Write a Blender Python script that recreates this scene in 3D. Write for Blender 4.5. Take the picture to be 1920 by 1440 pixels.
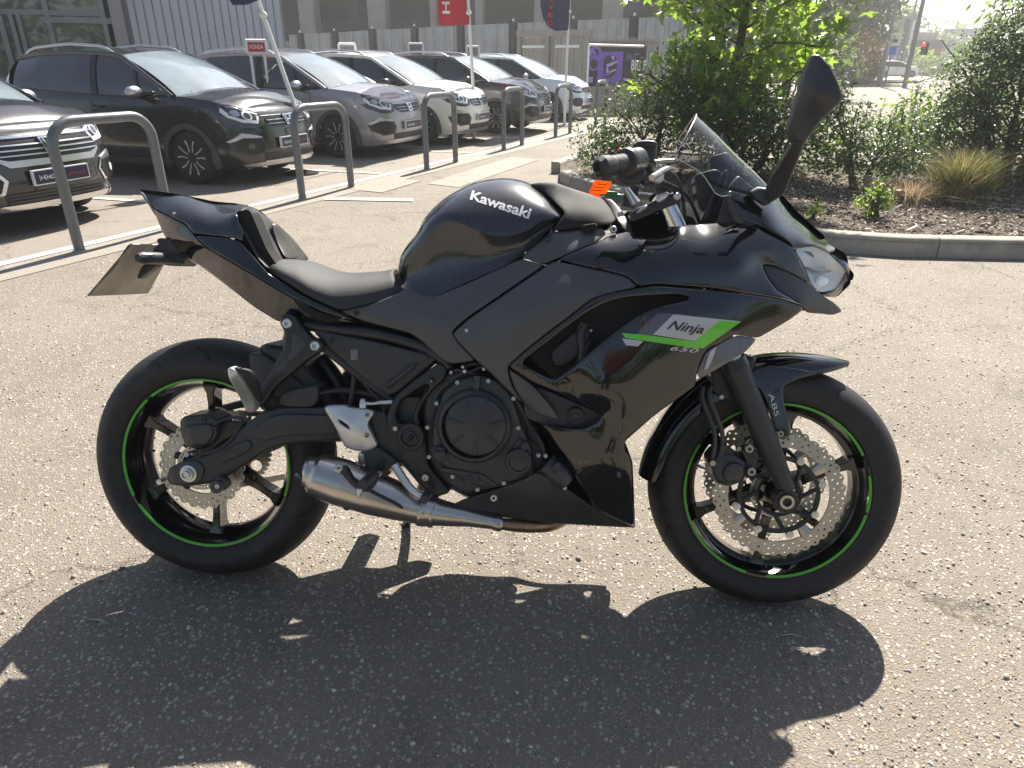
import bpy, bmesh, math, random
import numpy as np
from mathutils import Vector, Matrix
from mathutils.geometry import delaunay_2d_cdt
from mathutils.bvhtree import BVHTree

random.seed(7)
rng = np.random.default_rng(7)
for _o in list(bpy.data.objects):
    bpy.data.objects.remove(_o)
scene = bpy.context.scene
COL = scene.collection
R_ = math.radians

# ------------------------------------------------------------------ camera
CAM_POS = np.array([0.17521185, -1.42450527, 1.24204042])
CAM_F = 1308.016                     # focal length in pixels of a 1920 wide picture
CAM_M = np.array([[0.9971240228, 0.0757518730, 0.0023101724],
                  [-0.0338612248, 0.4180314236, 0.9078012703],
                  [-0.0678019218, 0.9052686798, -0.4193942260]])   # rows: right, up, forward
cam = bpy.data.cameras.new('camera')
cam_ob = bpy.data.objects.new('camera', cam)
COL.objects.link(cam_ob)
cam.sensor_fit = 'HORIZONTAL'
cam.sensor_width = 36.0
cam.lens = 36.0 * CAM_F / 1920.0
cam.clip_start = 0.02
cam.clip_end = 3000.0
cam_ob.matrix_world = Matrix((
    (CAM_M[0][0], CAM_M[1][0], -CAM_M[2][0], CAM_POS[0]),
    (CAM_M[0][1], CAM_M[1][1], -CAM_M[2][1], CAM_POS[1]),
    (CAM_M[0][2], CAM_M[1][2], -CAM_M[2][2], CAM_POS[2]),
    (0, 0, 0, 1)))
scene.camera = cam_ob

# ------------------------------------------------------------------ light
SUN_K = (0.235, 0.83)                # horizontal offset towards the sun per metre of height
SUN_DIR = Vector((SUN_K[0], SUN_K[1], 1.0)).normalized()
SUN_EL = math.asin(SUN_DIR.z)
SUN_AZ = math.atan2(SUN_DIR.x, SUN_DIR.y)
world = bpy.data.worlds.new('World')
scene.world = world
world.use_nodes = True
wn = world.node_tree
sky = wn.nodes.new('ShaderNodeTexSky')
sky.sky_type = 'NISHITA'
sky.sun_disc = False
sky.sun_elevation = SUN_EL
sky.sun_rotation = SUN_AZ
sky.air_density = 1.0
sky.dust_density = 1.0
sky.ozone_density = 1.0
bg = wn.nodes['Background']
bg.inputs[1].default_value = 0.056
hsv = wn.nodes.new('ShaderNodeHueSaturation'); hsv.inputs['Saturation'].default_value = 0.85
wn.links.new(sky.outputs[0], hsv.inputs['Color']); wn.links.new(hsv.outputs[0], bg.inputs[0])
sun = bpy.data.lights.new('sun', 'SUN')
sun.energy = 5.0
sun.angle = R_(0.53)
sun.color = (1.0, 0.93, 0.83)
sun_ob = bpy.data.objects.new('sun', sun)
COL.objects.link(sun_ob)
sun_ob.rotation_euler = SUN_DIR.to_track_quat('Z', 'Y').to_euler()
sun_ob.location = (4, 12, 20)

vs = scene.view_settings
vs.view_transform = 'Standard'
vs.look = 'None'
vs.exposure = 1.30
vs.gamma = 1.0
vs.use_curve_mapping = False

# ------------------------------------------------------------------ helpers
def tag(o, label=None, cat=None, group=None, kind=None):
    if label: o['label'] = label
    if cat: o['category'] = cat
    if group: o['group'] = group
    if kind: o['kind'] = kind
    return o

def empty(name, loc=(0, 0, 0), rz=0.0, parent=None):
    o = bpy.data.objects.new(name, None)
    o.empty_display_size = 0.1
    COL.objects.link(o)
    o.location = loc
    o.rotation_euler = (0, 0, rz)
    if parent: o.parent = parent
    return o

def mesh_obj(name, V, F, m=None, parent=None, smooth=40, loc=None, mats=None, fmat=None):
    me = bpy.data.meshes.new(name)
    me.from_pydata([tuple(map(float, v)) for v in V], [], [tuple(int(i) for i in f) for f in F])
    if mats:
        for q in mats: me.materials.append(q)
        if fmat is not None: me.polygons.foreach_set('material_index', fmat)
    elif m: me.materials.append(m)
    if smooth:
        me.polygons.foreach_set('use_smooth', [True] * len(me.polygons))
        me.set_sharp_from_angle(angle=R_(smooth))
    me.update()
    o = bpy.data.objects.new(name, me)
    COL.objects.link(o)
    if parent: o.parent = parent
    if loc: o.location = loc
    return o

def fast_obj(name, V, F3, m, parent=None, smooth=False):
    """big triangle meshes from numpy arrays"""
    V = np.asarray(V, np.float32); F3 = np.asarray(F3, np.int32)
    me = bpy.data.meshes.new(name)
    n = F3.shape[1]
    me.vertices.add(len(V)); me.vertices.foreach_set('co', V.ravel())
    me.loops.add(F3.size); me.loops.foreach_set('vertex_index', F3.ravel())
    me.polygons.add(len(F3))
    me.polygons.foreach_set('loop_start', np.arange(0, F3.size, n, dtype=np.int32))
    if smooth: me.polygons.foreach_set('use_smooth', np.ones(len(F3), bool))
    me.materials.append(m)
    me.update(calc_edges=True)
    o = bpy.data.objects.new(name, me)
    COL.objects.link(o)
    if parent: o.parent = parent
    return o

class MB:
    """collects shapes into one mesh"""
    def __init__(self): self.V = []; self.F = []
    def add(self, V, F):
        n = len(self.V); self.V += [tuple(v) for v in V]; self.F += [tuple(i + n for i in f) for f in F]; return self
    def box(self, c, s, rz=0.0, mat=None):
        x, y, z = s[0] / 2, s[1] / 2, s[2] / 2
        P = [(-x, -y, -z), (x, -y, -z), (x, y, -z), (-x, y, -z), (-x, -y, z), (x, -y, z), (x, y, z), (-x, y, z)]
        cr, sr = math.cos(rz), math.sin(rz)
        V = [(c[0] + p[0] * cr - p[1] * sr, c[1] + p[0] * sr + p[1] * cr, c[2] + p[2]) for p in P]
        if mat is not None: V = [tuple(mat @ Vector(p) + Vector(c)) for p in P]
        return self.add(V, [(0, 3, 2, 1), (4, 5, 6, 7), (0, 1, 5, 4), (1, 2, 6, 5), (2, 3, 7, 6), (3, 0, 4, 7)])
    def tube(self, pts, r, n=10, caps=True):
        V, F = tube_geo(pts, r, n, caps); return self.add(V, F)
    def lathe(self, prof, n=32, axis='y', c=(0, 0, 0)):
        V, F = lathe_geo(prof, n, axis, c); return self.add(V, F)
    def build(self, name, m, parent=None, smooth=40, bevel=0.0, seg=2):
        o = mesh_obj(name, self.V, self.F, m, parent, smooth if not bevel else None)
        if bevel: bevel_mesh(o, bevel, seg, smooth)
        return o

def bevel_mesh(o, w, seg=2, smooth=40, ang=30):
    bm = bmesh.new(); bm.from_mesh(o.data)
    bmesh.ops.remove_doubles(bm, verts=bm.verts, dist=1e-5)
    ed = [e for e in bm.edges if len(e.link_faces) == 2 and e.calc_face_angle(0) > R_(ang)]
    bmesh.ops.bevel(bm, geom=ed, offset=w, segments=seg, affect='EDGES', clamp_overlap=True)
    bm.to_mesh(o.data); bm.free()
    o.data.polygons.foreach_set('use_smooth', [True] * len(o.data.polygons))
    o.data.set_sharp_from_angle(angle=R_(smooth or 40))

def tube_geo(pts, r, n=10, caps=True):
    P = [Vector(p) for p in pts]
    rr = r if isinstance(r, (list, tuple)) else [r] * len(P)
    V, F = [], []
    up = None
    for i, p in enumerate(P):
        t = (P[min(i + 1, len(P) - 1)] - P[max(i - 1, 0)])
        t = t.normalized() if t.length > 1e-9 else Vector((0, 0, 1))
        if up is None:
            up = Vector((0, 0, 1)) if abs(t.z) < 0.9 else Vector((1, 0, 0))
        a = (up - t * up.dot(t))
        a = a.normalized() if a.length > 1e-6 else t.orthogonal().normalized()
        up = a
        b = t.cross(a)
        for k in range(n):
            th = 2 * math.pi * k / n
            V.append(tuple(p + (a * math.cos(th) + b * math.sin(th)) * rr[i]))
    for i in range(len(P) - 1):
        for k in range(n):
            k2 = (k + 1) % n
            F.append((i * n + k, i * n + k2, (i + 1) * n + k2, (i + 1) * n + k))
    if caps:
        F.append(tuple(range(n - 1, -1, -1)))
        F.append(tuple(range((len(P) - 1) * n, len(P) * n)))
    return V, F

def smooth_path(pts, k=6):
    """Catmull-Rom through 3D points"""
    P = [Vector(p) for p in pts]
    if len(P) < 3: return [tuple(p) for p in P]
    out = []
    for i in range(len(P) - 1):
        p0 = P[max(i - 1, 0)]; p1 = P[i]; p2 = P[i + 1]; p3 = P[min(i + 2, len(P) - 1)]
        for j in range(k):
            t = j / k
            out.append(tuple(0.5 * ((2 * p1) + (p2 - p0) * t + (2 * p0 - 5 * p1 + 4 * p2 - p3) * t * t + (3 * p1 - p0 - 3 * p2 + p3) * t ** 3)))
    out.append(tuple(P[-1]))
    return out

def lathe_geo(prof, n=32, axis='y', c=(0, 0, 0), caps=True):
    """prof: [(radius, along axis)]"""
    V, F = [], []
    for (r, a) in prof:
        for k in range(n):
            t = 2 * math.pi * k / n
            u, w = r * math.cos(t), r * math.sin(t)
            p = (u, a, w) if axis == 'y' else ((a, u, w) if axis == 'x' else (u, w, a))
            V.append((p[0] + c[0], p[1] + c[1], p[2] + c[2]))
    for i in range(len(prof) - 1):
        for k in range(n):
            k2 = (k + 1) % n
            F.append((i * n + k, (i + 1) * n + k, (i + 1) * n + k2, i * n + k2))
    if caps and prof[0][0] > 1e-6 and prof[0] != prof[-1]:
        F.append(tuple(range(n)))
        F.append(tuple(range((len(prof) - 1) * n + n - 1, (len(prof) - 1) * n - 1, -1)))
    return V, F

def copy_tree(o, parent=None):
    c = o.copy(); COL.objects.link(c)
    if parent is not None:
        c.parent = parent
        c.matrix_parent_inverse = o.matrix_parent_inverse.copy()
    for ch in o.children: copy_tree(ch, c)
    return c

# pixel of the 1920 x 1440 photograph -> direction, ground point, point on a vertical plane
def ray(px, py):
    d = np.array([(px - 960) / CAM_F, (720 - py) / CAM_F, 1.0]) @ CAM_M
    return d / np.linalg.norm(d)
def G(px, py, z=0.0):
    d = ray(px, py); return CAM_POS + d * ((z - CAM_POS[2]) / d[2])
def at(px, py, base):
    """point on the pixel's ray at the horizontal distance of `base`"""
    d = ray(px, py); b = np.asarray(base)[:2] - CAM_POS[:2]
    t = np.linalg.norm(b) / np.linalg.norm(d[:2]); return CAM_POS + d * t

# ------------------------------------------------------------------ materials
MATS = {}
def nodes_of(name):
    m = bpy.data.materials.new(name); m.use_nodes = True
    nt = m.node_tree; b = nt.nodes['Principled BSDF']; MATS[name] = m
    return m, nt, b
def nd(nt, t, **kw):
    n = nt.nodes.new(t)
    for k, v in kw.items(): setattr(n, k, v)
    return n
def lk(nt, a, b): nt.links.new(a, b)
def ramp(nt, src, stops):
    r = nd(nt, 'ShaderNodeValToRGB')
    e = r.color_ramp.elements
    while len(e) < len(stops): e.new(0.5)
    for i, (p, c) in enumerate(stops):
        e[i].position = p; e[i].color = (*c, 1) if len(c) == 3 else c
    lk(nt, src, r.inputs[0]); return r
def noise(nt, scale, detail=3, rough=0.5, coord='Object', vec=None):
    n = nd(nt, 'ShaderNodeTexNoise')
    n.inputs['Scale'].default_value = scale; n.inputs['Detail'].default_value = detail; n.inputs['Roughness'].default_value = rough
    if vec is None:
        tc = nd(nt, 'ShaderNodeTexCoord'); vec = tc.outputs[coord]
    lk(nt, vec, n.inputs['Vector']); return n

def mat(name, col, rough=0.5, metal=0.0, coat=0.0, var=0.12, nscale=6.0, bump=0.0, bscale=300.0, coat_rough=0.03, spec=0.5, trans=0.0, ior=1.5, alpha=1.0):
    """plain stuff with a little unevenness in colour, gloss and relief"""
    m, nt, b = nodes_of(name)
    n = noise(nt, nscale, 4, 0.6)
    lo = tuple(max(0, c * (1 - var)) for c in col); hi = tuple(min(1, c * (1 + var)) for c in col)
    r = ramp(nt, n.outputs['Fac'], [(0.3, lo), (0.7, hi)])
    lk(nt, r.outputs[0], b.inputs['Base Color'])
    rr = nd(nt, 'ShaderNodeMapRange')
    rr.inputs['To Min'].default_value = max(0.02, rough * (1 - var)); rr.inputs['To Max'].default_value = min(1, rough * (1 + var))
    lk(nt, n.outputs['Fac'], rr.inputs['Value']); lk(nt, rr.outputs[0], b.inputs['Roughness'])
    b.inputs['Metallic'].default_value = metal
    b.inputs['Coat Weight'].default_value = coat
    b.inputs['Coat Roughness'].default_value = coat_rough
    b.inputs['Specular IOR Level'].default_value = spec
    b.inputs['Transmission Weight'].default_value = trans
    b.inputs['IOR'].default_value = ior
    b.inputs['Alpha'].default_value = alpha
    if bump:
        n2 = noise(nt, bscale, 3, 0.6)
        bp = nd(nt, 'ShaderNodeBump'); bp.inputs['Strength'].default_value = bump; bp.inputs['Distance'].default_value = 0.002
        lk(nt, n2.outputs['Fac'], bp.inputs['Height']); lk(nt, bp.outputs[0], b.inputs['Normal'])
    return m
def text_geo(s, bold=0.0, shear=0.0, font_scale=1.0, res=3, space=1.0):
    """letters as triangles in a unit box"""
    cu = bpy.data.curves.new('text', 'FONT'); cu.body = s; cu.offset = bold; cu.shear = shear; cu.resolution_u = res
    cu.space_character = space
    ob = bpy.data.objects.new('text', cu); COL.objects.link(ob)
    dg = bpy.context.evaluated_depsgraph_get()
    me = bpy.data.meshes.new_from_object(ob.evaluated_get(dg))
    bm = bmesh.new(); bm.from_mesh(me); bmesh.ops.triangulate(bm, faces=bm.faces)
    V = np.array([v.co[:] for v in bm.verts]); F = [tuple(v.index for v in f.verts) for f in bm.faces]
    bm.free()
    bpy.data.objects.remove(ob); bpy.data.curves.remove(cu); bpy.data.meshes.remove(me)
    mn, mx = V[:, :2].min(0), V[:, :2].max(0)
    return (V[:, :2] - mn) / (mx - mn), F
# ================================================================== ground
def asphalt(name, matrix, chips, chip_scale=95.0, cover=0.42, bump=1.0, stain=0.22):
    m, nt, b = nodes_of(name)
    tc = nd(nt, 'ShaderNodeTexCoord'); obj_ = tc.outputs['Object']
    # warp a little so that cells are not regular
    wn_ = noise(nt, 60, 2, 0.5, vec=obj_); 
    add = nd(nt, 'ShaderNodeVectorMath', operation='MULTIPLY_ADD'); lk(nt, wn_.outputs['Color'], add.inputs[0]); add.inputs[1].default_value = (0.006, 0.006, 0); lk(nt, obj_, add.inputs[2])
    v = nd(nt, 'ShaderNodeTexVoronoi'); v.inputs['Scale'].default_value = chip_scale; lk(nt, add.outputs[0], v.inputs['Vector'])
    v2 = nd(nt, 'ShaderNodeTexVoronoi'); v2.inputs['Scale'].default_value = chip_scale * 2.3; lk(nt, add.outputs[0], v2.inputs['Vector'])
    sp = nd(nt, 'ShaderNodeSeparateColor'); lk(nt, v.outputs['Color'], sp.inputs[0])
    sp2 = nd(nt, 'ShaderNodeSeparateColor'); lk(nt, v2.outputs['Color'], sp2.inputs[0])
    big = noise(nt, 0.9, 5, 0.65, vec=obj_); mid = noise(nt, 7, 4, 0.6, vec=obj_)
    # coverage varies from place to place
    thr = nd(nt, 'ShaderNodeMapRange'); lk(nt, mid.outputs['Fac'], thr.inputs['Value']); thr.inputs['From Min'].default_value = 0.3; thr.inputs['From Max'].default_value = 0.7
    thr.inputs['To Min'].default_value = cover * 0.75; thr.inputs['To Max'].default_value = cover * 1.25
    def mask(vor, spn, r, k):
        lt = nd(nt, 'ShaderNodeMath', operation='LESS_THAN'); lk(nt, spn.outputs[0], lt.inputs[0])
        mu = nd(nt, 'ShaderNodeMath', operation='MULTIPLY'); lk(nt, thr.outputs[0], mu.inputs[0]); mu.inputs[1].default_value = k; lk(nt, mu.outputs[0], lt.inputs[1])
        mr = nd(nt, 'ShaderNodeMapRange'); lk(nt, vor.outputs['Distance'], mr.inputs['Value']); mr.inputs['From Min'].default_value = r; mr.inputs['From Max'].default_value = r * 0.8
        mm = nd(nt, 'ShaderNodeMath', operation='MULTIPLY'); lk(nt, lt.outputs[0], mm.inputs[0]); lk(nt, mr.outputs[0], mm.inputs[1]); return mm
    k1 = mask(v, sp, 0.50, 1.0); k2 = mask(v2, sp2, 0.46, 0.9)
    chipc = ramp(nt, sp.outputs[1], chips)
    chipc.color_ramp.interpolation = 'CONSTANT'
    chipd = ramp(nt, sp2.outputs[1], [(p, tuple(q * 0.8 for q in c)) for p, c in chips])
    base = ramp(nt, big.outputs['Fac'], [(0.25, tuple(c * (1 - stain) for c in matrix)), (0.5, matrix), (0.75, tuple(c * (1 + stain) for c in matrix))])
    m1 = nd(nt, 'ShaderNodeMix', data_type='RGBA'); lk(nt, k2.outputs[0], m1.inputs[0]); lk(nt, base.outputs[0], m1.inputs[6]); lk(nt, chipd.outputs[0], m1.inputs[7])
    m2 = nd(nt, 'ShaderNodeMix', data_type='RGBA'); lk(nt, k1.outputs[0], m2.inputs[0]); lk(nt, m1.outputs[2], m2.inputs[6]); lk(nt, chipc.outputs[0], m2.inputs[7])
    # soft dark stains and hairline cracks
    st = noise(nt, 2.6, 6, 0.7, vec=obj_)
    stm = ramp(nt, st.outputs['Fac'], [(0.30, (0.72, 0.72, 0.73)), (0.46, (1, 1, 1))])
    m3 = nd(nt, 'ShaderNodeMix', data_type='RGBA', blend_type='MULTIPLY'); m3.inputs[0].default_value = 1.0; lk(nt, m2.outputs[2], m3.inputs[6]); lk(nt, stm.outputs[0], m3.inputs[7])
    cr = nd(nt, 'ShaderNodeTexVoronoi', feature='DISTANCE_TO_EDGE'); cr.inputs['Scale'].default_value = 0.75
    cw = noise(nt, 3.0, 6, 0.75, vec=obj_)
    ca = nd(nt, 'ShaderNodeVectorMath', operation='MULTIPLY_ADD'); lk(nt, cw.outputs['Color'], ca.inputs[0]); ca.inputs[1].default_value = (0.5, 0.5, 0); lk(nt, obj_, ca.inputs[2]); lk(nt, ca.outputs[0], cr.inputs['Vector'])
    cm = ramp(nt, cr.outputs['Distance'], [(0.0, (0.35, 0.34, 0.33)), (0.006, (1, 1, 1))])
    cg = ramp(nt, big.outputs['Fac'], [(0.50, (1, 1, 1)), (0.56, (0, 0, 0))])
    m4 = nd(nt, 'ShaderNodeMix', data_type='RGBA', blend_type='MULTIPLY'); lk(nt, cg.outputs[0], m4.inputs[0]); lk(nt, m3.outputs[2], m4.inputs[6]); lk(nt, cm.outputs[0], m4.inputs[7])
    lk(nt, m4.outputs[2], b.inputs['Base Color'])
    b.inputs['Roughness'].default_value = 0.78
    # relief: chips stand proud
    hh = nd(nt, 'ShaderNodeMath', operation='MULTIPLY_ADD'); lk(nt, k1.outputs[0], hh.inputs[0]); hh.inputs[1].default_value = 1.0
    h2 = nd(nt, 'ShaderNodeMath', operation='MULTIPLY'); lk(nt, v2.outputs['Distance'], h2.inputs[0]); h2.inputs[1].default_value = -0.8; lk(nt, h2.outputs[0], hh.inputs[2])
    bp = nd(nt, 'ShaderNodeBump'); bp.inputs['Strength'].default_value = bump; bp.inputs['Distance'].default_value = 0.003
    lk(nt, hh.outputs[0], bp.inputs['Height']); lk(nt, bp.outputs[0], b.inputs['Normal'])
    return m
CHIPS = [(0.0, (0.19, 0.172, 0.150)), (0.16, (0.37, 0.33, 0.275)), (0.40, (0.30, 0.262, 0.205)), (0.55, (0.43, 0.39, 0.335)), (0.74, (0.31, 0.225, 0.150)), (0.84, (0.24, 0.228, 0.222)), (0.93, (0.50, 0.465, 0.415))]
ROADM = asphalt('chip_asphalt', (0.186, 0.159, 0.128), CHIPS)
LOTM = asphalt('car_park_tarmac', (0.240, 0.208, 0.172), [(0.0, (0.15, 0.145, 0.14)), (0.4, (0.26, 0.24, 0.21)), (0.8, (0.34, 0.31, 0.27))], 150.0, 0.35, 0.6, 0.12)
PATCHM = asphalt('patch_tarmac', (0.27, 0.245, 0.205), [(0.0, (0.22, 0.21, 0.20)), (0.5, (0.33, 0.31, 0.28))], 170.0, 0.3, 0.5, 0.08)

def sheet(name, pts, z, m, kind='structure', parent=None):
    o = mesh_obj(name, [(p[0], p[1], z) for p in pts], [tuple(range(len(pts)))], m, parent, None)
    if kind: tag(o, kind=kind)
    return o
ground = sheet('ground', [(-400, -200), (400, -200), (400, 900), (-400, 900)], 0.0, ROADM)

U = Vector((0.350, 0.937, 0)).normalized()        # along the row of cars
N = Vector((0.937, -0.350, 0)).normalized()       # from the cars towards the road
L0 = Vector((-3.58, 2.87, 0))
def ln(a, n, z=0.0):
    p = L0 + U * a + N * n; return (p.x, p.y, z)
sheet('car_park', [ln(-14, -0.05)[:2], ln(20, -0.05)[:2], ln(20, -30)[:2], ln(-14, -30)[:2]], 0.004, LOTM)
def worn_paint(name, col, wear=0.42):
    m, nt, b = nodes_of(name)
    n = noise(nt, 38, 6, 0.75); n2 = noise(nt, 5, 3, 0.6)
    a = nd(nt, 'ShaderNodeMath', operation='ADD'); lk(nt, n.outputs['Fac'], a.inputs[0]); lk(nt, n2.outputs['Fac'], a.inputs[1])
    r = ramp(nt, a.outputs[0], [(wear + 0.30, (0.20, 0.19, 0.17)), (wear + 0.45, col)])
    lk(nt, r.outputs[0], b.inputs['Base Color']); b.inputs['Roughness'].default_value = 0.7
    bp = nd(nt, 'ShaderNodeBump'); bp.inputs['Strength'].default_value = 0.4; bp.inputs['Distance'].default_value = 0.002
    lk(nt, n.outputs['Fac'], bp.inputs['Height']); lk(nt, bp.outputs[0], b.inputs['Normal'])
    return m
LINEM = worn_paint('line_paint', (0.62, 0.60, 0.55))
sheet('painted_line', [ln(-6, -0.05)[:2], ln(-6, 0.05)[:2], ln(14.2, 0.05)[:2], ln(14.2, -0.05)[:2]], 0.008, LINEM)
# bay lines between the cars
BAYD = Vector((math.cos(R_(-13)), math.sin(R_(-13)), 0))
for a in (2.15, 4.55, 6.9, 9.25, 11.6):
    p = L0 + U * a - N * 0.1; q = p - BAYD * 4.6; w = Vector((0.225, 0.974, 0)) * 0.04
    sheet('bay_line', [(p - w)[:2], (p + w)[:2], (q + w)[:2], (q - w)[:2]], 0.012, LINEM)
# strip of different surfacing beside the line, a seam and patches
sheet('edge_strip', [ln(-6, 0.052)[:2], ln(-6, 0.40)[:2], ln(14.2, 0.40)[:2], ln(14.2, 0.052)[:2]], 0.004, PATCHM)
g = [G(*q) for q in ((612, 371), (775, 374), (775, 379), (608, 376))]
sheet('painted_line', [p[:2] for p in g], 0.009, LINEM)
g = [G(*q) for q in ((655, 356), (716, 362), (790, 340), (730, 333))]
sheet('patch', [p[:2] for p in g], 0.006, PATCHM)
g = [G(*q) for q in ((800, 345), (860, 352), (1010, 300), (960, 294))]
sheet('patch', [p[:2] for p in g], 0.005, PATCHM)

# loose and embedded stone chips in the foreground: uncountable
def chip_mat():
    m, nt, b = nodes_of('stone_chip')
    ge = nd(nt, 'ShaderNodeNewGeometry')
    r = ramp(nt, ge.outputs['Random Per Island'], [(0.0, (0.14, 0.13, 0.12)), (0.06, (0.26, 0.235, 0.20)), (0.40, (0.36, 0.315, 0.26)), (0.60, (0.43, 0.395, 0.345)), (0.76, (0.32, 0.24, 0.16)), (0.84, (0.22, 0.22, 0.23)), (0.95, (0.72, 0.70, 0.66))])
    n = noise(nt, 250, 3, 0.6)
    mx = nd(nt, 'ShaderNodeMix', data_type='RGBA', blend_type='MULTIPLY'); mx.inputs[0].default_value = 0.5
    rr = ramp(nt, n.outputs['Fac'], [(0.3, (0.6, 0.6, 0.6)), (0.7, (1, 1, 1))])
    lk(nt, r.outputs[0], mx.inputs[6]); lk(nt, rr.outputs[0], mx.inputs[7]); lk(nt, mx.outputs[2], b.inputs['Base Color'])
    b.inputs['Roughness'].default_value = 0.6
    return m
def chips(n, xr, yr, size, keep=None):
    x = rng.uniform(*xr, n); y = rng.uniform(*yr, n)
    if keep is not None:
        k = keep(x, y); x, y = x[k], y[k]; n = len(x)
    s = size * rng.lognormal(0, 0.38, n); K = 6
    th = rng.uniform(0, 2 * np.pi, n)[:, None] + np.linspace(0, 2 * np.pi, K, endpoint=False)[None] + rng.normal(0, 0.22, (n, K))
    el = rng.uniform(0.5, 1.0, n)[:, None]; a = rng.uniform(0, np.pi, n)[:, None]
    r = s[:, None] * rng.uniform(0.75, 1.1, (n, K))
    u, v = r * np.cos(th), r * np.sin(th) * el
    px = x[:, None] + u * np.cos(a) - v * np.sin(a); py = y[:, None] + u * np.sin(a) + v * np.cos(a)
    h = s * rng.uniform(0.25, 0.75, n)
    tilt = rng.normal(0, 0.22, (n, 2))
    lowz = np.full((n, K), -0.001)
    f = 0.72
    tx, ty = x[:, None] + (px - x[:, None]) * f, y[:, None] + (py - y[:, None]) * f
    tz = h[:, None] + (tx - x[:, None]) * tilt[:, :1] + (ty - y[:, None]) * tilt[:, 1:]
    V = np.concatenate([np.stack([px, py, lowz], -1), np.stack([tx, ty, np.maximum(tz, 0.0004)], -1)], 1)     # n, 2K, 3
    base = (np.arange(n) * 2 * K)[:, None, None]
    F = []
    for i in range(K):
        j = (i + 1) % K
        F += [(i, j, K + j), (i, K + j, K + i)]
    for i in range(1, K - 1): F.append((K, K + i, K + i + 1))
    F = np.array(F)[None] + base
    return V.reshape(-1, 3), F.reshape(-1, 3)
def near_only(x, y):
    # denser close to the camera
    d = np.hypot(x - CAM_POS[0], y - CAM_POS[1])
    return (rng.uniform(0, 1, len(x)) < np.clip(1.15 - d / 5.0, 0.08, 1)) & (N.x * (x - L0.x) + N.y * (y - L0.y) > 0.45)
V, F = chips(70000, (-3.2, 3.4), (-1.0, 4.6), 0.0036, near_only)
o = fast_obj('stone_chips', V, F, chip_mat()); tag(o, 'loose stone chips bedded in the asphalt', 'gravel', kind='stuff')
# a few dry straws lying on the asphalt
STRAW = mat('straw', (0.50, 0.42, 0.28), 0.7)
for i, (a, b) in enumerate((((166, 1161), (205, 1170)), ((1465, 1191), (1504, 1194)), ((1480, 1223), (1508, 1214)))):
    p, q = G(*a, 0.004), G(*b, 0.004); md = (p + q) / 2 + np.array([0.0, 0.004, 0.002])
    o = mesh_obj('dry_straw', *tube_geo([tuple(p), tuple(md), tuple(q)], [0.0012, 0.0018, 0.0008], 6), STRAW, None, 50)
    tag(o, ('dry straw on the asphalt in the shadow behind the rear wheel', 'upper of two dry straws in the shadow below the front wheel', 'lower of two dry straws in the shadow below the front wheel')[i], 'straw', 'dry straws on the asphalt')

# ------------------------------------------------------------------ planting bed with kerb stones
KERB = [(0.10, 6.75), (0.22, 6.30), (0.55, 5.72), (0.95, 5.05), (1.35, 4.42), (1.72, 3.97), (2.10, 3.70), (2.55, 3.60), (3.37, 3.60), (6.0, 3.72), (9.0, 4.2)]
BACK = [(9.0, 8.6), (5.5, 7.9), (3.6, 7.6), (2.4, 8.3), (1.2, 8.8), (0.4, 8.2), (0.10, 7.4)]
def bark_mat():
    m, nt, b = nodes_of('bark_mulch')
    n = noise(nt, 45, 5, 0.7); n2 = noise(nt, 3, 3, 0.6)
    r = ramp(nt, n.outputs['Fac'], [(0.3, (0.035, 0.026, 0.020)), (0.5, (0.11, 0.085, 0.065)), (0.72, (0.24, 0.20, 0.16))])
    lk(nt, r.outputs[0], b.inputs['Base Color']); b.inputs['Roughness'].default_value = 0.9
    bp = nd(nt, 'ShaderNodeBump'); bp.inputs['Strength'].default_value = 1.0; bp.inputs['Distance'].default_value = 0.02
    lk(nt, n.outputs['Fac'], bp.inputs['Height']); lk(nt, bp.outputs[0], b.inputs['Normal']); return m
BARK = bark_mat()
sheet('planting_bed', KERB + BACK, 0.105, BARK)
CONC = mat('kerb_concrete', (0.35, 0.32, 0.27), 0.85, var=0.22, nscale=9, bump=0.7, bscale=260)
kerb = tag(empty('kerb', (0, 0, 0)), kind='structure')
def kerb_run(path, length=0.88, w=0.125, h=0.135, parent=None, m=CONC):
    P3 = [Vector((p[0], p[1], 0)) for p in path]
    cum = [0]
    for i in range(1, len(P3)): cum.append(cum[-1] + (P3[i] - P3[i - 1]).length)
    def ev(s):
        s = min(max(s, 0), cum[-1] - 1e-6)
        for i in range(1, len(cum)):
            if s <= cum[i]:
                return P3[i - 1].lerp(P3[i], (s - cum[i - 1]) / (cum[i] - cum[i - 1]))
    s = 0; 
    while s < cum[-1] - 0.1:
        e = min(s + length, cum[-1]); gap = 0.004
        rows = []
        dz = random.uniform(-0.004, 0.004)
        for k in range(5):
            q = s + gap + (e - s - 2 * gap) * k / 4
            p = ev(q); t = (ev(q + 0.02) - ev(q - 0.02)).normalized(); nrm = Vector((-t.y, t.x, 0))
            if nrm.dot(Vector((0.3, 1, 0))) < 0: nrm = -nrm
            prof = ((0, -0.02), (0.006, h * 0.80 + dz), (0.016, h * 0.95 + dz), (0.032, h + dz), (w, h + dz), (w, -0.02))
            rows.append([tuple(p + nrm * a + Vector((0, 0, z))) for a, z in prof])
        V = [v for r in rows for v in r]; F = []
        n = 6
        for i in range(4):
            for j in range(n - 1): F.append((i * n + j, (i + 1) * n + j, (i + 1) * n + j + 1, i * n + j + 1))
        F += [tuple(range(n)), tuple(range(5 * n - 1, 4 * n - 1, -1))]
        o = mesh_obj('kerb_stone', V, F, m, parent, 50)
        bm = bmesh.new(); bm.from_mesh(o.data); bmesh.ops.recalc_face_normals(bm, faces=bm.faces); bm.to_mesh(o.data); bm.free()
        s = e
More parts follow.
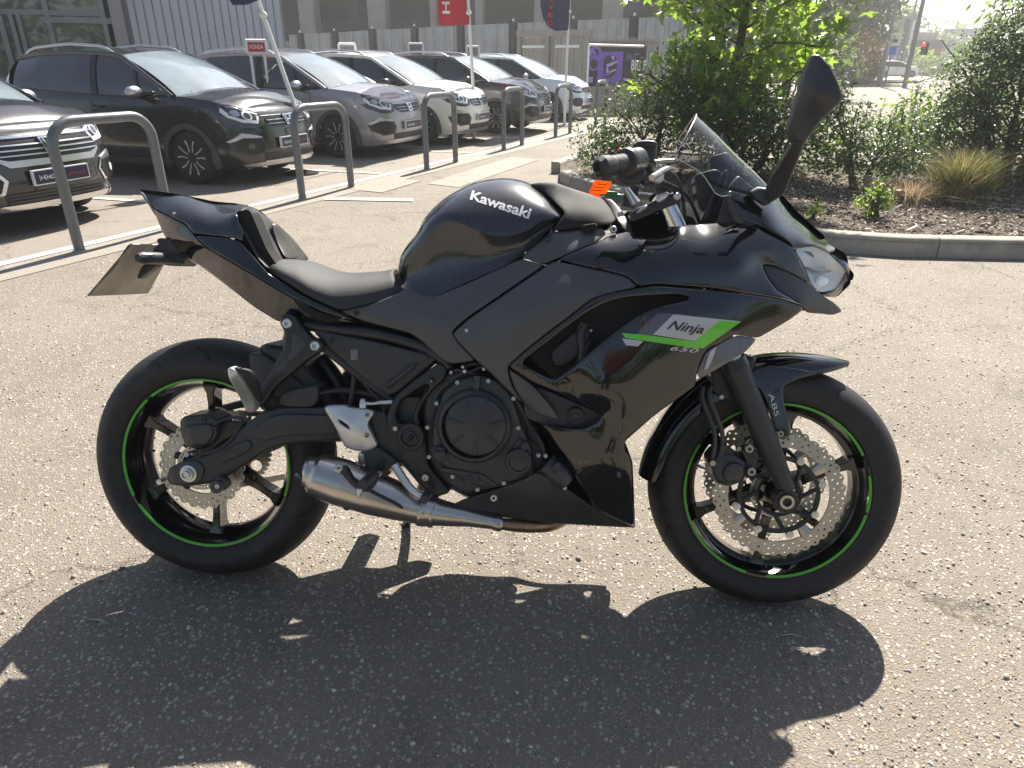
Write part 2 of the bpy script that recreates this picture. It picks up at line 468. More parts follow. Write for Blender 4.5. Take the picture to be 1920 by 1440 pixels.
kerb_run(KERB, parent=kerb)
kerb_run(list(reversed(BACK)), parent=kerb)
# bark chips
def slivers(n, poly, z0, L=0.03):
    poly = np.array(poly); mn, mx = poly.min(0), poly.max(0)
    q = rng.uniform(mn, mx, (n * 2, 2)); 
    x, y = q[:, 0], q[:, 1]; ok = np.zeros(len(q), bool); j = len(poly) - 1
    for i in range(len(poly)):
        xi, yi = poly[i]; xj, yj = poly[j]
        ok ^= ((yi > y) != (yj > y)) & (x < (xj - xi) * (y - yi) / (yj - yi + 1e-12) + xi); j = i
    q = q[ok][:n]; n = len(q)
    a = rng.uniform(0, 2 * np.pi, n); l = L * rng.lognormal(0, 0.45, n); w = l * rng.uniform(0.15, 0.45, n); t = rng.normal(0, 0.35, n); r = rng.normal(0, 0.5, n)
    u = np.stack([np.cos(a) * np.cos(t), np.sin(a) * np.cos(t), np.sin(t)], 1); v = np.stack([-np.sin(a) * np.cos(r), np.cos(a) * np.cos(r), np.sin(r)], 1)
    c = np.concatenate([q, (z0 + rng.uniform(0.0, 0.018, n))[:, None]], 1)
    l, w = l[:, None] / 2, w[:, None] / 2
    V = np.stack([c - u * l - v * w * .6, c + u * l * .9 - v * w, c + u * l + v * w * .5, c - u * l * .8 + v * w], 1)
    nn = np.cross(u, v) * 0.003; V = np.concatenate([V, V + nn[:, None]], 1)
    F = np.array([(0, 3, 2, 1), (4, 5, 6, 7), (0, 1, 5, 4), (1, 2, 6, 5), (2, 3, 7, 6), (3, 0, 4, 7)])[None] + (np.arange(n) * 8)[:, None, None]
    return V.reshape(-1, 3), F.reshape(-1, 4)
def island_mat(name, stops, rough=0.8, trans=0.0, bump=0.0):
    m, nt, b = nodes_of(name)
    ge = nd(nt, 'ShaderNodeNewGeometry'); r = ramp(nt, ge.outputs['Random Per Island'], stops)
    lk(nt, r.outputs[0], b.inputs['Base Color']); b.inputs['Roughness'].default_value = rough
    if trans:
        out = nt.nodes['Material Output']; tl_ = nd(nt, 'ShaderNodeBsdfTranslucent')
        hs = nd(nt, 'ShaderNodeHueSaturation'); hs.inputs['Hue'].default_value = 0.478; hs.inputs['Saturation'].default_value = 1.1; hs.inputs['Value'].default_value = 2.7
        lk(nt, r.outputs[0], hs.inputs['Color']); lk(nt, hs.outputs[0], tl_.inputs[0])
        mx = nd(nt, 'ShaderNodeMixShader'); mx.inputs[0].default_value = trans
        lk(nt, b.outputs[0], mx.inputs[1]); lk(nt, tl_.outputs[0], mx.inputs[2]); lk(nt, mx.outputs[0], out.inputs[0])
    return m
V, F = slivers(15000, [(0.3, 6.2), (2.1, 3.85), (2.6, 3.76), (6.0, 3.88), (7.5, 4.1), (7.0, 6.2), (3.4, 6.6), (1.0, 7.0)], 0.105)
o = fast_obj('bark_chips', V, F, island_mat('bark_chip', [(0.0, (0.05, 0.038, 0.030)), (0.35, (0.15, 0.118, 0.092)), (0.65, (0.27, 0.225, 0.185)), (0.9, (0.42, 0.37, 0.32)), (1.0, (0.52, 0.47, 0.41))], 0.85))
tag(o, 'bark chips covering the planting bed behind the kerb', 'mulch', kind='stuff')
# ================================================================== parked cars
def car_paint(name, col, metal=0.35, rough=0.32):
    m, nt, b = nodes_of(name)
    n = noise(nt, 1400, 2, 0.5)
    r = ramp(nt, n.outputs['Fac'], [(0.4, col), (0.7, tuple(min(1, c * 1.35 + 0.004) for c in col))]); lk(nt, r.outputs[0], b.inputs['Base Color'])
    d = noise(nt, 3.0, 4, 0.6)   # dust film
    mr = nd(nt, 'ShaderNodeMapRange'); mr.inputs['To Min'].default_value = rough * 0.8; mr.inputs['To Max'].default_value = rough * 1.3
    lk(nt, d.outputs['Fac'], mr.inputs['Value']); lk(nt, mr.outputs[0], b.inputs['Roughness'])
    b.inputs['Metallic'].default_value = metal; b.inputs['Coat Weight'].default_value = 0.9; b.inputs['Coat Roughness'].default_value = 0.04
    return m
CP_BLACK = car_paint('car_black', (0.010, 0.011, 0.014), 0.0, 0.22)
CP_BLACK2 = car_paint('car_blue_black', (0.014, 0.015, 0.021), 0.0, 0.22)
CP_GREY = car_paint('car_grey', (0.30, 0.285, 0.305), 0.35)
CP_WHITE = car_paint('car_pearl_white', (0.74, 0.72, 0.66), 0.05)
CP_BROWN = car_paint('car_graphite', (0.035, 0.033, 0.036), 0.2, 0.26)
CP_ICE = car_paint('car_ice_blue', (0.62, 0.74, 0.84), 0.05)
def car_glass():
    m, nt, b = nodes_of('car_glass')
    n = noise(nt, 1.6, 4, 0.6); r = ramp(nt, n.outputs['Fac'], [(0.35, (0.010, 0.012, 0.014)), (0.7, (0.035, 0.042, 0.048))])
    lk(nt, r.outputs[0], b.inputs['Base Color']); b.inputs['Roughness'].default_value = 0.05; b.inputs['Specular IOR Level'].default_value = 0.7
    b.inputs['Coat Weight'].default_value = 1.0; b.inputs['Coat Roughness'].default_value = 0.01
    return m
CGLASS = car_glass()
CSCREEN = mat('car_windscreen', (0.26, 0.31, 0.34), 0.05, var=0.3, nscale=1.5, coat=1.0, coat_rough=0.01, spec=0.9)  # pale blue base puts the sky's reflection into the colour
CPLAST = mat('car_cladding', (0.055, 0.055, 0.060), 0.6, var=0.15, bump=0.3, bscale=600)
CTRIM = mat('car_black_trim', (0.012, 0.012, 0.013), 0.3, var=0.1)
CSILV = mat('car_silver_trim', (0.60, 0.60, 0.62), 0.32, metal=0.9, var=0.05)
CCHR = mat('car_chrome', (0.78, 0.78, 0.79), 0.12, metal=1.0, var=0.03)
CTYRE = mat('car_tyre', (0.020, 0.020, 0.021), 0.75, var=0.2)
CDRL = mat('lamp_white', (0.80, 0.82, 0.85), 0.2, var=0.05, coat=0.6)
CLAMP = mat('lamp_dark', (0.045, 0.05, 0.06), 0.08, var=0.3, nscale=12, coat=1.0)
NAVY = mat('plate_navy', (0.012, 0.017, 0.060), 0.35, var=0.05)
PWHITE = mat('plate_white', (0.75, 0.75, 0.76), 0.4, var=0.03)
PRED = mat('plate_red', (0.45, 0.03, 0.04), 0.4, var=0.03)

def lin(x, xs, ys): return float(np.interp(x, xs, ys))
def make_car(variant=0):
    root = empty('parked_car')
    # plan outline of the right half from the nose to the tail
    ctl = [(0, 0), (-.004, .14), (-.015, .30), (-.045, .46), (-.10, .60), (-.19, .71), (-.33, .785), (-.55, .825), (-.85, .842), (-1.3, .846), (-2.0, .848), (-2.8, .846), (-3.3, .835), (-3.65, .80), (-3.88, .72), (-4.00, .58), (-4.06, .36), (-4.08, 0)]
    pl = smooth_path([(x, y, 0) for x, y in ctl], 6)
    pl = [(p[0], max(p[1], 0.0)) for p in pl]
    n = len(pl)
    T = [0, .06, .16, .28, .42, .56, .68, .78, .86, .92, .97, 1.0]
    zsx = [-4.1, -3.8, -3.3, -2.5, -1.5, -1.1, -.9, -.5, -.2, -.1, 0]; zsy = [.97, 1.03, 1.04, 1.00, .965, .985, .985, .945, .870, .835, .81]
    rows = []
    for j, t in enumerate(T):
        r = []
        for i, (x, y) in enumerate(pl):
            a = pl[max(i - 1, 0)]; b = pl[min(i + 1, n - 1)]
            tx, ty = b[0] - a[0], b[1] - a[1]; L = math.hypot(tx, ty) or 1
            nx, ny = ty / L, -tx / L       # outward
            if i == 0: nx, ny = 1, 0
            if i == n - 1: nx, ny = -1, 0
            zb = lin(x, [-4.1, -3.9, -3.4, -.9, -.35, 0], [.30, .22, .20, .20, .19, .205]); z = zb + (lin(x, zsx, zsy) - zb) * t
            side = lin(t, [0, .1, .25, .5, .72, .9, 1], [.07, .035, .012, .0, .012, .022, .06])
            nose = lin(z, [.19, .26, .36, .50, .62, .72, .79, .86], [.075, .025, .0, .008, .025, .05, .095, .155])
            w = max(0, nx) ** 1.5; k = nose * w + side * (1 - w)
            r.append((x - nx * k, -(y - ny * k) if y > 1e-6 else 0.0, z))
        rows.append(r)
    V = []; F = []; nj = len(T)
    for r in rows:
        V += r
    right = list(range(n))
    def idx(j, i): return j * n + i
    arch = [(-.85, .325), (-3.29, .325)]
    for j in range(nj - 1):
        for i in range(n - 1):
            c = np.mean([rows[j][i], rows[j][i + 1], rows[j + 1][i], rows[j + 1][i + 1]], axis=0)
            if any(math.hypot(c[0] - ax, c[2] - .31) < ar for ax, ar in arch) and abs(c[1]) > .6: continue
            F.append((idx(j, i), idx(j + 1, i), idx(j + 1, i + 1), idx(j, i + 1)))
    m0 = len(V)
    V += [(x, -y, z) for x, y, z in V]
    F += [tuple(m0 + k for k in reversed(f)) for f in F]
    top = rows[-1]
    body = mesh_obj('body', V, F, CP_BLACK, root, 40)
    body['paint'] = 1
    # bonnet
    ih = [i for i in range(n) if top[i][0] > -1.00]; ih_end = ih[-1]
    M = 17; HV = []; HF = []
    for k, i in enumerate(ih):
        x, y, z = top[i]
        s = k / (len(ih) - 1)
        for v in np.linspace(-1, 1, M):
            cr = (1 - v * v) * min(1, max(0, (-x - .155)) / .35)
            HV.append((x + .17 * (1 - v * v) * s ** 3, -v * y, z + .075 * cr - .012 * math.exp(-((abs(v) - .72) / .09) ** 2) * min(1, s * 2)))
    for k in range(len(ih) - 1):
        for j in range(M - 1): HF.append((k * M + j, k * M + j + 1, (k + 1) * M + j + 1, (k + 1) * M + j))
    hood = mesh_obj('bonnet', HV, HF, CP_BLACK, root, 50); hood['paint'] = 1
    cowl = HV[-M:]
    # windscreen, roof
    RFX = [-1.72 - .17 * v * v for v in np.linspace(-1, 1, M)]
    rf = [(RFX[k], v * .575, 1.475 - .055 * v * v) for k, v in enumerate(np.linspace(-1, 1, M))]
    cw = [(p[0] - .01, (1 if q == 0 else 1) * p[1] * .94, p[2] + .004) for q, p in enumerate(cowl)]
    if (cw[0][1] > 0) != (rf[0][1] > 0): rf = rf[::-1]
    def patch(name, A, B, m, k=10, bulge=(0, 0, 0), paint=False):
        V = []; F = []
        for a in range(k + 1):
            t = a / k
            for p, q in zip(A, B):
                w = 4 * t * (1 - t)
                V.append(tuple(p[c] + (q[c] - p[c]) * t + bulge[c] * w for c in range(3)))
        mm = len(A)
        for a in range(k):
            for j in range(mm - 1): F.append((a * mm + j, a * mm + j + 1, (a + 1) * mm + j + 1, (a + 1) * mm + j))
        o = mesh_obj(name, V, F, m, root, 50)
        if paint: o['paint'] = 1
        return o
    ws = patch('windscreen', cw, rf, CSCREEN, 10, (.035, 0, .03))
    rr_ = [(-3.62 + .05 * (p[1] / .575) ** 2, p[1] * .93, 1.435 - .05 * (p[1] / .575) ** 2) for p in rf]
    roof = patch('roof', rf, rr_, CP_BLACK, 12, (0, 0, .055), True)
    # rear end
    tail = [top[i] for i in range(n) if top[i][0] < -3.62]
    tl = tail + [(p[0], -p[1], p[2]) for p in reversed(tail[:-1])]
    def resamp(L, k):
        A = np.array(L); d = np.r_[0, np.cumsum(np.linalg.norm(np.diff(A, axis=0), axis=1))]
        return [tuple(np.interp(t, d, A[:, c]) for c in range(3)) for t in np.linspace(0, d[-1], k)]
    tl = resamp(tl, M)
    if (tl[0][1] > 0) != (rr_[0][1] > 0): tl = tl[::-1]
    patch('tailgate', rr_, tl, CP_BLACK, 8, (-.08, 0, .04), True)
    # side glazing and pillars, both sides
    for s in (-1, 1):
        xs = np.linspace(-1.04, -3.58, 34)
        def belt(x):
            i = min(range(n), key=lambda q: abs(top[q][0] - x) + (0 if q < n * .8 else 9)); return (x, s * (abs(np.interp(-x, [-t[0] for t in top], [abs(t[1]) for t in top])) - .004), float(np.interp(-x, [-t[0] for t in top], [t[2] for t in top])))
        def eave(x):
            if x > -1.90:
                t = (x + 1.00) / (-1.90 + 1.00); t = max(0, min(1, t))
                y0, z0 = .80, .975; return (x, s * (y0 + (.575 - y0) * t ** 1.05), z0 + (1.42 - z0) * t ** .96)
            return (x, s * lin(x, [-3.62, -3.2, -1.90], [.535, .575, .578]), lin(x, [-3.62, -3.2, -2.6, -1.90], [1.385, 1.43, 1.450, 1.42]))
        B = [belt(x) for x in xs]; E = [eave(x) for x in xs]
        V = []; F = []; K = 7
        for b, e in zip(B, E):
            for k in range(K):
                t = k / (K - 1); w = 4 * t * (1 - t)
                V.append((b[0], b[1] + (e[1] - b[1]) * t + s * .03 * w, b[2] + (e[2] - b[2]) * t))
        for i in range(len(xs) - 1):
            for k in range(K - 1):
                f = (i * K + k, (i + 1) * K + k, (i + 1) * K + k + 1, i * K + k + 1)
                F.append(f if s < 0 else tuple(reversed(f)))
        split = [f for f in F if V[f[0]][0] > -3.20]; rest = [f for f in F if V[f[0]][0] <= -3.20]
        def used_only(V, F):
            k = sorted({i for f in F for i in f}); m_ = {a: b for b, a in enumerate(k)}
            return [V[i] for i in k], [tuple(m_[i] for i in f) for f in F]
        mesh_obj('side_window', *used_only(V, split), CGLASS, root, 50)
        q = mesh_obj('rear_pillar', *used_only(V, rest), CP_BLACK, root, 50); q['paint'] = 1
        def strip(name, x0, x1, w, m, paint=False, off=.012):
            V2 = []; F2 = []
            for k in range(K):
                t = k / (K - 1); ww = 4 * t * (1 - t)
                x = x0 + (x1 - x0) * t
                b, e = belt(x), eave(x)
                for dx in (-w, w):
                    V2.append((x + dx, b[1] + (e[1] - b[1]) * t + s * (.03 * ww + off), b[2] + (e[2] - b[2]) * t))
            for k in range(K - 1): F2.append((2 * k, 2 * k + 1, 2 * k + 3, 2 * k + 2))
            o = mesh_obj(name, V2, F2, m, root, None)
            if paint: o['paint'] = 1
        strip('pillar', -2.18, -2.28, .045, CTRIM); strip('pillar', -1.42, -1.62, .022, CTRIM)
        # roof edge with A-pillar, and its rail
        ap = [(-1.00, s * .80, .975)] + [eave(x) for x in np.linspace(-1.15, -3.6, 18)]
        o = mesh_obj('roof_edge', *tube_geo([(p[0], p[1] + s * .002, p[2] + .006) for p in ap], [.026] + [.030] * 18, 8), CP_BLACK, root, 60); o['paint'] = 1
        rl = [(x, s * .555, lin(x, [-3.45, -3.3, -2.7, -2.15, -2.0], [1.43, 1.50, 1.545, 1.515, 1.45])) for x in np.linspace(-2.0, -3.45, 16)]
        o = mesh_obj('roof_rail', *tube_geo(rl, [.012] + [.020] * 14 + [.012], 8), CSILV, root, 60)
        # black window sill line, door seams, handles
        mesh_obj('sill_trim', *tube_geo([(belt(x)[0], belt(x)[1] + s * .006, belt(x)[2]) for x in np.linspace(-1.12, -3.4, 14)], .010, 6), CTRIM, root, 60)
    # details are laid on the body with rays from the front or the side
    allV = [v.co.copy() for v in body.data.vertices] + [v.co.copy() for v in hood.data.vertices]
    nb = len(body.data.vertices)
    bv = BVHTree.FromPolygons(allV, [tuple(p.vertices) for p in body.data.polygons] + [tuple(k + nb for k in p.vertices) for p in hood.data.polygons])
    def lay(name, poly, m, face='front', s=1, off=.008, thick=.02, parent=root, grid=.05, rn=True):
        O = np.array(poly, float); res = []
        for i in range(len(O)):
            a, b = O[i], O[(i + 1) % len(O)]; k = max(1, int(np.linalg.norm(b - a) / .035)); res += [a + (b - a) * q / k for q in range(k)]
        O = np.array(res); nO = len(O)
        mn, mx = O.min(0), O.max(0)
        gx, gy = np.meshgrid(np.arange(mn[0], mx[0], grid), np.arange(mn[1], mx[1], grid)); g_ = np.stack([gx.ravel(), gy.ravel()], 1)
        def ins(q):
            x, y = q[:, 0], q[:, 1]; ok = np.zeros(len(q), bool); j = nO - 1
            for i in range(nO):
                xi, yi = O[i]; xj, yj = O[j]
                ok ^= ((yi > y) != (yj > y)) & (x < (xj - xi) * (y - yi) / (yj - yi + 1e-12) + xi); j = i
            return ok
        g_ = g_[ins(g_)] if len(g_) else g_
        if len(g_): g_ = g_[np.min(np.linalg.norm(g_[:, None] - O[None], axis=2), axis=1) > .012]
        A = np.concatenate([O, g_]) if len(g_) else O
        rv, re, rf2, *_x = delaunay_2d_cdt([Vector((float(a[0]), float(a[1]))) for a in A], [(i, (i + 1) % nO) for i in range(nO)], [], 0, 1e-6)
        Q = np.array([(v.x, v.y) for v in rv]); Tt = np.array([f for f in rf2 if len(f) == 3]); Tt = Tt[ins(Q[Tt].mean(1))]
        Vv = []; Vb = []
        last = None
        for a in Q:
            if face == 'front': o_, d_ = Vector((1, float(a[0]), float(a[1]))), Vector((-1, 0, 0))
            else: o_, d_ = Vector((float(a[0]), s * 2.0, float(a[1]))), Vector((0, -s, 0))
            h = bv.ray_cast(o_, d_)
            p = h[0] if h[0] is not None else (Vector((-.5, a[0], a[1])) if face == 'front' else Vector((a[0], s * .84, a[1])))
            Vv.append(tuple(p - d_ * off)); Vb.append(tuple(p + d_ * thick))
        nV = len(Vv); FF = []
        cnt = {}
        for a, b, c in Tt:
            nn = (Vector(Vv[b]) - Vector(Vv[a])).cross(Vector(Vv[c]) - Vector(Vv[a]))
            dd = Vector((1, 0, 0)) if face == 'front' else Vector((0, s, 0))
            if nn.dot(dd) < 0: b, c = c, b
            FF.append((a, b, c)); cnt.update({(a, b): 1, (b, c): 1, (c, a): 1})
        for (a, b) in cnt:
            if (b, a) not in cnt: FF.append((b, a, a + nV, b + nV))
        return mesh_obj(name, Vv + Vb, FF, m, parent, 35)
    def layf(name, poly, m, **kw): return lay(name, [(a, b + (.055 if b > .54 else .02)) for a, b in poly], m, **kw)
    # --- front
    if variant == 0:
        gr = layf('grille', [(-.40, .715), (-.36, .63), (-.25, .595), (.25, .595), (.36, .63), (.40, .715)], CTRIM, off=.012)
        for z in (.628, .668): layf('grille_bar', [(-.37, z + .003), (.37, z + .003), (.36, z - .002), (-.36, z - .002)], CSILV, parent=gr, off=.020, thick=.0)
        layf('grille_trim', [(-.41, .722), (.41, .722), (.41, .716), (-.41, .716)], CSILV, parent=gr, off=.018, thick=.0)
    else:
        gr = layf('grille', [(-.52, .73), (-.50, .61), (-.38, .555), (.38, .555), (.50, .61), (.52, .73)], CTRIM, off=.012)
        for z in (.592, .632, .672): layf('grille_bar', [(-.50, z + .007), (.50, z + .007), (.49, z - .003), (-.49, z - .003)], CSILV, parent=gr, off=.022, thick=.0)
        layf('grille_trim', [(-.53, .745), (.53, .745), (.52, .725), (-.52, .725)], CCHR, parent=gr, off=.024, thick=.0)
        layf('grille_trim', [(-.50, .575), (-.40, .54), (.40, .54), (.50, .575), (.49, .59), (.39, .556), (-.39, .556), (-.49, .59)], CSILV, parent=gr, off=.024, thick=.0)
    em = layf('emblem', [(-.072, .715), (-.055, .612), (.055, .612), (.072, .715)], CTRIM, parent=gr, off=.028)
    def bar(pts): return layf('emblem_bar', pts, CCHR, parent=gr, off=.036, thick=.0)
    bar([(-.078, .722), (.078, .722), (.076, .710), (-.076, .710)]); bar([(-.060, .618), (.060, .618), (.058, .606), (-.058, .606)])
    for s in (-1, 1):
        bar([(s * .078, .722), (s * .066, .722), (s * .050, .606), (s * .060, .606)])
        bar([(s * .048, .705), (s * .030, .705), (s * .022, .626), (s * .036, .626)])
    bar([(-.03, .672), (.03, .672), (.03, .656), (-.03, .656)])
    for s in (-1, 1):
        q = [(.38, .700), (.46, .760), (.58, .815), (.70, .858), (.785, .862), (.800, .76), (.770, .665), (.68, .605), (.53, .590), (.43, .620)]
        hl = layf('headlight', [(s * a, b) for a, b in q], CLAMP, off=.010)
        for pts in ([(.50, .638), (.66, .655), (.748, .712), (.748, .742), (.65, .690), (.50, .672)], [(.50, .638), (.50, .672), (.478, .725), (.452, .715)], [(.748, .712), (.768, .77), (.755, .815), (.735, .755)]):
            layf('light_bar', [(s * a, b) for a, b in pts], CDRL, parent=hl, off=.017, thick=0)
        def cpoly(cy, cz, r, k=14, up=0.0): return [(s * cy + r * math.cos(2 * math.pi * i / k), cz + r * math.sin(2 * math.pi * i / k)) for i in range(k)]
        layf('projector', cpoly(.585, .728, .050), CDRL, parent=hl, off=.018, thick=0); layf('projector_glass', cpoly(.585, .728, .034), CLAMP, parent=hl, off=.022, thick=0)
        layf('projector', cpoly(.685, .758, .036), CSILV, parent=hl, off=.018, thick=0)
        layf('lamp_brow', [(s * a, b) for a, b in [(.45, .745), (.60, .800), (.72, .836), (.72, .822), (.60, .785), (.46, .732)]], CSILV, parent=hl, off=.017, thick=0)
        pod = layf('fog_pod', [(s * a, b) for a, b in [(.44, .44), (.50, .525), (.70, .535), (.785, .48), (.765, .38), (.66, .315), (.49, .335)]], CPLAST if variant == 0 else CCHR, off=.012)
        layf('pod_recess', [(s * a, b) for a, b in [(.475, .44), (.525, .505), (.69, .513), (.755, .47), (.74, .39), (.65, .340), (.515, .355)]], CTRIM, parent=pod, off=.018, thick=0)
        layf('pod_trim', [(s * a, b) for a, b in [(.50, .533), (.70, .543), (.79, .485), (.778, .472), (.70, .526), (.505, .517)]], CSILV, parent=pod, off=.02, thick=0)
        layf('fog_lamp', cpoly(.64, .43, .035), CLAMP if variant == 0 else CDRL, parent=pod, off=.022, thick=0)
    lay('lower_grille', [(-.50, .36), (.50, .36), (.47, .27), (-.47, .27)], CTRIM, off=.008)
    for z in (.290, .318, .346): lay('lower_slat', [(-.47, z + .006), (.47, z + .006), (.46, z - .006), (-.46, z - .006)], CPLAST, off=.016, thick=0)
    lay('front_skid', [(-.70, .245), (-.50, .262), (.50, .262), (.70, .245), (.66, .21), (-.66, .21)], CSILV if variant == 0 else CCHR, off=.014)
    if variant == 0:
        lay('bumper_trim', [(-.48, .272), (.48, .272), (.48, .256), (-.48, .256)], CSILV, off=.02, thick=0)
    pz = .465
    pp = lay('show_plate', [(-.272, pz - .062), (.272, pz - .062), (.272, pz + .062), (-.272, pz + .062)], PWHITE, off=.030, thick=.0)
    px_ = max(v.co.x for v in pp.data.vertices) + .012
    for v in pp.data.vertices: v.co.x = px_ - (.006 if v.index < len(pp.data.vertices) // 2 else .03)
    def flat(name, y0, y1, z0, z1, m, dx, par): return mesh_obj(name, [(px_ + dx, y0, z0), (px_ + dx, y1, z0), (px_ + dx, y1, z1), (px_ + dx, y0, z1)], [(0, 1, 2, 3)], m, par, None)
    flat('plate_field', -.260, .260, pz - .052, pz + .052, NAVY, -.003, pp)
    for txt, y0, y1, m, h in (('HONDA', -.15, .03, PWHITE, .034), ('APPROVED', .05, .23, PRED, .024)):
        Tx, Fx = text_geo(txt, bold=0.02 if txt == 'HONDA' else 0.0)
        mesh_obj('plate_text', [(px_ - .001, y0 + (y1 - y0) * u, pz - h / 2 - .004 + h * v) for u, v in Tx], Fx, m, pp, None)
    for a0, b0, c0, d0 in ((-.206, -.200, -.020, .014), (-.178, -.172, -.020, .014), (-.206, -.172, -.006, .000), (-.219, -.214, -.026, .020), (-.166, -.160, -.026, .020)):
        flat('plate_emblem', a0, b0, pz + c0, pz + d0, PWHITE, -.0012, pp)
    # --- sides: cladding, seams, handles, mirrors
    for s in (-1, 1):
        lay('sill_cladding', [(-1.14, .205), (-2.95, .205), (-2.95, .285), (-1.14, .285)], CPLAST, 'side', s, off=.018)
        for ax in (-.85, -3.29):
            A = [(ax + .325 * math.cos(R_(a)), .31 + .325 * math.sin(R_(a))) for a in range(-18, 199, 9)]
            B = [(ax + .385 * math.cos(R_(a)), .31 + .385 * math.sin(R_(a))) for a in range(198, -19, -9)]
            lay('arch_cladding', A + B, CPLAST, 'side', s, off=.016, thick=.05, grid=.06)
        for x in (-1.28, -2.24, -3.02):
            lay('door_seam', [(x, .30), (x + .008, .30), (x + .008, .93), (x, .93)], CTRIM, 'side', s, off=.002, thick=0)
        for x in (-2.05, -2.90):
            lay('door_handle', [(x, .845), (x - .17, .855), (x - .17, .880), (x, .872)], CTRIM if variant == 0 else CCHR, 'side', s, off=.028)
        mb = MB(); 
        for a in np.linspace(-1, 1, 9):
            pass
        MS = []; MF = []
        for i in range(9):
            th = math.pi * i / 8
            for k in range(14):
                ph = 2 * math.pi * k / 14
                MS.append((-1.40 + .075 * math.cos(th) * .9, s * (.96 + .115 * math.sin(th) * math.cos(ph)), 1.03 + .072 * math.sin(th) * math.sin(ph) * (1.0 if math.sin(ph) > 0 else .85)))
        for i in range(8):
            for k in range(14): MF.append((i * 14 + k, i * 14 + (k + 1) % 14, (i + 1) * 14 + (k + 1) % 14, (i + 1) * 14 + k))
        mr_ = mesh_obj('door_mirror', MS, MF, CSILV, root, 60); mr_['mirror'] = 1
        mesh_obj('mirror_base', *tube_geo([(-1.40, s * .80, .965), (-1.41, s * .90, .985), (-1.41, s * .96, .99)], [.03, .025, .04], 8), CTRIM, mr_, 50)
    mesh_obj('wiper', *tube_geo([(-.95, -.55, 1.030), (-.89, -.1, 1.068), (-.92, .1, 1.070)], .010, 6), CTRIM, root, 50)
    mesh_obj('wiper', *tube_geo([(-.91, .05, 1.070), (-.94, .50, 1.034)], .010, 6), CTRIM, root, 50)
    # dark underbody and wheel wells
    mb = MB(); mb.box((-2.04, 0, .33), (3.5, 1.18, .26)); mb.build('underbody', CTRIM, root, None)
    # wheels
    for ax in (-.85, -3.29):
        for s in (-1, 1):
            pr = [(.20, -.09), (.255, -.098), (.29, -.092), (.307, -.07), (.311, 0), (.307, .07), (.29, .092), (.20, .09)]
            V, F = lathe_geo([(r, s * -y) for r, y in pr] if s > 0 else pr, 36, 'y')
            w = mesh_obj('wheel', V, F, CTYRE, root, 50, loc=(ax, s * .735, .31))
            V, F = lathe_geo([(.212, s * .092), (.205, s * .096), (.196, s * .085), (.190, s * .03), (.185, s * .0), (.0001, s * .0)], 36, 'y')
            mesh_obj('rim', V, F, CTRIM, w, 40)
            for k in range(5):
                a = 2 * math.pi * k / 5 + .3
                for da in (-.20, .20):
                    p0 = (.05 * math.cos(a + da * 2), s * .080, .05 * math.sin(a + da * 2)); p1 = (.14 * math.cos(a + da * 1.25), s * .086, .14 * math.sin(a + da * 1.25)); p2 = (.203 * math.cos(a + da * 1.55), s * .090, .203 * math.sin(a + da * 1.55))
                    mesh_obj('spoke', *tube_geo([p0, p1, p2], [.013, .011, .014], 6), CSILV, w, 40)
            V, F = lathe_geo([(.055, s * .07), (.05, s * .088), (.03, s * .092), (.0001, s * .093)], 20, 'y')
            mesh_obj('hub_cap', V, F, CTRIM, w, 40)
    return root

def set_paint(o, paint, mirror):
    for c in o.children:
        tgt = paint if c.get('paint') else (mirror if c.get('mirror') else None)
        if tgt is not None:
            c.material_slots[0].link = 'OBJECT'; c.material_slots[0].material = tgt
        if c.get('paint') is not None: del c['paint']
        if c.get('mirror') is not None: del c['mirror']
car_a = make_car(0); car_b = make_car(1)
CS = 0.91
CARS = [((47, 348), (175, 326), CP_BLACK2, CSILV, 'black hatchback with a wide chrome grille, cut off by the left edge', 1),
        ((517, 276), (580, 265), CP_BLACK, CSILV, 'black hatchback with silver door mirrors beside the chrome-grilled car', 0),
        ((752, 243), (792, 233), CP_GREY, CSILV, 'metallic grey hatchback with silver mirrors, behind the second hoop barrier', 0),
        ((891, 226), (918, 219), CP_WHITE, CP_BROWN, 'pearl white hatchback with dark mirrors, behind the third hoop barrier', 0),
        ((1017, 211), (1035, 205), CP_BROWN, CP_BROWN, 'dark graphite hatchback between the white and the ice blue hatchbacks', 0),
        ((1097, 194), (1110, 189), CP_ICE, CSILV, 'ice blue hatchback at the far end of the row by the wooden gate', 0)]
used = set()
placed = []
for k, (pa, pb, paint, mir, label, var) in enumerate(CARS):
    src = car_b if var else car_a
    copy = bool(var in used)
    c = copy_tree(src) if copy else src
    used.add(var); placed.append((c, paint, mir, pa, pb, label))
for k, (c, paint, mir, pa, pb, label) in enumerate(placed):
    mid = (G(*pa, .385) + G(*pb, .385)) / 2
    c.scale = (CS,) * 3
    c.rotation_euler = (0, 0, R_(-15))
    c.location = (mid[0], mid[1], 0.004)
    tag(c, label, 'car', 'hatchbacks parked in a row')
for (c, paint, mir, *_r) in placed: set_paint(c, paint, mir)
# ================================================================== hoops, flags, fences, buildings
def pos(px, D, py=116.0):
    d = ray(px, py); h = math.hypot(d[0], d[1]); return np.array([CAM_POS[0] + d[0] / h * D, CAM_POS[1] + d[1] / h * D, 0.0])
def zat(px, py, D):
    d = ray(px, py); h = math.hypot(d[0], d[1]); return CAM_POS[2] + d[2] / h * D

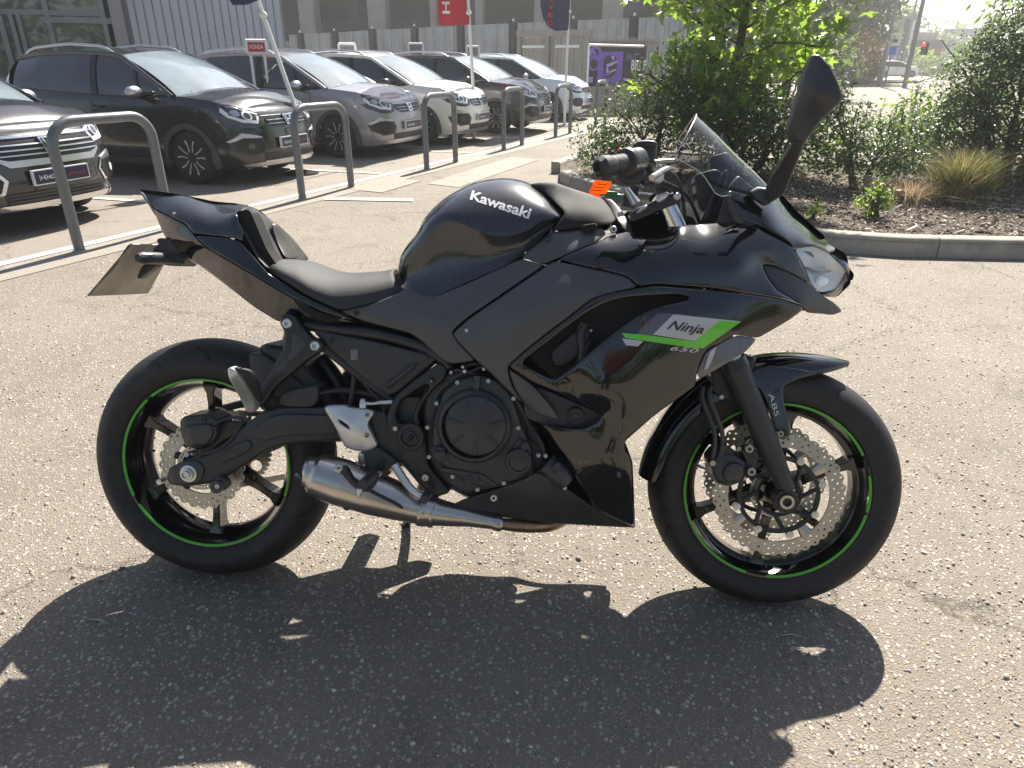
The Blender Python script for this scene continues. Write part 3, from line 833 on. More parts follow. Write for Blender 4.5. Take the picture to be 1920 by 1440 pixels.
HOOPM = mat('galvanised_grey_paint', (0.16, 0.17, 0.185), 0.35, metal=0.35, var=0.15, nscale=8, bump=0.1, bscale=200)
HU = Vector((0.343, 0.939, 0)).normalized()
hoops = [((-3.28, 3.26), .87, 'nearest grey steel hoop barrier, in front of the chrome-grilled car'), ((-2.42, 5.43), .84, 'second grey steel hoop barrier, in front of the black and grey hatchbacks'),
         ((-1.59, 7.62), .86, 'third grey steel hoop barrier, in front of the white hatchback'), ((-0.81, 9.88), .86, 'fourth grey steel hoop barrier, in front of the graphite hatchback'),
         ((-0.05, 12.0), .85, 'fifth grey steel hoop barrier, in front of the ice blue hatchback'), ((0.74, 14.26), .87, 'farthest grey steel hoop barrier, by the picket fence')]
for k, ((x, y), h, label) in enumerate(hoops):
    b = Vector((x, y, 0)); w = (0.80, .80, .76, .70, .76, .66)[k]; r = .17
    L = [b, b + Vector((0, 0, h - r))]
    for i in range(1, 7):
        a = math.pi / 2 * i / 6; L.append(b + HU * (r - r * math.cos(a)) + Vector((0, 0, h - r + r * math.sin(a))))
    Rr = [b + HU * (w - (q - b).dot(HU)) + Vector((0, 0, q.z)) for q in reversed(L)]
    t = tag(empty('hoop_barrier', tuple(b)), label, 'barrier', 'steel hoop barriers along the line')
    V, F = tube_geo([tuple(q - b) for q in L + Rr], .036, 16)
    mesh_obj('hoop', V, F, HOOPM, t, 50)
    for q in (b, b + HU * w):
        V, F = lathe_geo([(.052, -.01), (.052, .006), (.040, .010), (.036, .010)], 16, 'z', tuple(q - b)); mesh_obj('base_collar', V, F, CONC, t, 40)

# ---- flags
FW = mat('flagpole_white', (0.78, 0.78, 0.78), 0.35, var=0.05)
FNAVY = mat('flag_navy', (0.020, 0.028, 0.085), 0.75, var=0.15, nscale=5)
FRED = mat('flag_red', (0.55, 0.025, 0.045), 0.75, var=0.10, nscale=5)
FLET = mat('flag_letter_red', (0.50, 0.03, 0.05), 0.7)
def flag(name, label, base_px, top_px, D, cloth, m, lettering=None):
    t = tag(empty(name, tuple(pos(base_px[0], D))), label, 'flag', 'feather flags between the cars')
    o = Vector(t.location)
    z0 = 0.0
    b = Vector(pos(base_px[0], D)); b2 = Vector(pos(base_px[0], D)); b2.z = zat(*base_px, D)
    tp = Vector(pos(top_px[0], D)); tp.z = zat(*top_px, D)
    d = (tp - b2).normalized(); foot = Vector((b2.x, b2.y, 0)); top = b2 + d * 5.0
    t.location = foot; o = foot
    V, F = tube_geo([tuple(foot - o), tuple(b2 - o), tuple(tp - o), tuple(top - o)], [.026, .026, .022, .012], 10); mesh_obj('pole', V, F, FW, t, 50)
    V, F = lathe_geo([(.20, 0.0), (.20, .02), (.05, .05), (.03, .05)], 20, 'z', (0, 0, 0.002)); mesh_obj('pole_base', V, F, CTRIM, t, 40)
    # cloth: pixel outline on the plane at distance D, gently waved
    P0 = []
    cen = np.array(cloth, float).mean(0)
    def cp(px, py, off=0.0):
        q = Vector(pos(px, D)); q.z = zat(px, py, D)
        dr = Vector(ray(960, 116)); dr.z = 0; dr.normalize()
        return q + dr * (.045 * math.sin(px * .11 + py * .035) + off) - o
    O = []
    for i in range(len(cloth)):
        a, bq = np.array(cloth[i], float), np.array(cloth[(i + 1) % len(cloth)], float); k = max(1, int(np.linalg.norm(bq - a) / 6)); O += [a + (bq - a) * j / k for j in range(k)]
    O = np.array(O); n = len(O)
    gx, gy = np.meshgrid(np.arange(O[:, 0].min(), O[:, 0].max(), 7), np.arange(O[:, 1].min(), O[:, 1].max(), 7)); g_ = np.stack([gx.ravel(), gy.ravel()], 1)
    def ins(q):
        x, y = q[:, 0], q[:, 1]; ok = np.zeros(len(q), bool); j = n - 1
        for i in range(n):
            xi, yi = O[i]; xj, yj = O[j]; ok ^= ((yi > y) != (yj > y)) & (x < (xj - xi) * (y - yi) / (yj - yi + 1e-12) + xi); j = i
        return ok
    g_ = g_[ins(g_)]; A = np.concatenate([O, g_])
    rv, re, rf, *_x = delaunay_2d_cdt([Vector((float(a[0]), float(a[1]))) for a in A], [(i, (i + 1) % n) for i in range(n)], [], 0, 1e-5)
    Q = np.array([(v.x, v.y) for v in rv]); T = np.array([f for f in rf if len(f) == 3]); T = T[ins(Q[T].mean(1))]
    V = [tuple(cp(*q)) for q in Q] + [tuple(cp(*q, .004)) for q in Q]; nv = len(Q)
    cl = mesh_obj('cloth', V, [tuple(f) for f in T] + [(a + nv, c + nv, b_ + nv) for a, b_, c in T], m, t, 60)
    V, F = lathe_geo([(.03, -.03), (.045, -.01), (.045, .01), (.03, .03)], 12, 'z', tuple(tp.lerp(b2, .14) - o)); mesh_obj('clip', V, F, FW, t, 40)
    for (txt, quad, lm, vert) in (lettering or ()):
        Tx, Fx = text_geo(txt, bold=.02); qd = [np.array(c, float) for c in quad]
        V = []
        for u, v in Tx:
            p = (1 - v) * ((1 - u) * qd[0] + u * qd[1]) + v * ((1 - u) * qd[3] + u * qd[2]); V.append(tuple(cp(p[0], p[1], -.012)))
        mesh_obj('lettering', V, Fx, lm, cl, None)
    return t
flag('feather_flag', 'navy feather flag on a leaning white pole beside the black hatchback', (541, 190), (499, 0), 9.1, [(440, -120), (470, -130), (497, -120), (499, 0), (501, 2), (480, 8), (452, 10), (446, -10)], FNAVY)
flag('feather_flag', 'red feather flag with white lettering above the white hatchback', (886, 160), (880, 0), 12.6, [(824, -260), (860, -290), (876, -280), (882, 2), (882, 46), (826, 48), (824, 0)], FRED,
     [('HONDA', [(847, 26), (847, -110), (833, -110), (833, 26)], FW, False)])
flag('feather_flag', 'navy feather flag with red letters above the ice blue hatchback', (1062, 150), (1064, 0), 15.6, [(1012, -250), (1040, -280), (1062, -270), (1065, 0), (1064, 57), (1040, 58), (1026, 50), (1016, 32), (1011, 10)], FNAVY,
     [(c, [(1026, 48 - 15 * i), (1035, 48 - 15 * i), (1035, 38 - 15 * i), (1026, 38 - 15 * i)], FLET, True) for i, c in enumerate('DEVORPPA')])

# ---- small framed boards behind the cars
def board(label, q, D, field, group='framed boards standing behind the cars', txt=None):
    x0, y0, x1, y1 = q
    t = tag(empty('framed_board', tuple(pos((x0 + x1) / 2, D))), label, 'sign', group); o = Vector(t.location)
    a, b = pos(x0, D), pos(x1, D); zt, zb = zat(x0, y0, D), zat(x0, y1, D)
    w = Vector(b - a); wl = w.length; w.normalize(); nrm = Vector((w.y, -w.x, 0))
    def P_(u, z, n_=0): return tuple(Vector(a) + w * (u * wl) + nrm * n_ + Vector((0, 0, z)) - o)
    for (u0, z0_, u1, z1_) in ((0, zb, 0, zt), (1, zb, 1, zt), (0, zt, 1, zt), (0, zb, 1, zb)):
        mesh_obj('frame_bar', *tube_geo([P_(u0, z0_), P_(u1, z1_)], .022, 6), FW, t, 50)
    mesh_obj('panel', [P_(0, zb), P_(1, zb), P_(1, zt), P_(0, zt), P_(0, zb, -.01), P_(1, zb, -.01), P_(1, zt, -.01), P_(0, zt, -.01)], [(0, 1, 2, 3), (7, 6, 5, 4), (0, 4, 5, 1), (2, 6, 7, 3)], field, t, None)
    for u in (.15, .85): mesh_obj('post', *tube_geo([P_(u, .0, -.02), P_(u, zb, -.02)], .02, 8), FW, t, 50)
    if txt:
        Tx, Fx = text_geo(txt, bold=.02)
        mesh_obj('lettering', [P_(.15 + .7 * u, zb + (zt - zb) * (.35 + .35 * v), .006) for u, v in Tx], Fx, FW, t, None)
GREYF = mat('board_grey', (0.22, 0.23, 0.25), 0.5)
board('red board in a white frame behind the black hatchback', (466, 76, 503, 100), 11.2, FRED, txt='HONDA')
board('white framed board behind the grey hatchback roof', (638, 82, 668, 104), 13.6, GREYF)
board('white framed board behind the white hatchback roof', (768, 82, 794, 104), 15.6, GREYF)
board('white framed board half hidden by the red flag pole', (876, 87, 898, 106), 17.6, GREYF)

# ---- showroom building
CLAD = mat('cladding_blue_grey', (0.34, 0.38, 0.45), 0.38, metal=0.3, var=0.06, nscale=1.2)
CLADD = mat('cladding_dark_edge', (0.10, 0.105, 0.12), 0.5)
MULL = mat('mullion_grey', (0.20, 0.21, 0.225), 0.4, metal=0.4)
COLG = mat('column_grey', (0.26, 0.26, 0.28), 0.5, var=0.05)
def shop_glass():
    m, nt, b = nodes_of('shop_glass')
    n = noise(nt, .4, 3, .5); r = ramp(nt, n.outputs['Fac'], [(.3, (.045, .066, .074)), (.7, (.085, .112, .122))]); lk(nt, r.outputs[0], b.inputs['Base Color'])
    b.inputs['Roughness'].default_value = .03; b.inputs['Specular IOR Level'].default_value = 1.0; b.inputs['Coat Weight'].default_value = 1.0; b.inputs['Coat Roughness'].default_value = 0.01
    return m
SGLASS = shop_glass()
shop = tag(empty('showroom', tuple(pos(250, 17.2))), 'showroom with glazed front and blue-grey ribbed cladding behind the first cars', 'building')
so = Vector(shop.location)
WA, WB_ = Vector(pos(258, 17.2)), Vector(pos(541, 18.6)); wd = (WB_ - WA); wl = wd.length; wd.normalize(); wnr = Vector((wd.y, -wd.x, 0))
HT = 9.0
MB().box(tuple((WA + WB_) / 2 - wnr * 2.2 - so + Vector((0, 0, HT / 2))), (wl, 4.1, HT), rz=math.atan2(wd.y, wd.x)).build('wall', CLADD, shop, None)
np_ = 19
for i in range(np_):
    c = WA + wd * (wl * (i + .5) / np_) - wnr * .10
    w_ = wl / np_
    MB().box(tuple(c - so + Vector((0, 0, HT / 2))), (w_ - .022, .09, HT), rz=math.atan2(wd.y, wd.x)).build('cladding_panel', CLAD, shop, bevel=.012, seg=1)
    MB().box(tuple(c + wd * (w_ * .5) + wnr * .01 - so + Vector((0, 0, HT / 2))), (.016, .10, HT), rz=math.atan2(wd.y, wd.x)).build('seam_rib', CLAD, shop, None)
# corner column, glazed part to its left
GA, GB = Vector(pos(-170, 17.6)), Vector(pos(214, 17.0)); gd = GB - GA; gl = gd.length; gd.normalize(); gn = Vector((gd.y, -gd.x, 0)); ga = math.atan2(gd.y, gd.x)
c0, c1 = Vector(pos(216, 16.8)), Vector(pos(257, 16.9)); cm = (c0 + c1) / 2
MB().box(tuple(cm - gn * .25 - so + Vector((0, 0, HT / 2))), ((c1 - c0).length * .55, .5, HT), rz=ga).build('column', COLG, shop, bevel=.01)
MB().box(tuple(c1 - gn * .30 - gd * .12 - so + Vector((0, 0, HT / 2))), (.26, .42, HT), rz=ga).build('column', CLADD, shop, bevel=.01)
xs = [-170, -70, 22, 112, 214]
zt = zat(110, 25, 17.2)
levels = [.05, zt, 4.9, HT]
for i in range(len(xs) - 1):
    a, b = Vector(pos(xs[i], 17.2)), Vector(pos(xs[i + 1], 17.2))
    ta = (a - GA).dot(gd); tb = (b - GA).dot(gd); a, b = GA + gd * ta, GA + gd * tb
    for j in range(3):
        z0, z1 = levels[j], levels[j + 1]
        o = MB().box(tuple((a + b) / 2 - gn * .06 - so + Vector((0, 0, (z0 + z1) / 2))), ((b - a).length, .03, z1 - z0), rz=ga).build('window_pane', SGLASS, shop, None)
        MB().box(tuple((a + b) / 2 - so + Vector((0, 0, z1))), ((b - a).length + .06, .10, .09), rz=ga).build('transom', MULL, shop, bevel=.008)
    MB().box(tuple(a - so + Vector((0, 0, HT / 2))), (.085, .14, HT), rz=ga).build('mullion', MULL, shop, bevel=.008)
b = GA + gd * (Vector(pos(214, 17.2)) - GA).dot(gd)
MB().box(tuple(b - so + Vector((0, 0, HT / 2))), (.085, .14, HT), rz=ga).build('mullion', MULL, shop, bevel=.008)
for px in (50,):      # door leaf stiles under the transom
    a = GA + gd * (Vector(pos(px, 17.2)) - GA).dot(gd)
    for dx in (-.06, .06): MB().box(tuple(a + gd * dx + gn * .03 - so + Vector((0, 0, zt / 2))), (.07, .08, zt - .06), rz=ga).build('door_stile', MULL, shop, bevel=.006)
    MB().box(tuple(a + gd * 1.0 + gn * .03 - so + Vector((0, 0, zt - .12))), (1.2, .07, .10), rz=ga).build('door_rail', MULL, shop, bevel=.006)
MB().box(tuple((GA + GB) / 2 - gn * 3.0 - so + Vector((0, 0, HT / 2))), (gl, 5.5, HT), rz=ga).build('interior', CLADD, shop, None)

# ---- corrugated fence with dark posts
CORR = mat('corrugated_grey', (0.40, 0.43, 0.45), 0.45, metal=0.4, var=0.12, nscale=2.5)
POSTD = mat('fence_post_dark', (0.035, 0.037, 0.045), 0.6)
fence = tag(empty('corrugated_fence', tuple(pos(800, 26))), 'grey corrugated metal fence with dark posts behind the parked cars', 'fence'); fo = Vector(fence.location)
fpx = [548, 568, 632, 702, 780, 865, 962, 1072, 1184, 1300]
def fD(px): return float(np.interp(px, [540, 1310], [33.0, 21.5]))
tops = {q: zat(q, float(np.interp(q, [540, 700, 865, 1000, 1184, 1310], [66, 57, 48, 42, 34, 28])), fD(q)) for q in fpx}
for a, b in zip(fpx[:-1], fpx[1:]):
    p0, p1 = Vector(pos(a, fD(a))), Vector(pos(b, fD(b))); d = p1 - p0; L = d.length; d.normalize(); nr = Vector((d.y, -d.x, 0))
    V, F = [], []; k = int(L / .035)
    for i in range(k + 1):
        t = i / k; z = tops[a] + (tops[b] - tops[a]) * t
        off = nr * (.028 * math.copysign(min(1, abs(1.7 * math.sin(2 * math.pi * t * L / .19))), math.sin(2 * math.pi * t * L / .19)))
        q = p0 + d * (L * t) + off - fo
        V += [(q.x, q.y, 0.0), (q.x, q.y, z), (q.x - nr.x * .02, q.y - nr.y * .02, 0.0), (q.x - nr.x * .02, q.y - nr.y * .02, z)]
    for i in range(k):
        F += [(4 * i, 4 * i + 4, 4 * i + 5, 4 * i + 1), (4 * i + 2, 4 * i + 3, 4 * i + 7, 4 * i + 6), (4 * i + 1, 4 * i + 5, 4 * i + 7, 4 * i + 3)]
    mesh_obj('fence_panel', V, F, CORR, fence, 30)
for q in fpx[1:]:
    p = Vector(pos(q, fD(q) - .08)); z = tops[q] + .05
    MB().box((p.x - fo.x, p.y - fo.y, z / 2), (.26, .16, z), rz=-.5).build('post', POSTD, fence, bevel=.01)
    V, F = lathe_geo([(.035, 0), (.035, .06), (.0001, .10)], 10, 'z', (p.x - fo.x, p.y - fo.y, z)); mesh_obj('post_cap', V, F, FW, fence, 40)

# ---- parking structure behind the fence
CONCB = mat('structure_concrete', (0.36, 0.345, 0.31), 0.8, var=0.15, nscale=1.5, bump=0.3, bscale=30)
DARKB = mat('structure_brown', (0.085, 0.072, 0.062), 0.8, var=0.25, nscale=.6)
park = tag(empty('parking_structure', tuple(pos(820, 44))), 'open concrete parking structure with dark bays above the corrugated fence', 'building'); po = Vector(park.location)
pa, pb = Vector(pos(440, 47)), Vector(pos(1400, 42)); pd = pb - pa; pL = pd.length; pd.normalize(); pn = Vector((pd.y, -pd.x, 0)); pang = math.atan2(pd.y, pd.x)
pm = (pa + pb) / 2 - po
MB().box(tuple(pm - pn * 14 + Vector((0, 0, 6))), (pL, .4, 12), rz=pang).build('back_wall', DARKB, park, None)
MB().box(tuple(pm - pn * 7 + Vector((0, 0, 11))), (pL, 15, .6), rz=pang).build('deck', CONCB, park, bevel=.02)
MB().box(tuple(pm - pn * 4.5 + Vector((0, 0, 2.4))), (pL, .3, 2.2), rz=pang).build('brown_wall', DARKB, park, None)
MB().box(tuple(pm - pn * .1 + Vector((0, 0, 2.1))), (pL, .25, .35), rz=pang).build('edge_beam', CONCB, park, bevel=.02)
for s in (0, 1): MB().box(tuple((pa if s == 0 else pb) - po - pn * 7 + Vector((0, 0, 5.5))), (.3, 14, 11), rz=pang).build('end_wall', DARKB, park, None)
def on_line(px):
    d = ray(px, 116); d2 = Vector((d[0], d[1], 0)); c = Vector((CAM_POS[0], CAM_POS[1], 0))
    w = pa - c; den = d2.x * pd.y - d2.y * pd.x; t = (w.x * pd.y - w.y * pd.x) / den; return c + d2 * t
for px, wpx in ((590, 27), (717, 30), (819, 10), (902, 12), (1010, 14), (1144, 32)):
    p = on_line(px) - po; w = wpx * 44 / 1308
    MB().box((p.x, p.y, 5.5), (w, .9, 11), rz=pang).build('column', CONCB, park, bevel=.03)
    if wpx > 20:
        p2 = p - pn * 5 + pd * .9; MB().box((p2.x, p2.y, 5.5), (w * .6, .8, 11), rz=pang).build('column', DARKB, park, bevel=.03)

# ---- wooden gate and picket fence with banner
def wood_mat(name, a, b):
    m, nt, bs = nodes_of(name)
    tc = nd(nt, 'ShaderNodeTexCoord'); mp = nd(nt, 'ShaderNodeMapping'); mp.inputs['Scale'].default_value = (14, 14, .7); lk(nt, tc.outputs['Object'], mp.inputs[0])
    n = noise(nt, 3, 6, .65, vec=mp.outputs[0]); oi = nd(nt, 'ShaderNodeObjectInfo')
    ad = nd(nt, 'ShaderNodeMath', operation='MULTIPLY_ADD'); lk(nt, oi.outputs['Random'], ad.inputs[0]); ad.inputs[1].default_value = .35; lk(nt, n.outputs['Fac'], ad.inputs[2])
    r = ramp(nt, ad.outputs[0], [(.35, a), (.95, b)]); lk(nt, r.outputs[0], bs.inputs['Base Color']); bs.inputs['Roughness'].default_value = .85
    bp = nd(nt, 'ShaderNodeBump'); bp.inputs['Strength'].default_value = .5; bp.inputs['Distance'].default_value = .01; lk(nt, n.outputs['Fac'], bp.inputs['Height']); lk(nt, bp.outputs[0], bs.inputs['Normal']); return m
GATEW = wood_mat('weathered_gate_wood', (0.24, 0.215, 0.19), (0.42, 0.385, 0.35))
PICKW = wood_mat('weathered_picket_wood', (0.20, 0.18, 0.16), (0.44, 0.405, 0.37))
def row_of_boards(parent, px0, px1, D0, D1, ytop0, ytop1, n, m, name, thick=.025, gap=.012, zlow=0.03, arch=0.0, ybot=None):
    o = Vector(parent.location); p0, p1 = Vector(pos(px0, D0)), Vector(pos(px1, D1)); d = p1 - p0; L = d.length; d.normalize(); ang = math.atan2(d.y, d.x)
    for i in range(n):
        t = (i + .5) / n; c = p0 + d * (L * t); px = px0 + (px1 - px0) * t; D = D0 + (D1 - D0) * t
        z = zat(px, ytop0 + (ytop1 - ytop0) * t, D) + random.uniform(-.012, .012)
        zl = zlow if ybot is None else zat(px, ybot, D)
        MB().box((c.x - o.x, c.y - o.y, (z + zl) / 2), (L / n - gap, thick * random.uniform(.8, 1.2), z - zl), rz=ang + random.uniform(-.02, .02)).build(name, m, parent, bevel=.004, seg=1)
    return p0, p1, d, L, ang
gate = tag(empty('wooden_gate', tuple(pos(1035, 20.6))), 'weathered double wooden gate behind the ice blue hatchback', 'gate'); go = Vector(gate.location)
p0, p1, d, L, ang = row_of_boards(gate, 978, 1100, 21.2, 20.2, 72, 66, 16, GATEW, 'board')
nr = Vector((d.y, -d.x, 0))
ztop = zat(1040, 62, 20.7)
MB().box(tuple((p0 + p1) / 2 - go + nr * .05 + Vector((0, 0, ztop))), (L + .25, .12, .15), rz=ang).build('lintel', GATEW, gate, bevel=.01)
for t in (-.02, .42, 1.02): MB().box(tuple(p0 + d * (L * t) - go + nr * .05 + Vector((0, 0, ztop / 2))), (.13, .11, ztop), rz=ang).build('post', GATEW, gate, bevel=.01)
for t in (.2, .72): MB().box(tuple(p0 + d * (L * t) - go + nr * .045 + Vector((0, 0, ztop - .32))), (L * .36, .03, .07), rz=ang).build('hinge_rail', FW, gate, bevel=.005)
pf = tag(empty('picket_fence', tuple(pos(1160, 20))), 'tall grey picket fence carrying the purple banner', 'fence'); 
p0, p1, d, L, ang = row_of_boards(pf, 1104, 1235, 20.1, 20.6, 68, 72, 30, PICKW, 'picket', gap=.03)
nr = Vector((d.y, -d.x, 0)); fo2 = Vector(pf.location)
for z in (.5, 1.7): MB().box(tuple((p0 + p1) / 2 - fo2 - nr * .035 + Vector((0, 0, z))), (L, .04, .09), rz=ang).build('rail', PICKW, pf, bevel=.005)
lf = tag(empty('pallet_fence', tuple(pos(1160, 18.9))), 'low fence of upright slats below the purple banner', 'fence')
q0, q1, d2, L2, ang2 = row_of_boards(lf, 1106, 1225, 18.9, 19.3, 164, 160, 25, PICKW, 'slat', gap=.028)
lo = Vector(lf.location)
for z in (.12, .62): MB().box(tuple((q0 + q1) / 2 - lo - Vector((d2.y, -d2.x, 0)) * .04 + Vector((0, 0, z))), (L2, .05, .09), rz=ang2).build('rail', PICKW, lf, bevel=.005)
# banner
BNK = mat('banner_black', (0.030, 0.028, 0.038), 0.55); BNP = mat('banner_purple', (0.24, 0.12, 0.55), 0.5, var=0.06); BNL = mat('banner_lilac', (0.50, 0.38, 0.72), 0.5); BNG = mat('banner_grey', (0.16, 0.14, 0.22), 0.5); BNGR = mat('banner_green', (0.10, 0.15, 0.11), 0.5)
ban = tag(empty('banner', tuple(pos(1155, 19.8))), 'black and purple banner with a helmet picture on the picket fence', 'banner'); bo = Vector(ban.location)
def bpt(px, py, off=0.0):
    D = 19.85 + (px - 1104) / 131 * .45 - off * 6; q = Vector(pos(px, D)); q.z = zat(px, py, D); return tuple(q - bo)
def bshape(name, pts, m, off, par=ban):
    return mesh_obj(name, [bpt(*p, off) for p in pts], [tuple(range(len(pts)))], m, par, None)
fld = bshape('banner_field', [(1103, 163), (1210, 160), (1210, 86), (1103, 84)], BNK, 0.0)
bshape('purple_square', [(1121, 155), (1160, 156), (1168, 148), (1168, 97), (1121, 97)], BNP, .01, fld)
def loop(cx, cy, rx, ry, w, m, off):
    n = 28; V = [bpt(cx + (rx - k * w) * math.cos(2 * math.pi * i / n) , cy + (ry - k * w) * math.sin(2 * math.pi * i / n), off) for i in range(n) for k in (0, 1)]
    return mesh_obj('purple_loop', V, [(2 * i, 2 * i + 1, (2 * i + 3) % (2 * n), (2 * i + 2) % (2 * n)) for i in range(n)], m, fld, None)
loop(1116, 99, 11, 12, 4, BNP, .014); loop(1114, 119, 11, 14, 4, BNP, .014)
bshape('purple_bar', [(1107, 93), (1112, 91), (1132, 126), (1128, 130)], BNP, .016, fld)
hs = bshape('helmet_shell', [(1133, 122), (1134, 110), (1140, 104), (1149, 103), (1155, 110), (1157, 120), (1155, 138), (1146, 146), (1137, 145), (1134, 136)], BNK, .02, fld)
bshape('visor_line', [(1137, 121), (1157, 113), (1158, 117), (1139, 127)], BNL, .026, fld); bshape('visor_line', [(1137, 127), (1142, 128), (1142, 134), (1156, 128), (1156, 132), (1138, 140)], BNL, .026, fld)
bshape('chin_line', [(1135, 138), (1147, 132), (1150, 134), (1138, 144)], BNP, .026, fld); bshape('crown_line', [(1145, 105), (1150, 104), (1152, 112), (1149, 114)], BNL, .026, fld)
bshape('green_strip', [(1136, 163), (1175, 161), (1172, 153), (1140, 157)], BNGR, .012, fld); bshape('purple_patch', [(1185, 160), (1200, 160), (1200, 148), (1188, 152)], BNP, .012, fld); bshape('lilac_patch', [(1170, 152), (1182, 151), (1182, 147), (1170, 147)], BNL, .014, fld)
bshape('price_tag', [(1105, 155), (1113, 155), (1113, 144), (1105, 144)], BNL, .014, fld)
for txt, q, m in (('SMALL', [(1173, 113), (1193, 113), (1193, 100), (1173, 100)], BNG), ('IDEAS', [(1171, 127), (1183, 127), (1183, 116), (1171, 116)], BNG), ('BIG F', [(1184, 132), (1212, 133), (1212, 113), (1184, 112)], FW)):
    if txt == 'IDEAS': continue
    Tx, Fx = text_geo(txt, bold=.03); qd = [np.array(c, float) for c in q]
    mesh_obj('banner_text', [bpt(*((1 - v) * ((1 - u) * qd[0] + u * qd[1]) + v * ((1 - u) * qd[3] + u * qd[2])), .02) for u, v in Tx], Fx, m, fld, None)
for pts in ([bpt(1103, 84, .03), bpt(1205, 87, .03)], [bpt(1103, 84, .03), bpt(1103, 163, .03)]): mesh_obj('banner_rail', *tube_geo(pts, .028, 8), FW, ban, 50)

# ================================================================== beyond the planting bed
FARD = 60.0
BRICK = mat('planter_brick', (0.13, 0.075, 0.065), 0.85, var=0.2, nscale=3)
pl_ = tag(empty('planter_wall', tuple(pos(1590, 50))), 'low dark brick planter wall across the road left of the white car', 'wall'); plo = Vector(pl_.location)
a, b = Vector(pos(1545, 50)), Vector(pos(1626, 52)); d = b - a; L = d.length; ang = math.atan2(d.y, d.x); d.normalize()
hw = zat(1590, 133, 51)
for j in range(5):
    for i in range(10):
        c = a + d * (L * (i + .5 + (.5 if j % 2 else 0)) / 10.5) - plo
        MB().box((c.x, c.y, hw * (j + .5) / 5), (L / 10.5 - .015, .4, hw / 5 - .012), rz=ang).build('brick_course', BRICK, pl_, None)
MB().box(tuple((a + b) / 2 - plo + Vector((0, 0, hw + .04))), (L + .1, .5, .08), rz=ang).build('coping', CONC, pl_, bevel=.01)
make_far = []
# white car on the far road
fc = copy_tree(placed[3][0]); FARCAR = fc
wp = G(1676, 147)
fc.location = tuple(Vector(wp) + Vector((1.9, 0, 0))); fc.rotation_euler = (0, 0, R_(-2)); fc.scale = (CS * 1.02,) * 3
tag(fc, 'white car driving past on the far road beyond the planter', 'car', 'x'); del fc['group']
# poles, signals, signs
POLEG = mat('pole_grey', (0.23, 0.23, 0.23), 0.5, metal=0.4, var=0.1)
def pole(name, label, base_px, D, h, r, cat='pole'):
    t = tag(empty(name, tuple(pos(base_px[0], D))), label, cat)
    mesh_obj('post', *tube_geo([(0, 0, 0), (0, 0, h * .35), (0, 0, h)], [r, r * .8, r * .55], 12), POLEG, t, 50); return t
tl1 = pole('traffic_light', 'traffic light with the red lamp lit on a grey pole', (1706, 158), 46, 9.0, .13, 'traffic light')
def faceq(t, px0, py0, px1, py1, D, m, name, dep=.2, parent=None):
    o = Vector(t.location); q0, q1 = pos(px0, D), pos(px1, D); c = Vector((q0 + q1) / 2) - o; zt_, zb_ = zat(px0, py0, D), zat(px0, py1, D)
    return MB().box((c.x, c.y, (zt_ + zb_) / 2), (np.linalg.norm(q1 - q0), dep, abs(zt_ - zb_)), rz=-.4).build(name, m, parent or t, bevel=.01)
SIGK = mat('signal_black', (0.015, 0.015, 0.016), 0.5)
hd = faceq(tl1, 1722, 80, 1735, 103, 45.8, SIGK, 'signal_head', .35)
def emit(name, col, s):
    m, nt, b = nodes_of(name); b.inputs['Base Color'].default_value = (*col, 1); b.inputs['Emission Color'].default_value = (*col, 1); b.inputs['Emission Strength'].default_value = s
    n = noise(nt, 30, 2); mr = nd(nt, 'ShaderNodeMapRange'); mr.inputs['To Min'].default_value = .3; mr.inputs['To Max'].default_value = .5; lk(nt, n.outputs['Fac'], mr.inputs['Value']); lk(nt, mr.outputs[0], b.inputs['Roughness']); return m
REDL = emit('signal_red_lit', (0.9, 0.06, 0.05), 0.4); DARKL = mat('signal_lens_off', (0.05, 0.06, 0.05), 0.3)
for k, m in enumerate((REDL, DARKL, DARKL)):
    q = Vector(pos(1725.5, 45.5)); z = zat(1725, 84 + 7 * k, 45.5)
    V, F = lathe_geo([(.11, -.02), (.10, .02), (.0001, .03)], 16, 'y'); mesh_obj('lamp', [(v[0] + q.x - tl1.location.x, -v[1] + q.y - tl1.location.y, v[2] + z) for v in V], F, m, tl1, 40)
tl2 = pole('sign_post', 'grey post with a blue sign left of the traffic light', (1658, 153), 48, 9.0, .12, 'sign')
BLUES = mat('sign_blue', (0.04, 0.16, 0.55), 0.4); faceq(tl2, 1663, 88, 1676, 103, 47.7, BLUES, 'sign_plate', .05); faceq(tl2, 1664, 80, 1680, 86, 47.7, FW, 'sign_plate', .05); faceq(tl2, 1666, 74, 1676, 79, 47.7, SIGK, 'sign_plate', .2)
pole('lamp_post', 'thin tall lamp post behind the totem sign', (1694, 130), 82, 13.0, .12, 'lamp post')
pole('lamp_post', 'thin dark post in front of the white car', (1668, 150), 50, 2.6, .05, 'post')
tot = tag(empty('totem_sign', tuple(pos(1684, 84))), 'tall dark totem sign with a pale side in front of the far shop', 'sign')
faceq(tot, 1681, 36, 1692, 124, 84, mat('totem_dark', (0.05, 0.06, 0.07), 0.4), 'totem_body', .5); faceq(tot, 1692, 40, 1700, 98, 83.5, FW, 'pale_side', .3); faceq(tot, 1691, 98, 1699, 108, 83.4, BLUES, 'blue_plate', .3)
shp = tag(empty('shop', tuple(pos(1700, 102))), 'low brick shop with pale roof beyond the traffic light', 'building')
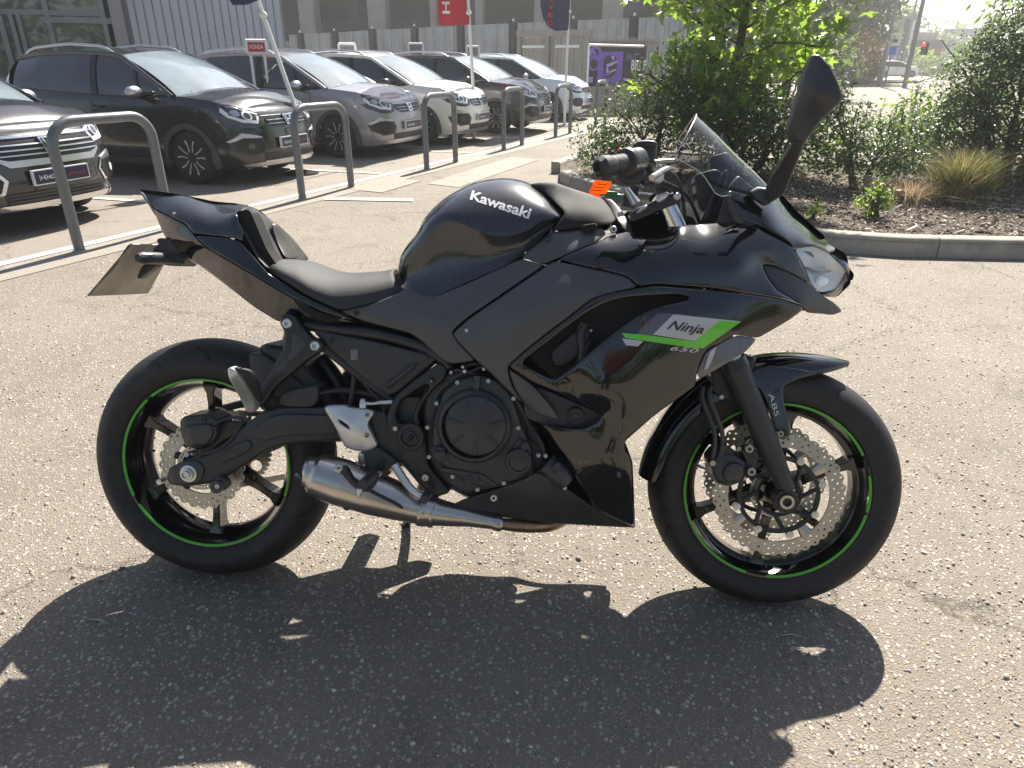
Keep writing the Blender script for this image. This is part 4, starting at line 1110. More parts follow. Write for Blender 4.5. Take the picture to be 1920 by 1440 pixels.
faceq(shp, 1640, 88, 1760, 122, 102, mat('far_brick', (0.33, 0.17, 0.10), 0.85, var=.15), 'wall', 6); faceq(shp, 1640, 77, 1760, 90, 100.5, mat('fascia_dark', (0.06, 0.055, 0.055), 0.6), 'fascia', 5); faceq(shp, 1650, 64, 1745, 77, 102.0, mat('roof_cream', (0.60, 0.52, 0.36), 0.7), 'roof', 5)
bn = faceq(shp, 1638, 90, 1684, 114, 96.5, BNP, 'purple_banner', .1)
V, F = lathe_geo([(.55, -.02), (.60, 0), (.60, .02)], 24, 'y'); q = Vector(pos(1650, 95.8)) - Vector(shp.location); mesh_obj('white_ring', [(v[0] + q.x, v[1] + q.y, v[2] + zat(1650, 101, 95.8)) for v in V], F, FW, shp, 40)
faceq(shp, 1705, 101, 1735, 112, 96.4, GREYF, 'window', .1)
gb = tag(empty('warehouse', tuple(pos(1790, 140))), 'pale grey warehouse far behind the tall shrub', 'building')
wh = faceq(gb, 1755, 58, 1850, 118, 140, mat('warehouse_grey', (0.42, 0.45, 0.47), 0.7), 'wall', 10)
faceq(gb, 1755, 57, 1850, 59, 139.4, COLG, 'roof_edge', 10.5)
kerb2 = tag(empty('kerb', (0, 0, 0)), kind='structure')
kerb_run([tuple(G(1535, 157)[:2]), tuple(G(1600, 156.5)[:2]), tuple(G(1660, 155.5)[:2]), tuple(G(1720, 156)[:2])], length=1.8, w=.3, h=.18, parent=kerb2)
sheet('pavement', [tuple(G(1500, 157)[:2]), tuple(G(1720, 156)[:2]), tuple(G(1760, 143)[:2]), tuple(G(1520, 145)[:2])], .10, CONC)
# ================================================================== motorcycle
LEAN = 0.274744537
_c, _s = math.cos(LEAN), math.sin(LEAN)
def w2b(v): return np.array([v[0], v[1] * _c - v[2] * _s, v[1] * _s + v[2] * _c])
BO = w2b(CAM_POS)
def P(px, py, y):
    """photo pixel -> bike coordinates on the plane `y` metres off the bike's centre (right side negative)"""
    d = w2b(ray(px, py)); return BO + d * ((y - BO[1]) / d[1])
def Pv(px, y):
    return tuple(P(px[0], px[1], y))

def tps(ctrl):
    A = np.array(ctrl, float); X = A[:, :2] / 100.0; z = A[:, 2]
    n = len(X)
    if n < 4 or np.ptp(z) < 1e-9:
        m = z.mean(); return lambda q: np.full(len(q), m)
    def U(r2): return np.where(r2 > 1e-12, r2 * np.log(np.maximum(r2, 1e-12)), 0.0)
    K = U(((X[:, None] - X[None]) ** 2).sum(-1)) + np.eye(n) * 1e-3
    Pm = np.hstack([np.ones((n, 1)), X])
    L = np.zeros((n + 3, n + 3)); L[:n, :n] = K; L[:n, n:] = Pm; L[n:, :n] = Pm.T
    w = np.linalg.lstsq(L, np.concatenate([z, np.zeros(3)]), rcond=None)[0]
    def f(q):
        q = np.asarray(q, float) / 100.0
        return U(((q[:, None] - X[None]) ** 2).sum(-1)) @ w[:n] + np.hstack([np.ones((len(q), 1)), q]) @ w[n:]
    return f

def inside(q, poly):
    q = np.asarray(q); poly = np.asarray(poly)
    x, y = q[:, 0], q[:, 1]; r = np.zeros(len(q), bool)
    j = len(poly) - 1
    for i in range(len(poly)):
        xi, yi = poly[i]; xj, yj = poly[j]
        c = ((yi > y) != (yj > y))
        r ^= c & (x < (xj - xi) * (y - yi) / ((yj - yi) if yj != yi else 1e-9) + xi)
        j = i
    return r

def seg_dist(q, poly):
    q = np.asarray(q); a = np.asarray(poly); b = np.roll(a, -1, 0)
    d = np.full(len(q), 1e9)
    for i in range(len(a)):
        v = b[i] - a[i]; L = (v @ v) or 1e-9
        t = np.clip(((q - a[i]) @ v) / L, 0, 1)
        d = np.minimum(d, np.linalg.norm(q - (a[i] + t[:, None] * v), axis=1))
    return d

def soften(poly, sharp=(), k=0.22):
    """round the corners of a pixel outline a little"""
    out = []; n = len(poly)
    for i, p in enumerate(poly):
        p = np.array(p[:2], float)
        a = np.array(poly[i - 1][:2], float); b = np.array(poly[(i + 1) % n][:2], float)
        if i in sharp: out.append(p); continue
        ka = min(k, 9.0 / max(np.linalg.norm(a - p), 1e-6)); kb = min(k, 9.0 / max(np.linalg.norm(b - p), 1e-6))
        pa, pb = p + (a - p) * ka, p + (b - p) * kb
        out += [pa, 0.25 * pa + 0.5 * p + 0.25 * pb, pb]
    return np.array(out)

def resample(poly, step):
    A = np.vstack([poly, poly[:1]]); d = np.r_[0, np.cumsum(np.linalg.norm(np.diff(A, axis=0), axis=1))]
    k = max(8, int(round(d[-1] / step))); t = np.linspace(0, d[-1], k, endpoint=False)
    return np.stack([np.interp(t, d, A[:, 0]), np.interp(t, d, A[:, 1])], 1)

SURF = {}
def panel_geo(outline, y=None, ctrl=None, holes=(), thick=0.006, rnd=3.0, depth=0.004, step=4.0, soft=True, grid=8.0):
    """a shell cut to a photo outline. Outline points (px, py) or (px, py, y); y is the sideways
    position, spread over the shell by a thin plate spline. rnd: edge rounding in pixels."""
    ct = [p for p in outline if len(p) == 3] + list(ctrl or [])
    yf = tps(ct) if ct else (lambda q: np.full(len(q), y))
    O = soften(outline) if soft else np.array([p[:2] for p in outline], float)
    def keep_corners(A0):
        out = []
        for i in range(len(A0)):
            a, b = A0[i], A0[(i + 1) % len(A0)]; k = max(1, int(np.linalg.norm(b - a) / step)); out += [a + (b - a) * j / k for j in range(k)]
        return np.array(out)
    O = resample(O, step) if soft else keep_corners(O)
    H = [resample(soften(h), step) for h in holes]
    pts = [O] + H
    edges = []; n = 0
    for L in pts:
        m = len(L); edges += [(n + i, n + (i + 1) % m) for i in range(m)]; n += m
    nb = n
    extra = []
    x0, y0 = O.min(0); x1, y1 = O.max(0)
    gx, gy = np.meshgrid(np.arange(x0, x1, grid), np.arange(y0, y1, grid))
    gx = gx + (np.arange(gx.shape[0]) % 2)[:, None] * grid * 0.5
    g = np.stack([gx.ravel(), gy.ravel()], 1)
    for L in pts:
        d = np.roll(L, -1, 0) - np.roll(L, 1, 0)
        d = d / np.maximum(np.linalg.norm(d, axis=1, keepdims=True), 1e-6)
        nrm = np.stack([-d[:, 1], d[:, 0]], 1)
        for off in ((rnd * 0.15, rnd * 0.45, rnd) if rnd > 0 else ()):
            for sgn in (1, -1):
                extra.append((L + nrm * off * sgn, off * 0.9))
    if len(g): extra.append((g, max(rnd * 1.4, grid * 0.35)))
    keep = []
    for q, dmin in extra:
        ok = inside(q, O)
        for h in H: ok &= ~inside(q, h)
        d = np.min([seg_dist(q, L) for L in pts], axis=0)
        keep.append(q[ok & (d >= dmin)])
    A = np.concatenate(pts + keep)
    rv, re, rf, ov, oe, of = delaunay_2d_cdt([Vector((float(a[0]), float(a[1]))) for a in A], edges, [], 0, 1e-4)
    Q = np.array([(v.x, v.y) for v in rv])
    T = np.array([f for f in rf if len(f) == 3])
    cen = Q[T].mean(1)
    ok = inside(cen, O)
    for h in H: ok &= ~inside(cen, h)
    T = T[ok]
    yy = yf(Q)
    if rnd > 0 and depth > 0:
        d = np.min([seg_dist(Q, L) for L in pts], axis=0)
        t = np.clip(1 - d / rnd, 0, 1)
        yy = yy + depth * (1 - np.sqrt(np.maximum(0, 1 - t * t)))
    V = np.array([P(q[0], q[1], v) for q, v in zip(Q, yy)])
    # orient towards the right side (-y)
    F = []
    for a, b, c in T:
        nn = np.cross(V[b] - V[a], V[c] - V[a])
        F.append((a, b, c) if nn[1] < 0 else (a, c, b))
    VB = V.copy(); VB[:, 1] += thick
    n = len(V)
    FF = list(F) + [(a + n, c + n, b + n) for a, b, c in F]
    cnt = {}
    for f in F:
        for i in range(3):
            cnt[(f[i], f[(i + 1) % 3])] = 1
    for (a, b) in cnt:
        if (b, a) not in cnt: FF.append((b, a, a + n, b + n))
    return np.vstack([V, VB]), FF

def panel(name, outline, m, parent, y=None, mirror=False, smooth=38, **kw):
    V, F = panel_geo(outline, y, **kw)
    o = mesh_obj(name, V, F, m, parent, smooth)
    SURF[o.name] = o
    if mirror:
        V2 = V.copy(); V2[:, 1] *= -1
        mesh_obj(name, V2, [tuple(reversed(f)) for f in F], m, parent, smooth)
    return o

def cast(o, px, py, off=0.0):
    """point where the pixel's ray meets a built part, and its normal (bike coordinates)"""
    b = o.get('_bvh') if False else BV.get(o.name)
    if b is None:
        b = BV[o.name] = BVHTree.FromPolygons([v.co.copy() for v in o.data.vertices], [tuple(p.vertices) for p in o.data.polygons])
    d = Vector(w2b(ray(px, py)))
    h = b.ray_cast(Vector(BO), d)
    if h[0] is None: return None, None
    nrm = h[1] if h[1].dot(d) < 0 else -h[1]
    return h[0] + nrm * off, nrm
BV = {}

def bolt(px, py, r, m, parent, y=None, on=None, name='bolt', h=0.006, socket=None):
    if on is not None:
        p, nrm = cast(on, px, py)
        if p is None: on = None
    if on is None:
        p = Vector(P(px, py, y if y is not None else -0.15)); nrm = Vector((0, -1, 0))
    prof = [(r, 0.004), (r, -h * 0.6), (r * 0.82, -h), (r * 0.45, -h), (r * 0.40, -h * 0.3), (0.0001, -h * 0.3)]
    V, F = lathe_geo(prof, 14, 'y')
    q = Vector((0, -1, 0)).rotation_difference(nrm).to_matrix()
    o = mesh_obj(name, [tuple(q @ Vector(v) + p) for v in V], F, m, parent, 30)
    if socket:
        V, F = lathe_geo([(r * 0.42, -h * 0.32), (0.0001, -h * 0.34)], 6, 'y')
        mesh_obj('socket', [tuple(q @ Vector(v) + p) for v in V], F, socket, o, 30)
    return o

def lathe_px(name, px, py, prof, m, parent, n=40, smooth=35, ry=None, caps=True):
    """lathe about the bike's sideways axis; prof [(radius, y)], centre seen at the pixel on plane ry"""
    c = P(px, py, ry if ry is not None else prof[0][1])
    V, F = lathe_geo(prof, n, 'y', (c[0], 0, c[2]), caps)
    return mesh_obj(name, V, F, m, parent, smooth)

def tube_px(name, pts, r, m, parent, n=12, sm=5, smooth=50):
    """pts [(px, py, y)]"""
    Q = [tuple(P(*p)) for p in pts]
    if isinstance(r, (list, tuple)):
        R2 = []
        for i in range(len(r) - 1): R2 += [r[i] + (r[i + 1] - r[i]) * j / sm for j in range(sm)]
        R2.append(r[-1])
        V, F = tube_geo(smooth_path(Q, sm) if len(Q) > 2 else [tuple(Vector(Q[0]).lerp(Vector(Q[1]), j / sm)) for j in range(sm + 1)], R2, n)
    else:
        V, F = tube_geo(smooth_path(Q, sm), r, n)
    return mesh_obj(name, V, F, m, parent, smooth)

def bez(p0, p1, p2, p3, n):
    t = np.linspace(0, 1, n)[:, None]
    p0, p1, p2, p3 = map(np.array, (p0, p1, p2, p3))
    return (1 - t) ** 3 * p0 + 3 * (1 - t) ** 2 * t * p1 + 3 * (1 - t) * t * t * p2 + t ** 3 * p3

def interp_rows(rows, k):
    """Catmull-Rom between rows of section points"""
    R3 = np.array(rows); out = []
    for i in range(len(R3) - 1):
        p0 = R3[max(i - 1, 0)]; p1 = R3[i]; p2 = R3[i + 1]; p3 = R3[min(i + 2, len(R3) - 1)]
        for j in range(k):
            t = j / k
            out.append(0.5 * (2 * p1 + (p2 - p0) * t + (2 * p0 - 5 * p1 + 4 * p2 - p3) * t * t + (3 * p1 - p0 - 3 * p2 + p3) * t ** 3))
    out.append(R3[-1]); return np.array(out)

def skin_rows(name, rows, m, parent, smooth=45, both=True, close_ends=True):
    """rows of half sections from right edge (y<0) to centre; mirrored into one shell"""
    rows = np.array(rows)
    if both:
        mir = rows[:, ::-1].copy(); mir[:, :, 1] *= -1
        rows = np.concatenate([rows, mir[:, 1:]], axis=1)
    a, b = rows.shape[:2]
    V = rows.reshape(-1, 3); F = []
    for i in range(a - 1):
        for j in range(b - 1):
            F.append((i * b + j, i * b + j + 1, (i + 1) * b + j + 1, (i + 1) * b + j))
    if close_ends:
        F.append(tuple(range(b - 1, -1, -1))); F.append(tuple(range((a - 1) * b, a * b)))
        # underside
        for i in range(a - 1): F.append((i * b + b - 1, i * b, (i + 1) * b, (i + 1) * b + b - 1))
    o = mesh_obj(name, V, F, m, parent, smooth)
    bm = bmesh.new(); bm.from_mesh(o.data); bmesh.ops.recalc_face_normals(bm, faces=bm.faces); bm.to_mesh(o.data); bm.free()
    return o


def decal_text(name, s, quad, on, m, parent, off=0.0012, **kw):
    """text laid on a part; quad = pixel corners (lower left, lower right, upper right, upper left)"""
    T, F = text_geo(s, **kw)
    q = [np.array(c, float) for c in quad]
    V = []
    for u, v in T:
        px = (1 - v) * ((1 - u) * q[0] + u * q[1]) + v * ((1 - u) * q[3] + u * q[2])
        p, nr = cast(on, px[0], px[1], off)
        if p is None: p = Vector(P(px[0], px[1], -0.2))
        V.append(tuple(p))
    return mesh_obj(name, V, F, m, parent, None)

def decal_poly(name, poly, on, m, parent, off=0.0008, grid=8.0):
    A0 = np.array([p[:2] for p in poly], float); O = []
    for i in range(len(A0)):
        a, b = A0[i], A0[(i + 1) % len(A0)]; k = max(1, int(np.linalg.norm(b - a) / 5)); O += [a + (b - a) * j / k for j in range(k)]
    O = np.array(O)
    x0, y0 = O.min(0); x1, y1 = O.max(0)
    gx, gy = np.meshgrid(np.arange(x0, x1, grid), np.arange(y0, y1, grid))
    g = np.stack([gx.ravel(), gy.ravel()], 1)
    if len(g):
        g = g[inside(g, O)]
        if len(g): g = g[seg_dist(g, O) > 2]
    A = np.concatenate([O, g]) if len(g) else O
    n = len(O)
    rv, re, rf, *_r = delaunay_2d_cdt([Vector((float(a[0]), float(a[1]))) for a in A], [(i, (i + 1) % n) for i in range(n)], [], 0, 1e-4)
    Q = np.array([(v.x, v.y) for v in rv]); T = np.array([f for f in rf if len(f) == 3])
    T = T[inside(Q[T].mean(1), O)]
    V = []
    for a in Q:
        p, nr = cast(on, a[0], a[1], off)
        if p is None:
            c = O.mean(0); b = a + (c - a) * 0.06
            p, nr = cast(on, b[0], b[1], off)
            if p is None: p = Vector(P(a[0], a[1], -0.2))
        V.append(tuple(p))
    return mesh_obj(name, V, T, m, parent, None)
# ---- materials of the motorcycle
def paint_black(name, col, flake=0.0, rough=0.18, coat=1.0):
    m, nt, b = nodes_of(name)
    n = noise(nt, 900, 2, 0.5)
    r = ramp(nt, n.outputs['Fac'], [(0.45, col), (0.72, tuple(c + flake for c in col))])
    lk(nt, r.outputs[0], b.inputs['Base Color'])
    b.inputs['Metallic'].default_value = 0.25 if flake else 0.0
    n2 = noise(nt, 14, 4, 0.6)
    mr = nd(nt, 'ShaderNodeMapRange'); mr.inputs['To Min'].default_value = rough * 0.8; mr.inputs['To Max'].default_value = rough * 1.3
    lk(nt, n2.outputs['Fac'], mr.inputs['Value']); lk(nt, mr.outputs[0], b.inputs['Roughness'])
    b.inputs['Coat Weight'].default_value = coat; b.inputs['Coat Roughness'].default_value = 0.025
    return m
GLOSS = paint_black('gloss_black_paint', (0.005, 0.0055, 0.0065), 0.0, 0.11)
FLAKE = paint_black('metallic_flake_black', (0.013, 0.015, 0.020), 0.075, 0.24)
SATIN = mat('satin_black_plastic', (0.040, 0.041, 0.044), 0.44, var=0.18, nscale=9, bump=0.12, bscale=900)
MATTE = mat('matte_grey_black_panel', (0.078, 0.080, 0.086), 0.36, var=0.1, nscale=7, bump=0.08, bscale=1200, coat=0.15, coat_rough=0.25)
ENGINE = mat('engine_black', (0.042, 0.0425, 0.045), 0.38, var=0.25, nscale=20, bump=0.3, bscale=420, coat=0.2, coat_rough=0.25)
FRAMEM = mat('frame_black', (0.018, 0.019, 0.022), 0.38, var=0.2, nscale=14, coat=0.2, coat_rough=0.2)
COVERM = mat('cover_soft_black', (0.024, 0.024, 0.026), 0.62, var=0.12, bump=0.15, bscale=900, spec=0.25)
VINYL = mat('seat_vinyl', (0.030, 0.031, 0.033), 0.52, var=0.08, nscale=30, bump=0.5, bscale=1400)
STEEL = mat('brushed_steel', (0.56, 0.53, 0.49), 0.27, metal=1.0, var=0.1, nscale=5, bump=0.05, bscale=200)
DISCM = mat('disc_steel', (0.48, 0.46, 0.43), 0.36, metal=1.0, var=0.1, nscale=40)
ALU = mat('cast_aluminium', (0.72, 0.72, 0.71), 0.40, metal=0.75, var=0.06, nscale=20, bump=0.1, bscale=600)
CHROME = mat('chrome', (0.80, 0.80, 0.80), 0.10, metal=1.0, var=0.03)
BOLTM = mat('zinc_bolt', (0.70, 0.70, 0.69), 0.30, metal=0.9, var=0.1, nscale=100)
GREEN = mat('rim_stripe_green', (0.10, 0.52, 0.035), 0.35, var=0.05)
DECALG = mat('decal_green', (0.13, 0.62, 0.03), 0.22, var=0.02, coat=0.8)
DECALS = mat('decal_silver', (0.52, 0.52, 0.54), 0.28, var=0.04, coat=0.8)
DECALD = mat('decal_grey', (0.10, 0.095, 0.11), 0.25, var=0.05, coat=0.8)
DECALW = mat('decal_white', (0.72, 0.72, 0.73), 0.35, var=0.03)
DECALK = mat('decal_black', (0.012, 0.012, 0.013), 0.3, var=0.03)
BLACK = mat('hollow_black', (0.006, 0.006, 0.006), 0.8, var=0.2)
RADM = mat('radiator_black', (0.016, 0.016, 0.017), 0.5, var=0.2, bump=0.5, bscale=700)
PADG = mat('pillion_pad_grey', (0.075, 0.070, 0.063), 0.40, var=0.08, bump=0.15, bscale=900)
PLATEB = mat('plate_back_beige', (0.40, 0.36, 0.30), 0.6, var=0.22, nscale=14)
ORANGE = mat('key_tag_orange', (0.95, 0.27, 0.012), 0.45, var=0.04, nscale=20)
_nt = ORANGE.node_tree; _tl = nd(_nt, 'ShaderNodeBsdfTranslucent'); _tl.inputs[0].default_value = (1.0, 0.34, 0.03, 1)
_mx = nd(_nt, 'ShaderNodeMixShader'); _mx.inputs[0].default_value = 0.6
lk(_nt, _nt.nodes['Principled BSDF'].outputs[0], _mx.inputs[1]); lk(_nt, _tl.outputs[0], _mx.inputs[2]); lk(_nt, _mx.outputs[0], _nt.nodes['Material Output'].inputs[0])
TAGGREEN = mat('key_fob_green', (0.05, 0.28, 0.07), 0.3, var=0.1)
RED = mat('switch_red', (0.6, 0.03, 0.03), 0.4)
LENSG = mat('indicator_lens_grey', (0.16, 0.155, 0.16), 0.25, var=0.15, nscale=20, coat=0.6)
GOLD = mat('bracket_brass', (0.52, 0.42, 0.25), 0.4, metal=0.8, var=0.2, nscale=40)
REFLB = mat('headlight_reflector', (0.86, 0.87, 0.88), 0.28, metal=0.25, var=0.03)

def glass_mat(name, col, alpha_rough=0.02, mixf=0.5):
    m, nt, b = nodes_of(name)
    nt.nodes.remove(b)
    out = nt.nodes['Material Output']
    tr = nd(nt, 'ShaderNodeBsdfTransparent'); tr.inputs[0].default_value = (*col, 1)
    gl = nd(nt, 'ShaderNodeBsdfGlossy'); gl.inputs['Roughness'].default_value = alpha_rough; gl.inputs[0].default_value = (1, 1, 1, 1)
    lw = nd(nt, 'ShaderNodeLayerWeight'); pw = nd(nt, 'ShaderNodeMath', operation='POWER'); lk(nt, lw.outputs['Facing'], pw.inputs[0]); pw.inputs[1].default_value = 4.0
    fr = nd(nt, 'ShaderNodeMath', operation='MULTIPLY_ADD'); lk(nt, pw.outputs[0], fr.inputs[0]); fr.inputs[1].default_value = 0.9; fr.inputs[2].default_value = 0.045
    n = noise(nt, 5, 3); mr = nd(nt, 'ShaderNodeMapRange'); mr.inputs['To Min'].default_value = 0.9 * mixf; mr.inputs['To Max'].default_value = 1.1 * mixf
    lk(nt, n.outputs['Fac'], mr.inputs['Value'])
    mu = nd(nt, 'ShaderNodeMath', operation='MULTIPLY_ADD'); mu.use_clamp = True
    lk(nt, fr.outputs[0], mu.inputs[0]); lk(nt, mr.outputs[0], mu.inputs[1]); mu.inputs[2].default_value = 0.0
    mx = nd(nt, 'ShaderNodeMixShader'); lk(nt, mu.outputs[0], mx.inputs[0]); lk(nt, tr.outputs[0], mx.inputs[1]); lk(nt, gl.outputs[0], mx.inputs[2])
    lk(nt, mx.outputs[0], out.inputs[0]); return m
SCREEN = glass_mat('smoked_screen', (0.70, 0.70, 0.71), 0.02, 1.0)
LENS = glass_mat('clear_lens', (0.93, 0.94, 0.95), 0.02, 1.0)

def rubber_mat():
    m, nt, b = nodes_of('tyre_rubber')
    tc = nd(nt, 'ShaderNodeTexCoord'); sp = nd(nt, 'ShaderNodeSeparateXYZ'); lk(nt, tc.outputs['Object'], sp.inputs[0])
    at2 = nd(nt, 'ShaderNodeMath', operation='ARCTAN2'); lk(nt, sp.outputs['Z'], at2.inputs[0]); lk(nt, sp.outputs['X'], at2.inputs[1])
    ab = nd(nt, 'ShaderNodeMath', operation='ABSOLUTE'); lk(nt, sp.outputs['Y'], ab.inputs[0])
    # sipes: angle * n + |y| * k
    m1 = nd(nt, 'ShaderNodeMath', operation='MULTIPLY'); lk(nt, at2.outputs[0], m1.inputs[0]); m1.inputs[1].default_value = 13 / (2 * math.pi)
    m2 = nd(nt, 'ShaderNodeMath', operation='MULTIPLY_ADD'); lk(nt, ab.outputs[0], m2.inputs[0]); m2.inputs[1].default_value = 13.0; lk(nt, m1.outputs[0], m2.inputs[2])
    fr = nd(nt, 'ShaderNodeMath', operation='FRACT'); lk(nt, m2.outputs[0], fr.inputs[0])
    lt = nd(nt, 'ShaderNodeMath', operation='LESS_THAN'); lk(nt, fr.outputs[0], lt.inputs[0]); lt.inputs[1].default_value = 0.075
    # only on the tread (large radius)
    x2 = nd(nt, 'ShaderNodeVectorMath', operation='LENGTH')
    cb = nd(nt, 'ShaderNodeCombineXYZ'); lk(nt, sp.outputs['X'], cb.inputs[0]); lk(nt, sp.outputs['Z'], cb.inputs[2]); lk(nt, cb.outputs[0], x2.inputs[0])
    gt = nd(nt, 'ShaderNodeMath', operation='GREATER_THAN'); lk(nt, x2.outputs['Value'], gt.inputs[0]); gt.inputs[1].default_value = 0.264
    mu = nd(nt, 'ShaderNodeMath', operation='MULTIPLY'); lk(nt, lt.outputs[0], mu.inputs[0]); lk(nt, gt.outputs[0], mu.inputs[1])
    n = noise(nt, 55, 5, 0.65)
    r = ramp(nt, n.outputs['Fac'], [(0.3, (0.014, 0.014, 0.015)), (0.62, (0.026, 0.025, 0.025)), (0.8, (0.052, 0.048, 0.043))])
    mixc = nd(nt, 'ShaderNodeMix', data_type='RGBA'); lk(nt, mu.outputs[0], mixc.inputs[0]); lk(nt, r.outputs[0], mixc.inputs[6]); mixc.inputs[7].default_value = (0.004, 0.004, 0.004, 1)
    lk(nt, mixc.outputs[2], b.inputs['Base Color'])
    b.inputs['Roughness'].default_value = 0.62
    # fine concentric ribs + sipe depth
    wv = nd(nt, 'ShaderNodeMath', operation='MULTIPLY'); lk(nt, x2.outputs['Value'], wv.inputs[0]); wv.inputs[1].default_value = 900
    sn = nd(nt, 'ShaderNodeMath', operation='SINE'); lk(nt, wv.outputs[0], sn.inputs[0])
    h = nd(nt, 'ShaderNodeMath', operation='MULTIPLY_ADD'); lk(nt, mu.outputs[0], h.inputs[0]); h.inputs[1].default_value = -3.0
    s2 = nd(nt, 'ShaderNodeMath', operation='MULTIPLY'); lk(nt, sn.outputs[0], s2.inputs[0]); s2.inputs[1].default_value = 0.06; lk(nt, s2.outputs[0], h.inputs[2])
    bp = nd(nt, 'ShaderNodeBump'); bp.inputs['Strength'].default_value = 0.6; bp.inputs['Distance'].default_value = 0.002
    lk(nt, h.outputs[0], bp.inputs['Height']); lk(nt, bp.outputs[0], b.inputs['Normal'])
    return m
RUBBER = rubber_mat()
RIMBLK = paint_black('rim_gloss_black', (0.008, 0.008, 0.009), 0.0, 0.16, 0.8)

bike = empty('motorcycle', (0, 0, 0.003))
bike.rotation_euler = (-LEAN, 0, 0)
tag(bike, 'black sports motorcycle with green rim stripes, parked on its side stand in the foreground', 'motorcycle')

# ------------------------------------------------------------------ wheels
def disc_geo(ro, ri, y, holes, petals=0, amp=0.004, thick=0.005, n=220):
    """drilled, scalloped brake disc in the xz plane"""
    t = np.linspace(0, 2 * math.pi, n, endpoint=False)
    rr = ro - (amp * (0.5 - 0.5 * np.cos(t * petals)) ** 2 if petals else 0)
    O = np.stack([rr * np.cos(t), rr * np.sin(t)], 1)
    t2 = np.linspace(0, 2 * math.pi, 90, endpoint=False)
    I = np.stack([ri * np.cos(t2), ri * np.sin(t2)], 1)
    L = [O, I]
    for (r, a, hr) in holes:
        t3 = np.linspace(0, 2 * math.pi, 8, endpoint=False)
        L.append(np.stack([r * math.cos(a) + hr * np.cos(t3), r * math.sin(a) + hr * np.sin(t3)], 1))
    e = []; k = 0
    for q in L: e += [(k + i, k + (i + 1) % len(q)) for i in range(len(q))]; k += len(q)
    A = np.concatenate(L)
    rv, re, rf, *_r = delaunay_2d_cdt([Vector((float(a[0]), float(a[1]))) for a in A], e, [], 0, 1e-7)
    Q = np.array([(v.x, v.y) for v in rv]); T = np.array([f for f in rf if len(f) == 3])
    c = Q[T].mean(1)
    ok = inside(c, O) & ~inside(c, I)
    for (r, a, hr) in holes:
        ok &= np.hypot(c[:, 0] - r * math.cos(a), c[:, 1] - r * math.sin(a)) > hr * 0.9
    T = T[ok]
    V = [(q[0], y, q[1]) for q in Q]; n0 = len(V)
    V += [(q[0], y + thick, q[1]) for q in Q]
    F = []
    cnt = {}
    for a, b, c in T:
        p, q, s = Q[a], Q[b], Q[c]
        if (q[0] - p[0]) * (s[1] - p[1]) - (q[1] - p[1]) * (s[0] - p[0]) < 0: b, c = c, b
        F += [(a, b, c), (a + n0, c + n0, b + n0)]
        for i, j in ((a, b), (b, c), (c, a)): cnt[(i, j)] = 1
    for (a, b) in cnt:
        if (b, a) not in cnt: F.append((b, a, a + n0, b + n0))
    return V, F

